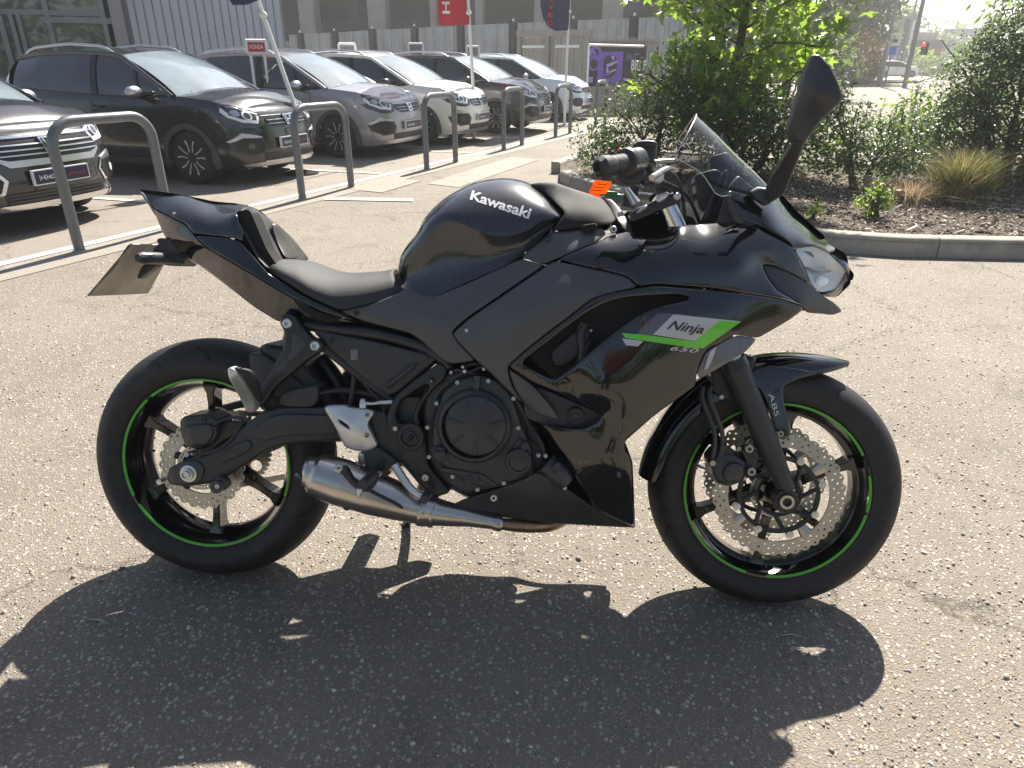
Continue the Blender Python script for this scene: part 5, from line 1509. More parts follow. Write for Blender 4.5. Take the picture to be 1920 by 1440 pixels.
def wheel(name, cx, R, half, rim_half, discs, spoke0, stripe_arcs, label):
    w = empty(name, (cx, 0, R), 0, bike)
    # tyre: rounded crown, sidewall to the bead
    prof = []
    bead = 0.222
    for k in np.linspace(-1, 1, 33):
        a = k * 1.28
        y = half * math.sin(a) / math.sin(1.28) * 1.0
        r = R - (half * 1.02) * (1 - math.cos(a)) * 0.88
        prof.append((r, y))
    yb = rim_half + 0.004
    r_edge = prof[0][0]
    side = [(bead - 0.004, -yb + 0.006), (bead, -yb - 0.002), (bead + 0.008, -half * 0.86), (bead + 0.02, -half * 0.965), ((bead + 0.02 + r_edge) / 2, -half * 1.005)]
    full = side + prof + [(r, -y) for r, y in reversed(side)]
    full = [q for q in full]
    V, F = lathe_geo(full + [full[0]], 120, 'y')
    mesh_obj('tyre', V, F, RUBBER, w, 50)
    # rim barrel
    rp = [(0.2215, -rim_half - 0.003), (0.2195, -rim_half - 0.006), (0.214, -rim_half - 0.006), (0.208, -rim_half + 0.006), (0.205, -rim_half + 0.018), (0.196, -rim_half + 0.030),
          (0.187, -0.016), (0.186, 0.016), (0.196, rim_half - 0.030), (0.205, rim_half - 0.018), (0.208, rim_half - 0.006), (0.214, rim_half + 0.006), (0.2215, rim_half + 0.003),
          (0.2225, rim_half - 0.008), (0.212, rim_half - 0.02), (0.194, 0.02), (0.194, -0.02), (0.212, -rim_half + 0.02), (0.2225, -rim_half + 0.008)]
    V, F = lathe_geo(rp + [rp[0]], 120, 'y')
    rim = mesh_obj('rim', V, F, RIMBLK, w, 35)
    for a0, a1 in stripe_arcs:
        Vs, Fs = [], []
        n = 60
        for i in range(n + 1):
            a = R_(a0 + (a1 - a0) * i / n)
            for (r, y) in ((0.2114, -rim_half - 0.0046), (0.2140, -rim_half - 0.0072), (0.2166, -rim_half - 0.0075)):
                Vs.append((r * math.cos(a), y, r * math.sin(a)))
        for i in range(n):
            for j in range(2): Fs.append((i * 3 + j, i * 3 + j + 1, i * 3 + 4 + j, i * 3 + 3 + j))
        mesh_obj('rim_stripe', Vs, Fs, GREEN, w, 60)
    # spokes: slim, forked towards the rim
    for k in range(6):
        a = R_(spoke0 + 60 * k)
        mb = MB()
        def ring(r, half_t, half_y, y):
            ca, sa = math.cos(a), math.sin(a)
            return [(r * ca - t * sa, yy, r * sa + t * ca) for t, yy in ((-half_t, y - half_y), (half_t, y - half_y), (half_t * 0.7, y + half_y), (-half_t * 0.7, y + half_y))]
        rs = [ring(0.035, 0.018, 0.034, 0), ring(0.08, 0.012, 0.028, 0), ring(0.14, 0.0095, 0.024, -0.002), ring(0.175, 0.0105, 0.026, -0.004), ring(0.196, 0.020, 0.030, -0.004)]
        V = [p for q in rs for p in q]; F = []
        for i in range(len(rs) - 1):
            for j in range(4): F.append((i * 4 + j, i * 4 + (j + 1) % 4, i * 4 + 4 + (j + 1) % 4, i * 4 + 4 + j))
        F += [(3, 2, 1, 0), (16, 17, 18, 19)]
        mb.add(V, F)
        mb.build('spoke', RIMBLK, w, bevel=0.003)
    V, F = lathe_geo([(0.001, -0.06), (0.03, -0.06), (0.034, -0.05), (0.036, -0.03), (0.044, -0.02), (0.044, 0.02), (0.036, 0.03), (0.034, 0.06), (0.001, 0.06)], 36, 'y')
    mesh_obj('hub', V, F, RIMBLK, w, 35)
    # valve
    a = R_(spoke0 - 95)
    V, F = tube_geo([(0.19 * math.cos(a), 0, 0.19 * math.sin(a)), (0.165 * math.cos(a), -0.014, 0.165 * math.sin(a))], [0.004, 0.0035], 8)
    mesh_obj('valve', V, F, BOLTM, w, 40)
    return w

fw = wheel('front_wheel', 0.705, 0.300, 0.060, 0.047, None, -98, [(150, 255), (268, 348), (-10, 14), (28, 100), (112, 140)], '')
fw.rotation_euler = (0, 0, -0.045)
rw = wheel('rear_wheel', -0.705, 0.312, 0.081, 0.060, None, -90, [(70, 128), (132, 205), (212, 318), (-20, 45)], '')

def hole_rows(rows):
    H = []
    for (r, n, off, hr) in rows:
        for i in range(n): H.append((r, 2 * math.pi * (i + off) / n, hr))
    return H
for s, nm in ((-1, 'brake_disc'), (1, 'brake_disc')):
    V, F = disc_geo(0.152, 0.116, s * 0.073 - 0.0025, hole_rows([(0.1455, 36, 0.0, 0.0033), (0.136, 36, 0.5, 0.0033), (0.1265, 36, 0.0, 0.0033)]), 36, 0.006)
    d = mesh_obj(nm, V, F, DISCM, fw, 25)
    # lugs and carrier
    mb = MB()
    mb.lathe([(0.046, s * 0.073 - 0.004), (0.052, s * 0.073 - 0.006), (0.052, s * 0.073 + 0.004), (0.046, s * 0.073 + 0.004), (0.046, s * 0.073 - 0.004)], 48)
    mb.lathe([(0.085, s * 0.073 - 0.005), (0.094, s * 0.073 - 0.006), (0.096, s * 0.073), (0.094, s * 0.073 + 0.004), (0.085, s * 0.073 + 0.004), (0.085, s * 0.073 - 0.005)], 64)
    for k in range(8):
        a = 2 * math.pi * (k + 0.3) / 8
        mb.tube([(0.048 * math.cos(a - 0.35), s * 0.073, 0.048 * math.sin(a - 0.35)), (0.091 * math.cos(a), s * 0.073, 0.091 * math.sin(a))], [0.006, 0.0055], 8)
    mb.build('carrier', FRAMEM, d, 40)
    for k in range(4):
        a = 2 * math.pi * (k + 0.42) / 4
        lug = MB().tube([(0.094 * math.cos(a), s * 0.073, 0.094 * math.sin(a)), (0.120 * math.cos(a), s * 0.073, 0.120 * math.sin(a))], [0.011, 0.016], 10)
        o = lug.build('lug', DISCM, d, 40); o.scale = (1, 0.32, 1); o.location = (0, s * 0.073 * 0.68, 0)
    if s < 0:
        for k in range(8):
            a = 2 * math.pi * (k + 0.42) / 8
            V, F = lathe_geo([(0.0001, -0.085), (0.004, -0.085), (0.0045, -0.083), (0.0085, -0.083), (0.0095, -0.080), (0.0095, -0.074)], 16, 'y', (0.0945 * math.cos(a) * (1.0 if k % 2 else 1.06), 0, 0.0945 * math.sin(a) * (1.0 if k % 2 else 1.06)))
            mesh_obj('bobbin', V, F, BOLTM, d, 35)
# ABS tone ring
V, F = disc_geo(0.062, 0.048, -0.058, [(0.055, 2 * math.pi * i / 40, 0.0026) for i in range(40)], 0, 0, 0.003, 80)
mesh_obj('sensor_ring', V, F, DISCM, fw, 25)
V, F = disc_geo(0.110, 0.070, -0.0865, hole_rows([(0.104, 24, 0.0, 0.0032), (0.095, 24, 0.5, 0.0032), (0.085, 24, 0.1, 0.0032)]), 24, 0.007)
rd = mesh_obj('brake_disc', V, F, DISCM, rw, 25)
mb = MB()
for k in range(5):
    a = 2 * math.pi * (k + 0.2) / 5
    mb.tube([(0.03 * math.cos(a), -0.07, 0.03 * math.sin(a)), (0.074 * math.cos(a), -0.083, 0.074 * math.sin(a))], [0.012, 0.010], 10)
mb.build('carrier', FRAMEM, rd, 40)
V, F = disc_geo(0.058, 0.046, -0.094, [(0.052, 2 * math.pi * i / 40, 0.0024) for i in range(40)], 0, 0, 0.003, 80)
mesh_obj('sensor_ring', V, F, DISCM, rw, 25)
# rear sprocket with teeth and cut-outs, far side
t = np.linspace(0, 2 * math.pi, 46 * 6, endpoint=False)
V, F = disc_geo(0.106, 0.045, 0.086, [(0.075, 2 * math.pi * (i + 0.2) / 8, 0.017) for i in range(8)], 46, 0.011, 0.007, 46 * 8)
mesh_obj('sprocket', V, F, DISCM, rw, 25)

# ------------------------------------------------------------------ swingarm, chain, rear brake
sw = panel('swingarm', [(313, 896, -.128), (319, 880, -.128), (340, 868, -.128), (382, 857, -.128), (424, 829, -.126), (473, 788, -.124), (497, 772, -.124), (530, 765, -.122), (607, 765, -.12), (660, 768, -.12),
        (668, 829, -.12), (600, 831, -.12), (542, 834, -.122), (507, 844, -.124), (459, 874, -.126), (425, 897, -.127), (400, 908, -.128), (348, 914, -.128), (318, 910, -.128)],
        SATIN, bike, thick=0.040, rnd=7, depth=0.012)
panel('swingarm', [(330, 880), (382, 857), (424, 829), (473, 788), (530, 765), (660, 768), (668, 829), (542, 834), (459, 874), (400, 908), (330, 905)], SATIN, bike, y=0.10, thick=0.035, rnd=6, depth=0.01)
for poly in ([(418, 850), (440, 836), (462, 826), (473, 834), (470, 846), (440, 862), (420, 870), (408, 864)], [(473, 812), (500, 785), (535, 778), (622, 781), (634, 816), (560, 818), (520, 822), (498, 830), (480, 824)]):
    panel('swingarm_pad', poly, SATIN, sw, y=-0.1315, thick=0.006, rnd=4, depth=0.004)
lathe_px('axle_nut', 352, 891, [(0.0001, -0.150), (0.006, -0.150), (0.007, -0.146), (0.007, -0.153), (0.0105, -0.153), (0.011, -0.146), (0.0155, -0.146), (0.016, -0.138), (0.021, -0.137), (0.022, -0.126)], BOLTM, sw, 18, 25, ry=-0.14)
panel('axle_block', [(316, 880), (340, 868), (372, 866), (384, 880), (380, 904), (350, 913), (322, 909)], ENGINE, sw, y=-0.134, thick=0.01, rnd=5, depth=0.004)
# spool on the swingarm
mb = lathe_px('spool', 409, 913, [(0.0001, -0.158), (0.004, -0.158), (0.005, -0.162), (0.010, -0.162), (0.016, -0.160), (0.016, -0.152), (0.011, -0.148), (0.011, -0.140), (0.017, -0.136), (0.018, -0.118)], ENGINE, sw, 28, 35, ry=-0.15)
bolt(409, 913, 0.006, BOLTM, sw, y=-0.162)
lathe_px('adjuster', 300, 905, [(0.0001, -0.125), (0.007, -0.124), (0.007, -0.10), (0.0001, -0.10)], BOLTM, sw, 12, 35, ry=-0.12)
# far chain runs: links along two straight runs and round the sprocket
mb = MB()
rc = Vector((-0.705, 0.09, 0.312)); fc = Vector((-0.105, 0.09, 0.375))
def link(p, q):
    d = (q - p); m_ = (p + q) / 2; a = math.atan2(d.z, d.x)
    for yy in (-0.007, 0.007):
        mb.box((m_.x, m_.y + yy, m_.z), (d.length * 0.95, 0.003, 0.012), mat=Matrix.Rotation(-a, 3, 'Y'))
top0, top1 = rc + Vector((0.01, 0, 0.101)), fc + Vector((0, 0, 0.035)); b0, b1 = rc + Vector((0.01, 0, -0.101)), fc + Vector((0, 0, -0.035))
for A_, B_ in ((top0, top1), (b0, b1)):
    k = 38
    for i in range(k): link(A_.lerp(B_, i / k), A_.lerp(B_, (i + 1) / k))
for i in range(20):
    a0 = math.pi / 2 + math.pi * i / 20; a1 = math.pi / 2 + math.pi * (i + 1) / 20
    link(rc + Vector((0.101 * math.cos(a0), 0, 0.101 * math.sin(a0))), rc + Vector((0.101 * math.cos(a1), 0, 0.101 * math.sin(a1))))
mb.build('chain', DISCM, bike, 30)
panel('chain_guard', [(395, 768), (452, 752), (560, 748), (640, 760), (640, 770), (550, 762), (455, 766), (405, 778)], SATIN, bike, y=0.075, thick=0.03, rnd=3, depth=0.003)
# rear caliper on its bracket
rc_ = panel('rear_caliper', [(338, 792), (346, 782), (392, 777), (410, 790), (412, 812), (402, 834), (372, 846), (348, 838), (340, 815)], ENGINE, bike, y=-0.125, thick=0.07, rnd=8, depth=0.016)
panel('piston_cover', [(350, 800), (395, 795), (402, 815), (390, 836), (360, 838), (348, 820)], ENGINE, rc_, y=-0.134, thick=0.012, rnd=6, depth=0.008)
panel('caliper_bracket', [(400, 800), (440, 790), (462, 797), (450, 815), (420, 830), (400, 850), (380, 858), (370, 846), (398, 832)], FRAMEM, rc_, y=-0.108, thick=0.02, rnd=4, depth=0.006)
for q in ((383, 788), (352, 853), (404, 806)): bolt(*q, 0.007, BOLTM if q[0] == 352 else ENGINE, rc_, y=-0.128)
tube_px('brake_hose', [(404, 795, -.12), (430, 786, -.115), (455, 790, -.11), (430, 830, -.13), (395, 850, -.13), (362, 852, -.13)], 0.0035, SATIN, rc_, 8)

# ------------------------------------------------------------------ engine and black filler (dark middle of the bike)
core = panel('engine_block', [(800, 716), (850, 690), (935, 702), (985, 760), (1005, 800), (1030, 880), (1000, 912), (930, 935), (880, 938), (820, 905), (795, 850), (790, 760)], ENGINE, bike, y=-0.135, thick=0.27, rnd=10, depth=0.02)
panel('dark_filler', [(880, 640), (960, 560), (1050, 500), (1200, 470), (1330, 450), (1400, 470), (1390, 560), (1280, 620), (1200, 640), (1120, 700), (1140, 800), (1150, 950), (1080, 930), (1020, 820), (960, 740)], BLACK, bike, y=-0.10, thick=0.22, rnd=0, depth=0)  # black filler box: inner darkness put in, stops see-through
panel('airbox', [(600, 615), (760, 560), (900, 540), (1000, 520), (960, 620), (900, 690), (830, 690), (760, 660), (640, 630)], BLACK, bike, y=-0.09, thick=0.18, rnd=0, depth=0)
# clutch side cases
case = panel('clutch_case', [(822, 760), (832, 735), (862, 712), (900, 704), (935, 715), (962, 745), (975, 790), (985, 812), (1000, 850), (1002, 885), (985, 905), (935, 915), (905, 920), (870, 905), (838, 885), (815, 862), (808, 830), (812, 795)], ENGINE, bike, y=-0.165, thick=0.05, rnd=7, depth=0.016)
lathe_px('clutch_ring', 888, 803, [(0.086, -0.150), (0.086, -0.172), (0.083, -0.181), (0.077, -0.186), (0.072, -0.186), (0.070, -0.165)], ENGINE, case, 64, 35, ry=-0.18)
cc = lathe_px('clutch_cover', 892, 801, [(0.071, -0.165), (0.070, -0.190), (0.066, -0.196), (0.058, -0.199), (0.045, -0.201), (0.032, -0.203), (0.026, -0.2035), (0.0001, -0.204)], ENGINE, case, 64, 35, ry=-0.195)
cx_, _, cz_ = P(892, 801, -0.195)
for k in range(7):
    a = R_(115 - 51.4 * k)
    mb = MB()
    p0 = Vector((cx_ + 0.034 * math.cos(a), -0.2035, cz_ + 0.034 * math.sin(a))); p1 = Vector((cx_ + 0.063 * math.cos(a), -0.1985, cz_ + 0.063 * math.sin(a)))
    mb.tube([tuple(p0), tuple(p0.lerp(p1, 0.5)), tuple(p1)], [0.0022, 0.004, 0.0045], 8)
    mb.build('cover_rib', ENGINE, cc, 40)
c2 = lathe_px('generator_cap', 972, 868, [(0.030, -0.16), (0.030, -0.182), (0.028, -0.185), (0.023, -0.185), (0.022, -0.181), (0.018, -0.182), (0.0001, -0.183)], ENGINE, case, 48, 35, ry=-0.183)
lathe_px('timing_plug', 984, 839, [(0.010, -0.16), (0.010, -0.181), (0.008, -0.183), (0.0001, -0.183)], ENGINE, case, 24, 35, ry=-0.183)
lathe_px('sight_glass', 884, 903, [(0.0135, -0.165), (0.0135, -0.178), (0.0125, -0.180), (0.0118, -0.177)], BOLTM, case, 32, 35, ry=-0.178, caps=False)
lathe_px('sight_window', 884, 903, [(0.0118, -0.172), (0.0112, -0.176), (0.0001, -0.1762)], SATIN, case, 32, 35, ry=-0.176)
oc = lathe_px('oil_filler_cap', 825, 851, [(0.015, -0.165), (0.015, -0.180), (0.013, -0.183), (0.0001, -0.183)], ENGINE, case, 16, 35, ry=-0.18)
MB().box((0, 0, 0), (0.026, 0.01, 0.006)).build('grip_bar', ENGINE, oc, bevel=0.0015).location = tuple(P(825, 851, -0.186))
lathe_px('sender_plug', 894, 722, [(0.008, -0.18), (0.009, -0.166), (0.009, -0.15)], ENGINE, case, 16, 35, ry=-0.17)
tube_px('breather', [(894, 735, -.17), (894, 722, -.172), (895, 708, -.168)], [0.007, 0.0075, 0.009], ENGINE, case, 14)
for q in ((858, 719), (916, 716), (819, 758), (802, 803), (805, 858), (963, 749), (972, 804), (849, 895), (945, 907), (896, 919), (1010, 855), (1023, 856)):
    bolt(*q, 0.0052, BOLTM, bike, y=-0.168, h=0.006, socket=DISCM)
# parts to the right of the engine inside the fairing
panel('cylinder_fin', [(985, 795), (1000, 800), (1020, 835), (1012, 842), (990, 825)], SATIN, bike, y=-0.14, thick=0.04, rnd=3)
V, F = tube_geo([tuple(P(1022, 870, -.15)), tuple(P(1048, 893, -.15)), tuple(P(1062, 908, -.15))], [0.028, 0.030, 0.022], 20)
flt = mesh_obj('oil_filter', V, F, ENGINE, bike, 40)
panel('filter_plate', [(1032, 880), (1045, 866), (1053, 872), (1042, 892)], SATIN, flt, y=-0.183, thick=0.02, rnd=3)
bolt(1059, 916, 0.005, BOLTM, bike, y=-0.165)
# radiator and hoses seen through the side opening
rad = panel('radiator', [(990, 672), (1060, 600), (1150, 560), (1290, 556), (1300, 600), (1180, 690), (1060, 730)], RADM, bike, y=-0.135, thick=0.05, rnd=0, depth=0)
panel('radiator_side', [(1032, 660), (1090, 612), (1108, 622), (1100, 660), (1060, 690), (1036, 690)], SATIN, rad, y=-0.165, thick=0.03, rnd=5, depth=0.008)
tube_px('coolant_hose', [(1096, 610, -.17), (1088, 630, -.175), (1092, 660, -.175), (1086, 690, -.17)], 0.009, SATIN, rad, 12)
tube_px('cable', [(1108, 640, -.18), (1100, 655, -.18), (1090, 680, -.18)], 0.003, FRAMEM, rad, 8)
bolt(1108, 622, 0.003, BOLTM, rad, y=-0.178)
panel('radiator_bracket', [(1000, 724), (1070, 752), (1134, 779), (1120, 795), (1092, 808), (1040, 806), (985, 786), (980, 760)], ENGINE, bike, y=-0.155, thick=0.05, rnd=3, depth=0.004)
lathe_px('bobbin_mount', 1079, 781, [(0.018, -0.15), (0.018, -0.172), (0.016, -0.175), (0.013, -0.175), (0.012, -0.170), (0.007, -0.170), (0.006, -0.174), (0.0001, -0.174)], SATIN, bike, 32, 35, ry=-0.17)
# frame plates around the pivot
fp = panel('frame_plate', [(825, 681), (839, 692), (835, 714), (815, 730), (800, 748), (791, 762), (785, 780), (788, 800), (797, 812), (800, 838), (803, 874), (846, 925), (812, 936), (790, 915), (750, 868), (735, 840), (722, 785), (742, 744), (780, 712)],
      FRAMEM, bike, y=-0.150, thick=0.03, rnd=5, depth=0.008, holes=[[(742, 776), (752, 752), (800, 722), (806, 728), (786, 752), (776, 775), (775, 798), (764, 798), (745, 795)]])
panel('frame_plate', [(825, 681), (839, 692), (815, 730), (785, 780), (800, 838), (846, 925), (812, 936), (750, 868), (722, 785), (780, 712)], FRAMEM, bike, y=0.12, thick=0.03, rnd=5, depth=0.008)
panel('frame_web', [(722, 745), (790, 745), (800, 810), (770, 850), (735, 830), (716, 790)], ENGINE, bike, y=-0.115, thick=0.23, rnd=4)
pv = lathe_px('pivot_cap', 770, 822, [(0.032, -0.14), (0.032, -0.162), (0.030, -0.164), (0.022, -0.164), (0.020, -0.159), (0.014, -0.159), (0.013, -0.163), (0.0105, -0.164), (0.009, -0.158), (0.0001, -0.152)], FRAMEM, bike, 40, 35, ry=-0.162)
lathe_px('pivot_ring', 770, 822, [(0.0105, -0.1635), (0.0095, -0.1665), (0.0085, -0.1635)], BOLTM, pv, 32, 35, ry=-0.164, caps=False)
for k in range(8):
    a = 2 * math.pi * (k + 0.5) / 8
    c = P(770, 822, -0.164)
    MB().box((c[0] + 0.026 * math.cos(a), -0.1645, c[2] + 0.026 * math.sin(a)), (0.004, 0.003, 0.012), mat=Matrix.Rotation(-a, 3, 'Y')).build('slot', ENGINE, pv, bevel=0.001)
bolt(742, 805, 0.006, BOLTM, bike, y=-0.158); bolt(809, 717, 0.006, SATIN, bike, y=-0.158, socket=BOLTM); bolt(798, 897, 0.0085, BOLTM, bike, y=-0.158, socket=DISCM)
panel('brass_bracket', [(838, 896), (850, 898), (852, 918), (846, 922), (840, 915)], GOLD, bike, y=-0.12, thick=0.02, rnd=1)

# ------------------------------------------------------------------ subframe, side covers
tube_px('subframe_tube', [(575, 612, -.105), (640, 620, -.11), (720, 632, -.12), (800, 655, -.13), (845, 690, -.135)], 0.013, FRAMEM, bike, 14)
tube_px('subframe_tube', [(596, 643, -.105), (660, 694, -.11), (735, 752, -.115)], 0.012, FRAMEM, bike, 14)
tube_px('subframe_tube', [(596, 643, .105), (660, 694, .11), (735, 752, .115)], 0.012, FRAMEM, bike, 14)
sc_ = panel('side_cover', [(583, 617, -.118), (650, 632, -.124), (705, 642, -.128), (761, 656, -.132), (814, 668, -.138), (819, 677, -.138), (780, 711, -.135), (748, 738, -.132), (724, 748, -.126), (665, 697, -.124), (609, 648, -.12)], SATIN, bike, rnd=5, depth=0.008, mirror=True)
panel('cover_ridge', [(722, 722), (775, 683), (785, 684), (772, 698), (740, 722), (728, 732)], SATIN, sc_, y=-0.141, thick=0.01, rnd=4, depth=0.006)
panel('label_plate', [(657, 657), (672, 657), (672, 678), (657, 678)], LENSG, sc_, y=-0.1285, thick=0.003, rnd=1, soft=False)
for q in ((623, 639), (803, 670)): bolt(*q, 0.006, SATIN, sc_, on=sc_)
br = panel('footpeg_bracket', [(527, 593), (545, 590), (556, 597), (563, 610), (585, 636), (598, 639), (607, 648), (604, 660), (592, 668), (574, 679), (544, 705), (514, 730), (504, 748), (494, 762), (480, 764), (472, 752), (476, 738), (499, 714), (517, 681), (531, 660), (534, 624), (525, 608)],
      FRAMEM, bike, y=-0.135, thick=0.022, rnd=5, depth=0.006, holes=[])
panel('bracket_web', [(549, 622), (578, 645), (568, 660), (527, 696), (546, 662), (548, 640)], ENGINE, br, y=-0.137, thick=0.008, rnd=3, depth=0.003)
bolt(539, 609, 0.0115, BOLTM, br, y=-0.139, socket=DISCM); bolt(591, 651, 0.0115, BOLTM, br, y=-0.139, socket=DISCM)
panel('footpeg_bracket', [(527, 593), (545, 590), (585, 636), (607, 648), (574, 679), (514, 730), (494, 762), (476, 738), (517, 681), (534, 624)], FRAMEM, bike, y=0.115, thick=0.02, rnd=4)
pg = panel('pillion_footpeg', [(427, 694, -.29), (434, 690, -.29), (444, 696, -.285), (478, 752, -.20), (481, 768, -.18), (474, 776, -.18), (462, 775, -.18), (455, 757, -.20), (429, 710, -.29)], ALU, bike, thick=0.02, rnd=4, depth=0.008)
panel('peg_rubber', [(434, 690, -.285), (470, 697, -.27), (482, 722, -.23), (490, 752, -.18), (480, 755, -.18), (446, 700, -.275)], SATIN, pg, thick=0.012, rnd=3, depth=0.004)
# rear hugger and shock parts behind
hug = panel('hugger', [(487, 652), (500, 645), (530, 650), (572, 680), (612, 730), (635, 765), (600, 770), (560, 740), (520, 700), (492, 672)], SATIN, bike, y=-0.075, thick=0.15, rnd=10, depth=0.03)
panel('hugger_side', [(468, 662), (500, 668), (560, 716), (600, 755), (590, 770), (540, 752), (505, 742), (488, 720), (468, 690)], SATIN, hug, y=-0.085, thick=0.012, rnd=5, depth=0.006)
panel('linkage_block', [(528, 738), (575, 726), (598, 724), (598, 752), (586, 766), (545, 766), (522, 760)], SATIN, bike, y=-0.118, thick=0.06, rnd=4, depth=0.006)
tube_px('shock_rod', [(600, 672, 0), (628, 712, 0), (650, 760, 0)], [0.018, 0.022, 0.02], FRAMEM, bike, 14)
tube_px('hose', [(664, 700, -.11), (662, 725, -.115), (656, 765, -.11)], 0.0055, SATIN, bike, 10)
tube_px('hose', [(592, 740, -.10), (640, 734, -.10), (700, 742, -.11), (722, 752, -.12)], 0.006, FRAMEM, bike, 10)
# heel guard
hg = panel('heel_guard', [(607, 767, -.165), (615, 762, -.163), (647, 762, -.160), (657, 767, -.160), (697, 771, -.165), (703, 776, -.166), (688, 797, -.17), (708, 835, -.168), (706, 840, -.168), (690, 849, -.165), (668, 848, -.163), (648, 841, -.160), (640, 828, -.162), (628, 802, -.168)],
     ALU, bike, ctrl=[(650, 800, -.176), (675, 815, -.176)], rnd=4, depth=0.006, thick=0.008, holes=[[(634, 788), (640, 791), (653, 800), (657, 807), (650, 804), (638, 796)]])
bolt(689, 780, 0.006, DISCM, hg, on=hg, socket=ENGINE); bolt(688, 818, 0.006, DISCM, hg, on=hg, socket=ENGINE)
panel('heel_plate', [(690, 776), (722, 772), (728, 800), (752, 855), (770, 872), (735, 872), (712, 855), (706, 836)], FRAMEM, bike, y=-0.150, thick=0.02, rnd=4, depth=0.005)
panel('guard_backing', [(634, 785), (660, 790), (660, 812), (636, 806)], BLACK, hg, y=-0.150, thick=0.004, rnd=0)
mc = tube_px('brake_fitting', [(681, 766, -.15), (681, 758, -.15), (681, 750, -.15)], [0.010, 0.009, 0.006], BOLTM, bike, 8)
tube_px('brake_pipe', [(682, 758, -.15), (700, 759, -.15), (712, 757, -.145), (735, 756, -.135)], [0.004, 0.0035, 0.005, 0.006], BOLTM, mc, 8)
# rider footpeg, brake lever
pb = panel('peg_mount', [(684, 846), (706, 838), (726, 850), (742, 862), (750, 872), (735, 878), (716, 895), (702, 906), (688, 896), (683, 870)], FRAMEM, bike, y=-0.165, thick=0.03, rnd=5, depth=0.008)
V, F = tube_geo([tuple(P(704, 890, -.18)), tuple(P(690, 902, -.23)), tuple(P(680, 912, -.275))], [0.012, 0.0125, 0.0125], 14)
fpeg = mesh_obj('rider_footpeg', V, F, SATIN, bike, 40)
tube_px('peg_feeler', [(675, 918, -.275), (674, 926, -.275), (673, 936, -.275)], [0.005, 0.006, 0.003], BOLTM, fpeg, 10)
bolt(711, 890, 0.007, BOLTM, fpeg, y=-0.185)
panel('peg_plate', [(667, 914), (683, 917), (690, 921), (703, 905), (708, 900), (706, 910), (692, 926), (668, 920)], FRAMEM, fpeg, y=-0.262, thick=0.006, rnd=1)
bl = tube_px('brake_lever', [(740, 873, -.17), (750, 890, -.175), (768, 915, -.19), (785, 930, -.20), (798, 934, -.20)], [0.010, 0.010, 0.009, 0.008, 0.008], ALU, bike, 12)
lathe_px('lever_toe', 799, 933, [(0.0001, -0.225), (0.009, -0.224), (0.0105, -0.218), (0.0105, -0.175), (0.0001, -0.175)], SATIN, bl, 14, 35, ry=-0.2)
panel('switch_plate', [(671, 852), (684, 850), (684, 876), (673, 876)], BOLTM, bike, y=-0.13, thick=0.015, rnd=2)
tube_px('side_stand', [(800, 890, .13), (775, 960, .20), (740, 1020, .285)], [0.014, 0.013, 0.011], FRAMEM, bike, 12)
V, F = tube_geo([tuple(P(725, 1026, .29) + np.array([-.03, 0.02, 0])), tuple(P(745, 1024, .31))], [0.018, 0.018], 10)
fp2 = P(740, 1020, .285)
panel('footpeg', [(690, 880), (720, 870), (735, 890), (705, 905)], FRAMEM, bike, y=0.14, thick=0.12, rnd=4)

# ------------------------------------------------------------------ exhaust
def loft_tube(name, st, m, parent, n=40, sy=1.0):
    """st [(px, py, y, radius)] sections across the pipe, slightly flattened sideways"""
    Q = [tuple(P(a, b, y)) for a, b, y, r in st]; rr = [s[3] for s in st]
    pts = smooth_path(Q, 6); R2 = []
    for i in range(len(rr) - 1): R2 += [rr[i] + (rr[i + 1] - rr[i]) * (j / 6) for j in range(6)]
    R2.append(rr[-1])
    V, F = tube_geo(pts, R2, n)
    return mesh_obj(name, V, F, m, parent, 45)
ex = loft_tube('muffler', [(935, 983, -.135, .0150), (880, 972, -.14, .0225), (815, 961, -.148, .034), (760, 946, -.155, .043), (700, 927, -.162, .051), (640, 907, -.168, .0555), (600, 893, -.172, .052)], STEEL, bike)
loft_tube('end_cap', [(603, 894, -.172, .0525), (594, 891, -.173, .051), (586, 888, -.174, .041), (578, 885, -.175, .037), (577, 885, -.175, .028), (590, 890, -.174, .026)], STEEL, ex)
loft_tube('clamp', [(788, 954.5, -.151, .0400), (793, 956, -.1505, .0418), (799, 957.5, -.150, .0405), (808, 959.5, -.149, .0375), (813, 961, -.148, .0390), (818, 962, -.148, .0365)], STEEL, ex)
loft_tube('joint_collar', [(925, 981, -.136, .0180), (930, 982, -.1355, .0190), (938, 984, -.135, .0188), (941, 984.5, -.1345, .0165)], STEEL, ex)
loft_tube('link_pipe', [(938, 984, -.135, .0140), (985, 988, -.11, .0160), (1030, 985, -.07, .018), (1060, 970, -.02, .02)], mat('pipe_tint', (0.30, 0.20, 0.13), 0.35, metal=0.9, var=0.3, nscale=25), ex)
panel('muffler_bracket', [(640, 876), (650, 878), (662, 900), (680, 918), (668, 920), (655, 908), (644, 888)], FRAMEM, ex, y=-0.222, thick=0.012, rnd=2)
V, F = tube_geo(smooth_path([tuple(P(664, 900, -.213)), tuple(P(700, 925, -.214)), tuple(P(752, 952, -.196)), tuple(P(786, 986, -.165))], 5), 0.0045, 8)
mesh_obj('heat_shield_edge', V, F, FRAMEM, ex, 50)
bolt(635, 883, 0.011, STEEL, ex, on=ex, socket=DISCM)
lathe_px('drain_plug', 652, 950, [(0.011, -0.18), (0.010, -0.197), (0.0001, -0.197)], FRAMEM, ex, 14, 35, ry=-0.19)

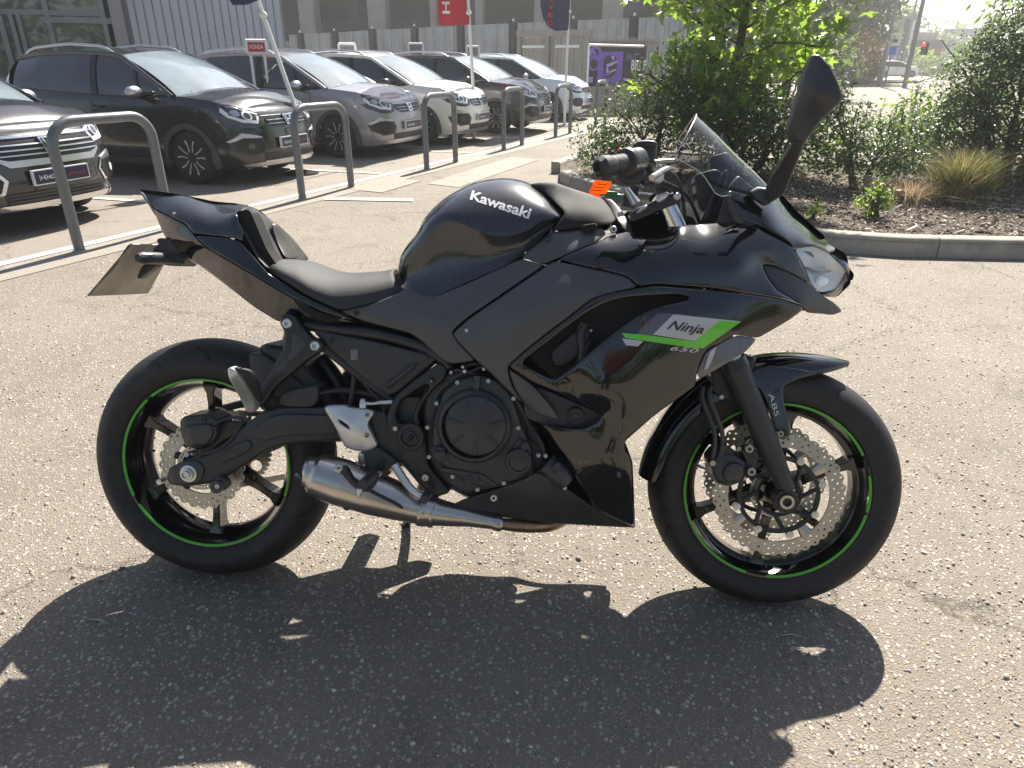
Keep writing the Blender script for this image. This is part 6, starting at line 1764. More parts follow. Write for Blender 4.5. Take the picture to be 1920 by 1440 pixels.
# wiring and small hoses above the engine, extra fasteners
for pts, r_ in (([(846, 702, -.14), (858, 696, -.15), (880, 700, -.155), (905, 690, -.15), (928, 705, -.145)], .004), ([(812, 760, -.15), (824, 735, -.155), (850, 712, -.155), (872, 700, -.15)], .005),
                ([(940, 716, -.14), (958, 738, -.15), (975, 765, -.15), (992, 800, -.145)], .005), ([(806, 800, -.155), (812, 775, -.158), (822, 750, -.158)], .0035), ([(870, 690, -.14), (890, 684, -.14), (915, 690, -.14)], .006),
                ([(1002, 812, -.15), (1015, 835, -.155), (1022, 858, -.155)], .005), ([(900, 930, -.13), (950, 925, -.13), (1000, 900, -.13)], .006), ([(668, 700, -.115), (690, 730, -.12), (716, 760, -.13), (724, 790, -.145)], .0035)):
    tube_px('wire', pts, r_, SATIN, bike, 8)
for q in ((868, 690), (846, 700), (932, 700), (907, 694)): bolt(*q, 0.004, BOLTM, bike, y=-0.15, h=0.005)
tube_px('hose_clamp', [(869, 697, -.156), (874, 699, -.156)], 0.0062, BOLTM, bike, 10)
panel('cast_rib', [(818, 885), (830, 878), (905, 890), (935, 912), (925, 916), (895, 898), (838, 890)], ENGINE, case, y=-0.170, thick=0.008, rnd=3, depth=0.004)
panel('stator_lug', [(960, 840), (972, 822), (982, 826), (980, 848), (966, 850)], ENGINE, case, y=-0.172, thick=0.012, rnd=4, depth=0.005)
panel('case_boss', [(808, 842), (815, 836), (838, 838), (842, 862), (826, 872), (812, 862)], ENGINE, case, y=-0.170, thick=0.012, rnd=5, depth=0.006)

panel('sprocket_cover', [(640, 700), (700, 668), (770, 668), (800, 760), (790, 880), (700, 872), (640, 800)], SATIN, bike, y=0.12, thick=0.03, rnd=6, depth=0.01)  # left-side cover, added and sized to close a lit gap in the shadow
panel('shadow_filler', [(1000, 800), (1100, 800), (1132, 930), (1120, 960), (1030, 972), (990, 900)], BLACK, bike, y=-0.03, thick=0.06, rnd=4)  # unseen black filler, added to keep sun out of the bike's shadow
# ------------------------------------------------------------------ seat and tank
def half_section(top, bot, hb, k=0.6, h2=0.72, n=12, ytop=0.0, bulge=1.03):
    zt = P(top[0], top[1], ytop); zb = P(bot[0], bot[1], -hb)
    c = bez((-hb, 0.0), (-hb * bulge, k), (-hb * h2, 1.0), (0.0, 1.0), n)
    out = []
    for y, s in c:
        out.append((zb[0] + (zt[0] - zb[0]) * s, y, zb[2] + (zt[2] - zb[2]) * s))
    return out
rows = [half_section(*a) for a in (((507, 501), (507, 513), .080), ((518, 492), (515, 519), .108), ((542, 488), (537, 531), .130), ((580, 492), (572, 553), .142), ((612, 504), (606, 570), .142),
        ((640, 511), (637, 582), .140), ((665, 513.5), (668, 577), .134), ((695, 512), (698, 570), .126), ((727, 509), (728, 561), .116), ((744, 506), (748, 553), .108), ((747, 512), (754, 545), .100))]
seat = skin_rows('seat', interp_rows(rows, 5), VINYL, bike)

def tank_section(top, cre, bot, hc, hb, n1=10, n2=9, ytop=-0.02):
    t = P(top[0], top[1], ytop); c = P(cre[0], cre[1], -hc); b = P(bot[0], bot[1], -hb)
    L = []
    for s in np.linspace(0, 1, n2, endpoint=False):     # lower flank, hollow
        e = s ** 1.15
        y = -(hb + (hc - hb) * e) + 0.016 * math.sin(math.pi * s)
        L.append((b[0] + (c[0] - b[0]) * s, y, b[2] + (c[2] - b[2]) * s))
    q = bez((-hc, 0.0), (-hc * 1.0, 0.42), (-hc * 0.62, 1.0), (0.0, 1.03), n1)
    for y, s in q: L.append((c[0] + (t[0] - c[0]) * s, y, c[2] + (t[2] - c[2]) * s))
    return L
rows = [tank_section(*a) for a in (
    ((747, 504), (749, 518), (752, 541), .072, .092),
    ((753, 480), (758, 505), (760, 545), .092, .104),
    ((766, 460), (778, 478), (778, 550), .112, .115),
    ((786, 437), (796, 452), (800, 555), .128, .126),
    ((802, 407), (820, 428), (816, 557), .140, .132),
    ((838, 373), (850, 418), (850, 543), .153, .138),
    ((888, 347), (890, 432), (882, 529), .160, .143),
    ((940, 338), (932, 446), (928, 508), .163, .147),
    ((984, 344), (980, 438), (962, 492), .160, .150),
    ((1018, 362), (1015, 418), (1000, 462), .148, .150),
    ((1045, 388), (1038, 412), (1024, 438), .138, .147),
    ((1057, 401), (1050, 411), (1034, 430), .130, .142))]
tank = skin_rows('fuel_tank', interp_rows(rows, 6), FLAKE, bike, smooth=24)
decal_text('maker_name', 'Kawasaki', [(881, 377), (991, 414), (998, 394), (886, 360)], tank, DECALW, tank, bold=0.025, space=1.0)

# tank front cover, knee cover, trim strip
tc_ = panel('tank_cover', [(992, 348, -.052), (1012, 344.5, -.062), (1042, 345, -.066), (1067, 354, -.068), (1105, 366, -.068), (1131, 376, -.068), (1146, 395, -.090), (1156, 415, -.112), (1150, 422, -.122), (1120, 428, -.130), (1090, 430, -.134), (1032, 436, -.140), (1046, 420, -.138), (1059, 402, -.130), (1043, 385, -.112), (1021, 365, -.080)],
      COVERM, bike, ctrl=[(1090, 395, -.112), (1110, 405, -.118), (1060, 370, -.088)], rnd=4, depth=0.006, mirror=True)
_top = [(990, 349), (1012, 345.5), (1042, 346), (1067, 355), (1105, 367), (1131, 377)]
_rows = []
for _q in _top:
    _e = P(_q[0], _q[1], -.064)
    _rows.append([(_e[0], _y, _e[2] + .004 - .006 * (_y / .064) ** 2 - .006) for _y in np.linspace(-.064, .064, 9)])
skin_rows('tank_top_cover', _rows, COVERM, bike, both=False, close_ends=False)
panel('trim_strip', [(1131, 374, -.02), (1147, 376, -.03), (1168, 400, -.07), (1186, 434, -.11), (1176, 440, -.12), (1157, 416, -.10), (1147, 396, -.055)], MATTE, bike, rnd=3, depth=0.004, mirror=True)
kc = panel('knee_cover', [(1032, 438, -.136), (1090, 432, -.128), (1119, 430, -.124), (1130, 432, -.124), (1137, 441, -.130), (1120, 456, -.148), (1042, 488, -.168), (1022, 497, -.170), (977, 486, -.158), (1002, 461, -.144)], MATTE, bike, ctrl=[(1050, 462, -.156)], rnd=3, depth=0.004, mirror=True)
bolt(1027, 452, 0.007, ENGINE, kc, on=kc, socket=BOLTM)
bolt(1150, 433, 0.008, BOLTM, bike, y=-0.13, socket=ENGINE)
panel('rubber_pad', [(1089, 425), (1120, 420), (1119, 437), (1093, 438)], BLACK, kc, y=-0.142, thick=0.006, rnd=2)

# side panel under the seat and tank
sp_ = panel('seat_side_panel', [(637, 585, -.122), (700, 571, -.128), (752, 550, -.130), (757, 544, -.130), (815, 559, -.138), (880, 532, -.150), (965, 492, -.154), (977, 488, -.154), (1021, 499, -.166), (950, 548, -.180), (878, 597, -.176), (846, 625, -.172), (862, 648, -.175), (893, 679, -.178), (842, 685, -.168), (817, 667, -.158), (795, 645, -.150), (769, 627, -.143), (686, 606, -.126), (655, 594, -.122)],
      MATTE, bike, ctrl=[(800, 600, -.158), (900, 560, -.172), (700, 590, -.134)], rnd=3.5, depth=0.006, mirror=True)
for q in ((668, 589), ): bolt(*q, 0.006, SATIN, sp_, on=sp_)
mp = panel('mid_fairing', [(1023, 502, -.166), (1038, 492, -.167), (1080, 499, -.178), (1130, 510, -.188), (1175, 521, -.197), (1196, 541, -.205), (1155, 550, -.207), (1117, 560, -.207), (1092, 577, -.206), (1067, 597, -.205), (1020, 632, -.202), (985, 660, -.198), (951, 690, -.192),
      (958, 722, -.180), (982, 760, -.172), (952, 735, -.176), (920, 702, -.180), (893, 678, -.182), (863, 648, -.178), (848, 628, -.174), (880, 600, -.179), (950, 552, -.184)],
      MATTE, bike, ctrl=[(1000, 590, -.208), (1060, 545, -.203), (920, 640, -.193)], rnd=3.5, depth=0.006, mirror=True)
bolt(876, 622, 0.0045, BOLTM, mp, on=mp)
panel('fairing_prong', [(952, 693, -.186), (975, 707, -.184), (1000, 725, -.180), (1030, 760, -.176), (1051, 791, -.172), (1005, 778, -.166), (984, 762, -.168), (962, 725, -.176)], MATTE, bike, ctrl=[(990, 745, -.180)], rnd=3, depth=0.005, mirror=True)
for a, b in (((1040, 492), (1004, 513)),):
    pass

# upper fairing shoulder
uf = panel('upper_fairing', [(1043, 488, -.168), (1122, 456, -.156), (1142, 444, -.136), (1180, 436, -.122), (1230, 428, -.112), (1305, 422, -.108), (1365, 418, -.110), (1395, 421, -.116), (1422, 427, -.118), (1455, 441, -.116), (1480, 459, -.110), (1500, 491, -.104), (1521, 537, -.092), (1490, 518, -.112), (1452, 501, -.132), (1428, 498, -.142), (1442, 528, -.146), (1458, 548, -.150), (1507, 575, -.138), (1465, 561, -.158), (1400, 551, -.180), (1342, 544, -.192), (1280, 539, -.200), (1230, 535, -.205), (1197, 540, -.206), (1176, 520, -.199), (1130, 509, -.190), (1080, 498, -.180)],
      GLOSS, bike, ctrl=[(1120, 480, -.182), (1200, 455, -.164), (1200, 490, -.192), (1280, 440, -.150), (1280, 460, -.174), (1290, 495, -.194), (1370, 440, -.146), (1370, 462, -.166), (1390, 500, -.180), (1440, 470, -.140)], rnd=3, depth=0.006, mirror=True)
panel('fairing_notch', [(1428, 499, -.136), (1452, 502, -.128), (1490, 519, -.110), (1521, 539, -.090), (1537, 553, -.08), (1560, 568, -.05), (1561, 592, -.05), (1512, 589, -.120), (1508, 577, -.132), (1459, 549, -.146), (1443, 528, -.142)], SATIN, bike, rnd=2.5, depth=0.004, mirror=True)
panel('chin_spoiler', [(1537, 556, -.075), (1561, 568, -.045), (1580, 586, -.0), (1561, 593, -.045), (1545, 592, -.07)], SATIN, bike, rnd=2, depth=0.003, mirror=True)

# main side fairing with the side opening
INTAKE = [(976, 684), (1005, 661), (1055, 621), (1095, 591), (1130, 572), (1167, 561), (1215, 557), (1265, 554), (1292, 559), (1288, 566), (1230, 578), (1192, 596), (1155, 622), (1112, 657), (1075, 690), (1040, 714), (1012, 702)]
sf = panel('side_fairing', [(952, 690, -.195), (985, 661, -.202), (1020, 633, -.207), (1067, 598, -.211), (1092, 578, -.212), (1117, 561, -.213), (1155, 551, -.213), (1200, 542, -.211), (1230, 538, -.209), (1280, 542, -.204), (1342, 547, -.195), (1400, 554, -.183), (1465, 564, -.160), (1510, 580, -.136), (1481, 602, -.148), (1420, 637, -.168), (1377, 629, -.190), (1322, 662, -.200), (1306, 702, -.198), (1304, 726, -.194), (1227, 781, -.200), (1172, 829, -.196), (1171, 847, -.194), (1184, 867, -.186), (1189, 991, -.120),
      (1117, 955, -.142), (1070, 880, -.162), (1027, 813, -.176), (1012, 797, -.178), (1052, 804, -.180), (1092, 806, -.184), (1120, 793, -.190), (1132, 778, -.194), (1070, 749, -.192), (996, 719, -.190)],
      GLOSS, bike, holes=[INTAKE], ctrl=[(1250, 600, -.222), (1330, 590, -.208), (1200, 650, -.226), (1260, 680, -.218), (1150, 700, -.224), (1120, 740, -.218), (1200, 750, -.216), (1160, 790, -.210), (1130, 860, -.190), (1150, 930, -.156), (1040, 735, -.204), (1075, 690, -.21), (1160, 620, -.216)],
      rnd=4, depth=0.006, mirror=True, grid=7)
panel('belly_pan', [(847, 950, -.150), (866, 940, -.158), (930, 920, -.172), (972, 905, -.178), (1007, 887, -.182), (1060, 917, -.160), (1117, 956, -.138), (1189, 991, -.106), (1170, 991, -.104), (1030, 983, -.112), (942, 972, -.126), (856, 958, -.144)], SATIN, bike, ctrl=[(1000, 940, -.164)], rnd=3, depth=0.005, mirror=True)
bolt(926, 935, 0.0085, BOLTM, bike, y=-0.168, socket=ENGINE)
panel('front_fairing_edge', [(1171, 828, -.172), (1186, 868, -.160), (1191, 992, -.10), (1182, 992, -.05), (1165, 900, -.06), (1162, 840, -.08)], SATIN, bike, rnd=2, depth=0.002, mirror=True)
# decals
decal_poly('decal_grey_band', [(1232, 591), (1250, 590), (1278, 592), (1214, 641), (1190, 640), (1200, 620)], sf, DECALD, sf, 0.0006)
decal_poly('decal_silver_panel', [(1262, 592), (1310, 597), (1388, 605), (1330, 646), (1224, 630)], sf, DECALS, sf, 0.0010)
decal_poly('decal_green_bar', [(1166, 627), (1204, 630), (1300, 642), (1350, 604), (1388, 606), (1318, 655), (1302, 655), (1172, 636)], sf, DECALG, sf, 0.0014)
decal_poly('decal_silver_tip', [(1166, 637), (1206, 642), (1196, 652), (1174, 650)], sf, DECALS, sf, 0.0010)
decal_text('model_name', 'Ninja', [(1247, 625), (1317, 634), (1320, 612), (1256, 603)], sf, DECALK, sf, off=0.0022, bold=0.010, shear=0.42)
decal_text('model_number', '650', [(1255, 659), (1306, 664), (1310, 656), (1259, 651)], sf, DECALW, sf, off=0.0018, bold=0.0, shear=0.25, space=1.1)
# side lens
ln = panel('side_lens', [(1377, 630, -.178), (1420, 637, -.168), (1397, 663, -.176), (1312, 713, -.194), (1306, 702, -.197), (1323, 662, -.198)], LENSG, bike, rnd=2, depth=0.003, mirror=True)
panel('lens_facet', [(1330, 660), (1345, 650), (1330, 690), (1318, 700)], DECALS, ln, y=-0.201, thick=0.004, rnd=1)

# nose, headlight
ns = panel('nose_cowl', [(1364, 358, -.120), (1395, 366, -.105), (1425, 380, -.085), (1445, 378, -.06), (1462, 367, -.0), (1490, 401, 0.0), (1540, 445, 0.0), (1585, 485, 0.0), (1597, 516, 0.0), (1593, 531, -.002), (1586, 509, -.022), (1552, 474, -.058), (1525, 461, -.082), (1487, 466, -.112), (1480, 457, -.118), (1455, 439, -.128), (1421, 425, -.122), (1395, 419, -.122), (1380, 394, -.125)],
      GLOSS, bike, ctrl=[(1440, 408, -.110), (1500, 440, -.070), (1560, 480, -.028), (1410, 400, -.118)], rnd=3, depth=0.005, mirror=True)
panel('headlight_bowl', [(1489, 469, -.095), (1508, 500, -.085), (1523, 537, -.075), (1538, 550, -.06), (1562, 546, -.025), (1575, 529, -.01), (1585, 510, -.01), (1552, 477, -.04), (1525, 464, -.065)], REFLB, bike, ctrl=[(1535, 510, -.02)], rnd=0, depth=0, mirror=True)
panel('headlight_divider', [(1507, 500, -.082), (1535, 512, -.045), (1560, 508, -.022), (1558, 512, -.022), (1534, 517, -.045), (1510, 507, -.082)], MATTE, bike, rnd=0, depth=0)
panel('headlight_projector', [(1530, 522, -.06), (1545, 519, -.05), (1556, 526, -.04), (1552, 538, -.045), (1538, 542, -.055), (1528, 534, -.062)], CHROME, bike, rnd=3, depth=0.006)
panel('headlight_lens', [(1488, 467, -.111), (1507, 500, -.100), (1522, 537, -.093), (1537, 551, -.078), (1563, 547, -.045), (1577, 530, -.022), (1588, 511, -.016), (1552, 475, -.057), (1525, 462, -.081)], LENS, bike, ctrl=[(1535, 510, -.078)], rnd=0, depth=0, thick=0.003, mirror=True)
panel('headlight_brow', [(1498, 473, -.088), (1520, 474, -.07), (1528, 484, -.055), (1516, 492, -.06), (1504, 490, -.08)], MATTE, bike, rnd=2, depth=0.003)
panel('nose_tip', [(1563, 548, -.042), (1577, 531, -.02), (1588, 512, -.014), (1594, 531, 0), (1568, 561, 0), (1540, 556, -.06)], GLOSS, bike, rnd=2, depth=0.003, mirror=True)
# cowl wing beside the screen
panel('cowl_wing', [(1362, 357, -.137), (1372, 380, -.142), (1396, 421, -.142), (1380, 421, -.142), (1366, 398, -.142)], SATIN, bike, rnd=2, depth=0.003, mirror=True)
panel('inner_cowl', [(1340, 430, -.11), (1366, 352, -.10), (1384, 330, -.08), (1400, 346, -.08), (1440, 372, -.07), (1420, 425, -.12)], SATIN, bike, rnd=2, depth=0.003, mirror=True)
panel('meter_hood', [(1330, 296), (1367, 286), (1378, 330), (1350, 400), (1318, 412), (1332, 345)], SATIN, bike, y=0.05, thick=0.02, rnd=3)
panel('meter_stay', [(1312, 420), (1345, 340), (1362, 318), (1366, 330), (1345, 380), (1332, 420)], FRAMEM, bike, y=-0.04, thick=0.02, rnd=3)
panel('meter_back', [(1300, 330), (1345, 318), (1365, 345), (1340, 400), (1310, 395)], SATIN, bike, y=-0.02, thick=0.04, rnd=4)

# windscreen: ruled shell from the rear edge down to the nose
def screen_row(s):
    top = Vector(P(1305, 216, -0.012)).lerp(Vector(P(1442, 352, -0.012)), s)
    lowp = [P(1264, 297, -.150), P(1316, 327, -.155), P(1345, 372, -.150), P(1395, 366, -.118), P(1440, 375, -.055)]
    k = s * (len(lowp) - 1); i = min(int(k), len(lowp) - 2)
    low = Vector(lowp[i]).lerp(Vector(lowp[i + 1]), k - i)
    q = bez((-1, 0), (-0.96, 0.5), (-0.66, 0.90), (0, 1.0), 12)
    w = abs(low.y)
    return [(low.x + (top.x - low.x) * v, y * w, low.z + (top.z - low.z) * v) for y, v in q]
scr_rows = [screen_row(s) for s in np.linspace(0, 1, 14)]
scr = skin_rows('windscreen', scr_rows, SCREEN, bike, smooth=60, close_ends=False)
rr = np.array(scr_rows)
edge = [tuple(p) for p in rr[0]]
mesh_obj('screen_edge', *tube_geo(edge + [(p[0], -p[1], p[2]) for p in reversed(edge[:-1])], 0.0014, 8), DISCM, scr, 60)
low = [tuple(p) for p in rr[:9, 0]]
mesh_obj('screen_edge', *tube_geo(low, 0.0014, 8), DISCM, scr, 60)

# mirrors
def mirror_head(sign):
    o = panel('mirror', [(1512, 130, -.355), (1522, 106, -.365), (1535, 105, -.37), (1556, 126, -.38), (1572, 160, -.385), (1580, 185, -.385), (1571, 200, -.38), (1538, 230, -.355), (1522, 252, -.335), (1508, 271, -.32), (1488, 268, -.315), (1477, 242, -.32), (1493, 195, -.335)],
          SATIN, bike, ctrl=[(1525, 180, -.382)], rnd=4, depth=0.007, thick=0.022, soft=False)
    if sign > 0:
        for v in o.data.vertices: v.co.y = -v.co.y
        o.data.flip_normals(); o.data.update()
    st = panel('mirror_stem', [(1489, 266, -.317), (1511, 268, -.317), (1488, 323, -.23), (1471, 366, -.16), (1443, 384, -.13), (1436, 372, -.13), (1447, 336, -.19)], SATIN, o, rnd=4, depth=0.008, thick=0.024)
    ft = panel('mirror_foot', [(1404, 362, -.115), (1420, 352, -.11), (1446, 357, -.12), (1446, 384, -.125), (1436, 388, -.125), (1412, 372, -.12)], SATIN, o, rnd=3, depth=0.005, thick=0.02)
    if sign > 0:
        for q in (st, ft):
            for v in q.data.vertices: v.co.y = -v.co.y
            q.data.flip_normals(); q.data.update()
mirror_head(-1); mirror_head(1)

# ------------------------------------------------------------------ tail
tl = panel('tail_cowl', [(258, 357, -.004), (300, 362, 0), (325, 365, 0), (375, 374, 0), (405, 381, 0), (445, 384, 0), (467, 387, -.004), (458, 392, -.05), (443, 400, -.092), (450, 420, -.105), (458, 438, -.114), (455, 456, -.117), (447, 451, -.117), (412, 445, -.112), (375, 441, -.102), (364, 441, -.100), (350, 422, -.086), (325, 410, -.070), (295, 395, -.040), (287, 387, -.030)],
      FLAKE, bike, ctrl=[(375, 405, -.078), (330, 385, -.045), (420, 415, -.098)], rnd=3, depth=0.004, mirror=True)
bolt(328, 404, 0.0035, BOLTM, tl, on=tl)
panel('tail_side_panel', [(365, 443, -.100), (412, 447, -.112), (448, 453, -.118), (478, 486, -.122), (503, 515, -.126), (565, 553, -.133), (637, 586, -.126), (673, 607, -.122), (605, 588, -.134), (540, 556, -.138), (480, 520, -.134), (425, 488, -.126), (385, 465, -.112)], GLOSS, bike, rnd=2.5, depth=0.004, mirror=True)
panel('tail_flank', [(287, 389, -.028), (295, 397, -.038), (325, 412, -.068), (350, 424, -.084), (364, 443, -.098), (385, 466, -.112), (425, 489, -.126), (480, 521, -.134), (540, 557, -.138), (605, 589, -.133), (672, 608, -.122), (570, 610, -.112), (540, 601, -.108), (522, 606, -.100), (477, 578, -.090), (425, 538, -.080), (380, 503, -.068), (355, 490, -.062), (332, 470, -.050), (315, 455, -.042), (304, 436, -.036), (294, 411, -.028)],
      GLOSS, bike, ctrl=[(350, 455, -.085)], rnd=2.5, depth=0.004, mirror=True)
panel('tail_vent', [(547, 562), (560, 570), (640, 604), (600, 604), (568, 588)], BLACK, bike, y=-0.1385, thick=0.006, rnd=2)
panel('tail_lamp', [(259, 359), (268, 364), (287, 389), (296, 412), (290, 405), (280, 388)], LENSG, bike, y=-0.022, thick=0.04, rnd=1)
panel('undertail', [(330, 455), (360, 490), (430, 540), (480, 580), (525, 606), (590, 612), (640, 590), (500, 520), (400, 460)], SATIN, bike, y=-0.06, thick=0.12, rnd=3)
# pillion hump: two pads on a black base
panel('pillion_base', [(444, 402, -.088), (458, 393, -.05), (468, 387, 0), (492, 405, 0.02), (527, 430, 0.06), (548, 451, .08), (580, 491, .095), (540, 489, .0), (505, 509, -.115), (480, 482, -.115), (458, 440, -.110)], SATIN, bike, rnd=2.5, depth=0.003, thick=0.012)
panel('seat_base', [(440, 400), (468, 394), (500, 470), (520, 500), (640, 578), (560, 556), (500, 520), (440, 460)], BLACK, bike, y=-0.095, thick=0.05, rnd=0)
p1 = panel('pillion_pad', [(459, 421, -.092), (466, 416, -.075), (474, 418, -.06), (500, 455, -.055), (521, 486, -.05), (505, 509, -.095), (488, 480, -.098), (470, 448, -.096)], PADG, bike, rnd=4, depth=0.006, thick=0.012)
p2 = panel('pillion_pad', [(507, 423, .005), (513, 420, .012), (521, 424, .020), (545, 458, .050), (563, 487, .060), (536, 488, -.025), (520, 458, -.01)], PADG, bike, rnd=4, depth=0.006, thick=0.012)
# plate carrier, number plate seen from its back, indicators
def quad_plate(name, c, m, parent, th=0.003):
    A = [Vector(q) for q in c]; n = (A[1] - A[0]).cross(A[2] - A[0]).normalized() * th
    V = A + [a + n for a in A]
    o = mesh_obj(name, [tuple(v) for v in V], [(0, 1, 2, 3), (7, 6, 5, 4), (0, 4, 5, 1), (1, 5, 6, 2), (2, 6, 7, 3), (3, 7, 4, 0)], m, parent, None)
    bm = bmesh.new(); bm.from_mesh(o.data); bmesh.ops.recalc_face_normals(bm, faces=bm.faces); bm.to_mesh(o.data); bm.free(); return o
nplate = quad_plate('number_plate', [P(246, 459, -.114), P(164, 556, -.114), P(277, 551, .114), P(326, 461, .114)], PLATEB, bike)
panel('plate_frame', [(240, 462, -.116), (248, 458, -.116), (166, 556, -.116), (162, 558, -.116), (210, 507, -.116)], SATIN, nplate, rnd=0, thick=0.008, depth=0)
panel('plate_carrier', [(288, 466), (310, 452), (338, 462), (348, 490), (338, 502), (312, 500), (285, 492)], SATIN, bike, y=-0.035, thick=0.07, rnd=4)
panel('carrier_arm', [(270, 497), (300, 498), (262, 526), (257, 524), (262, 510)], SATIN, bike, y=-0.04, thick=0.02, rnd=2)
panel('carrier_top', [(293, 453), (300, 448), (330, 452), (345, 470), (330, 476), (300, 462)], SATIN, bike, y=-0.05, thick=0.03, rnd=2)
ind = tube_px('indicator', [(344, 489, -.06), (318, 487, -.085), (290, 486, -.125), (268, 486, -.155), (259, 486, -.17)], [0.012, 0.013, 0.0135, 0.014, 0.009], SATIN, bike, 14)
panel('indicator_lens', [(263, 477, -.172), (290, 478, -.142), (289, 483, -.142), (262, 482, -.172)], ALU, ind, thick=0.004, rnd=1)

# ------------------------------------------------------------------ front fork, brakes, mudguard
for s in (-1, 1):
    y = s * 0.103
    a = P(1472, 915, -.103); b = P(1382, 698, -.103); c = P(1250, 385, -.103)
    a, b, c = [Vector((q[0], y, q[2])) for q in (a, b, c)]
    up = (b - a).normalized()
    foot = a - up * 0.005
    fk = mesh_obj('fork_leg', *tube_geo([tuple(foot), tuple(a + up * 0.05), tuple(a + up * 0.12), tuple(b - up * 0.01), tuple(b + up * 0.012)], [0.021, 0.0235, 0.027, 0.0285, 0.030], 28), SATIN, bike, 40)
    mesh_obj('fork_tube', *tube_geo([tuple(b), tuple(c)], 0.0215, 28), CHROME, fk, 40)
    mesh_obj('dust_seal', *tube_geo([tuple(b + up * 0.008), tuple(b + up * 0.03)], [0.0305, 0.0285], 28), FRAMEM, fk, 40)
    mesh_obj('fork_cap', *tube_geo([tuple(c), tuple(c + up * 0.012), tuple(c + up * 0.013), tuple(c + up * 0.022)], [0.024, 0.024, 0.016, 0.015], 20), ALU, fk, 30)
    # axle clamp
    V, F = lathe_geo([(0.0001, s * 0.122), (0.010, s * 0.122), (0.0115, s * 0.128), (0.019, s * 0.128), (0.020, s * 0.124), (0.027, s * 0.124), (0.029, s * 0.119), (0.029, s * 0.09), (0.0001, s * 0.09)], 32, 'y', (0.705, 0, 0.300))
    mesh_obj('axle_clamp', V, F, FRAMEM, fk, 35)
    V, F = lathe_geo([(0.0095, s * 0.124), (0.0105, s * 0.130), (0.0165, s * 0.130), (0.018, s * 0.125)], 32, 'y', (0.705, 0, 0.300), False)
    mesh_obj('axle_end', V, F, STEEL, fk, 35)
# right caliper with its bolts and hoses
cal = panel('front_caliper', [(1330, 868), (1345, 850), (1378, 852), (1398, 866), (1402, 885), (1392, 905), (1365, 914), (1343, 908), (1335, 890)], ENGINE, bike, y=-0.125, thick=0.075, rnd=8, depth=0.02)
panel('caliper_body', [(1358, 878), (1372, 868), (1392, 872), (1396, 888), (1386, 905), (1362, 909), (1354, 896)], ENGINE, cal, y=-0.137, thick=0.02, rnd=7, depth=0.01)
panel('caliper_arm', [(1385, 845), (1405, 838), (1425, 852), (1420, 870), (1412, 895), (1398, 900), (1398, 866)], FRAMEM, cal, y=-0.118, thick=0.02, rnd=4, depth=0.006)
for q in ((1404, 843), (1408, 886)): bolt(*q, 0.0105, DISCM, cal, y=-0.126, socket=ENGINE)
bolt(1384, 843, 0.006, DISCM, cal, y=-0.12)
lathe_px('banjo', 1335, 869, [(0.0001, -0.138), (0.007, -0.138), (0.009, -0.134), (0.009, -0.11)], DISCM, cal, 6, 30, ry=-0.13)
for k in (0, 1):
    tube_px('brake_hose', [(1318 + 14 * k, 728, -.13), (1316 + 14 * k, 748, -.14), (1328 + 14 * k, 780, -.14), (1340 + 14 * k, 815, -.135), (1338 + 14 * k, 850, -.13), (1334 + 8 * k, 866, -.125)], 0.0055, SATIN, cal, 10)
panel('front_caliper', [(1330, 868), (1378, 852), (1402, 885), (1365, 914), (1335, 890)], ENGINE, bike, y=0.055, thick=0.075, rnd=6, depth=0.01)
# crown inside the front wheel arch
panel('steering_crown', [(1330, 690), (1370, 668), (1420, 672), (1400, 735), (1360, 755), (1335, 740)], FRAMEM, bike, y=-0.075, thick=0.15, rnd=6, depth=0.01)
bolt(1352, 746, 0.006, BOLTM, bike, y=-0.08)
# mudguard: a shell bent round the tyre, crest + right skirt
def fender_row(ang, r0, wid, drop):
    ca, sa = math.cos(ang), math.sin(ang)
    out = []
    for y, s in bez((-wid, 1.0), (-wid * 1.02, 0.45), (-wid * 0.75, 0.0), (0.0, 0.0), 11):
        r = r0 - s * drop
        out.append((0.705 + r * ca, y, 0.300 + r * sa))
    return out
fr = [fender_row(R_(a), r, w_, d_) for a, r, w_, d_ in ((64, .352, .020, .012), (70, .345, .045, .030), (78, .338, .062, .045), (88, .332, .070, .055), (100, .328, .073, .060), (115, .324, .073, .055), (130, .322, .073, .05), (145, .321, .072, .045), (160, .322, .071, .042), (170, .324, .069, .040), (177, .326, .064, .034))]
mg = skin_rows('front_mudguard', interp_rows(fr, 4), GLOSS, bike, close_ends=False)
panel('mudguard_arm', [(1397, 700, -.072), (1432, 688, -.074), (1470, 690, -.075), (1505, 695, -.074), (1535, 703, -.07), (1500, 712, -.078), (1468, 726, -.082), (1470, 760, -.086), (1481, 800, -.090), (1482, 818, -.092), (1470, 828, -.092), (1456, 820, -.092), (1444, 780, -.088), (1428, 740, -.084), (1408, 716, -.078)], GLOSS, mg, thick=0.008, rnd=3.5, depth=0.005)
arm = mg.children[0]
decal_text('abs_mark', 'ABS', [(1440, 741), (1452, 783), (1461, 781), (1449, 739)], arm, DECALW, mg, off=0.0015, bold=0.0, space=1.05)
bolt(1462, 815, 0.008, DISCM, mg, y=-0.098, socket=ENGINE)

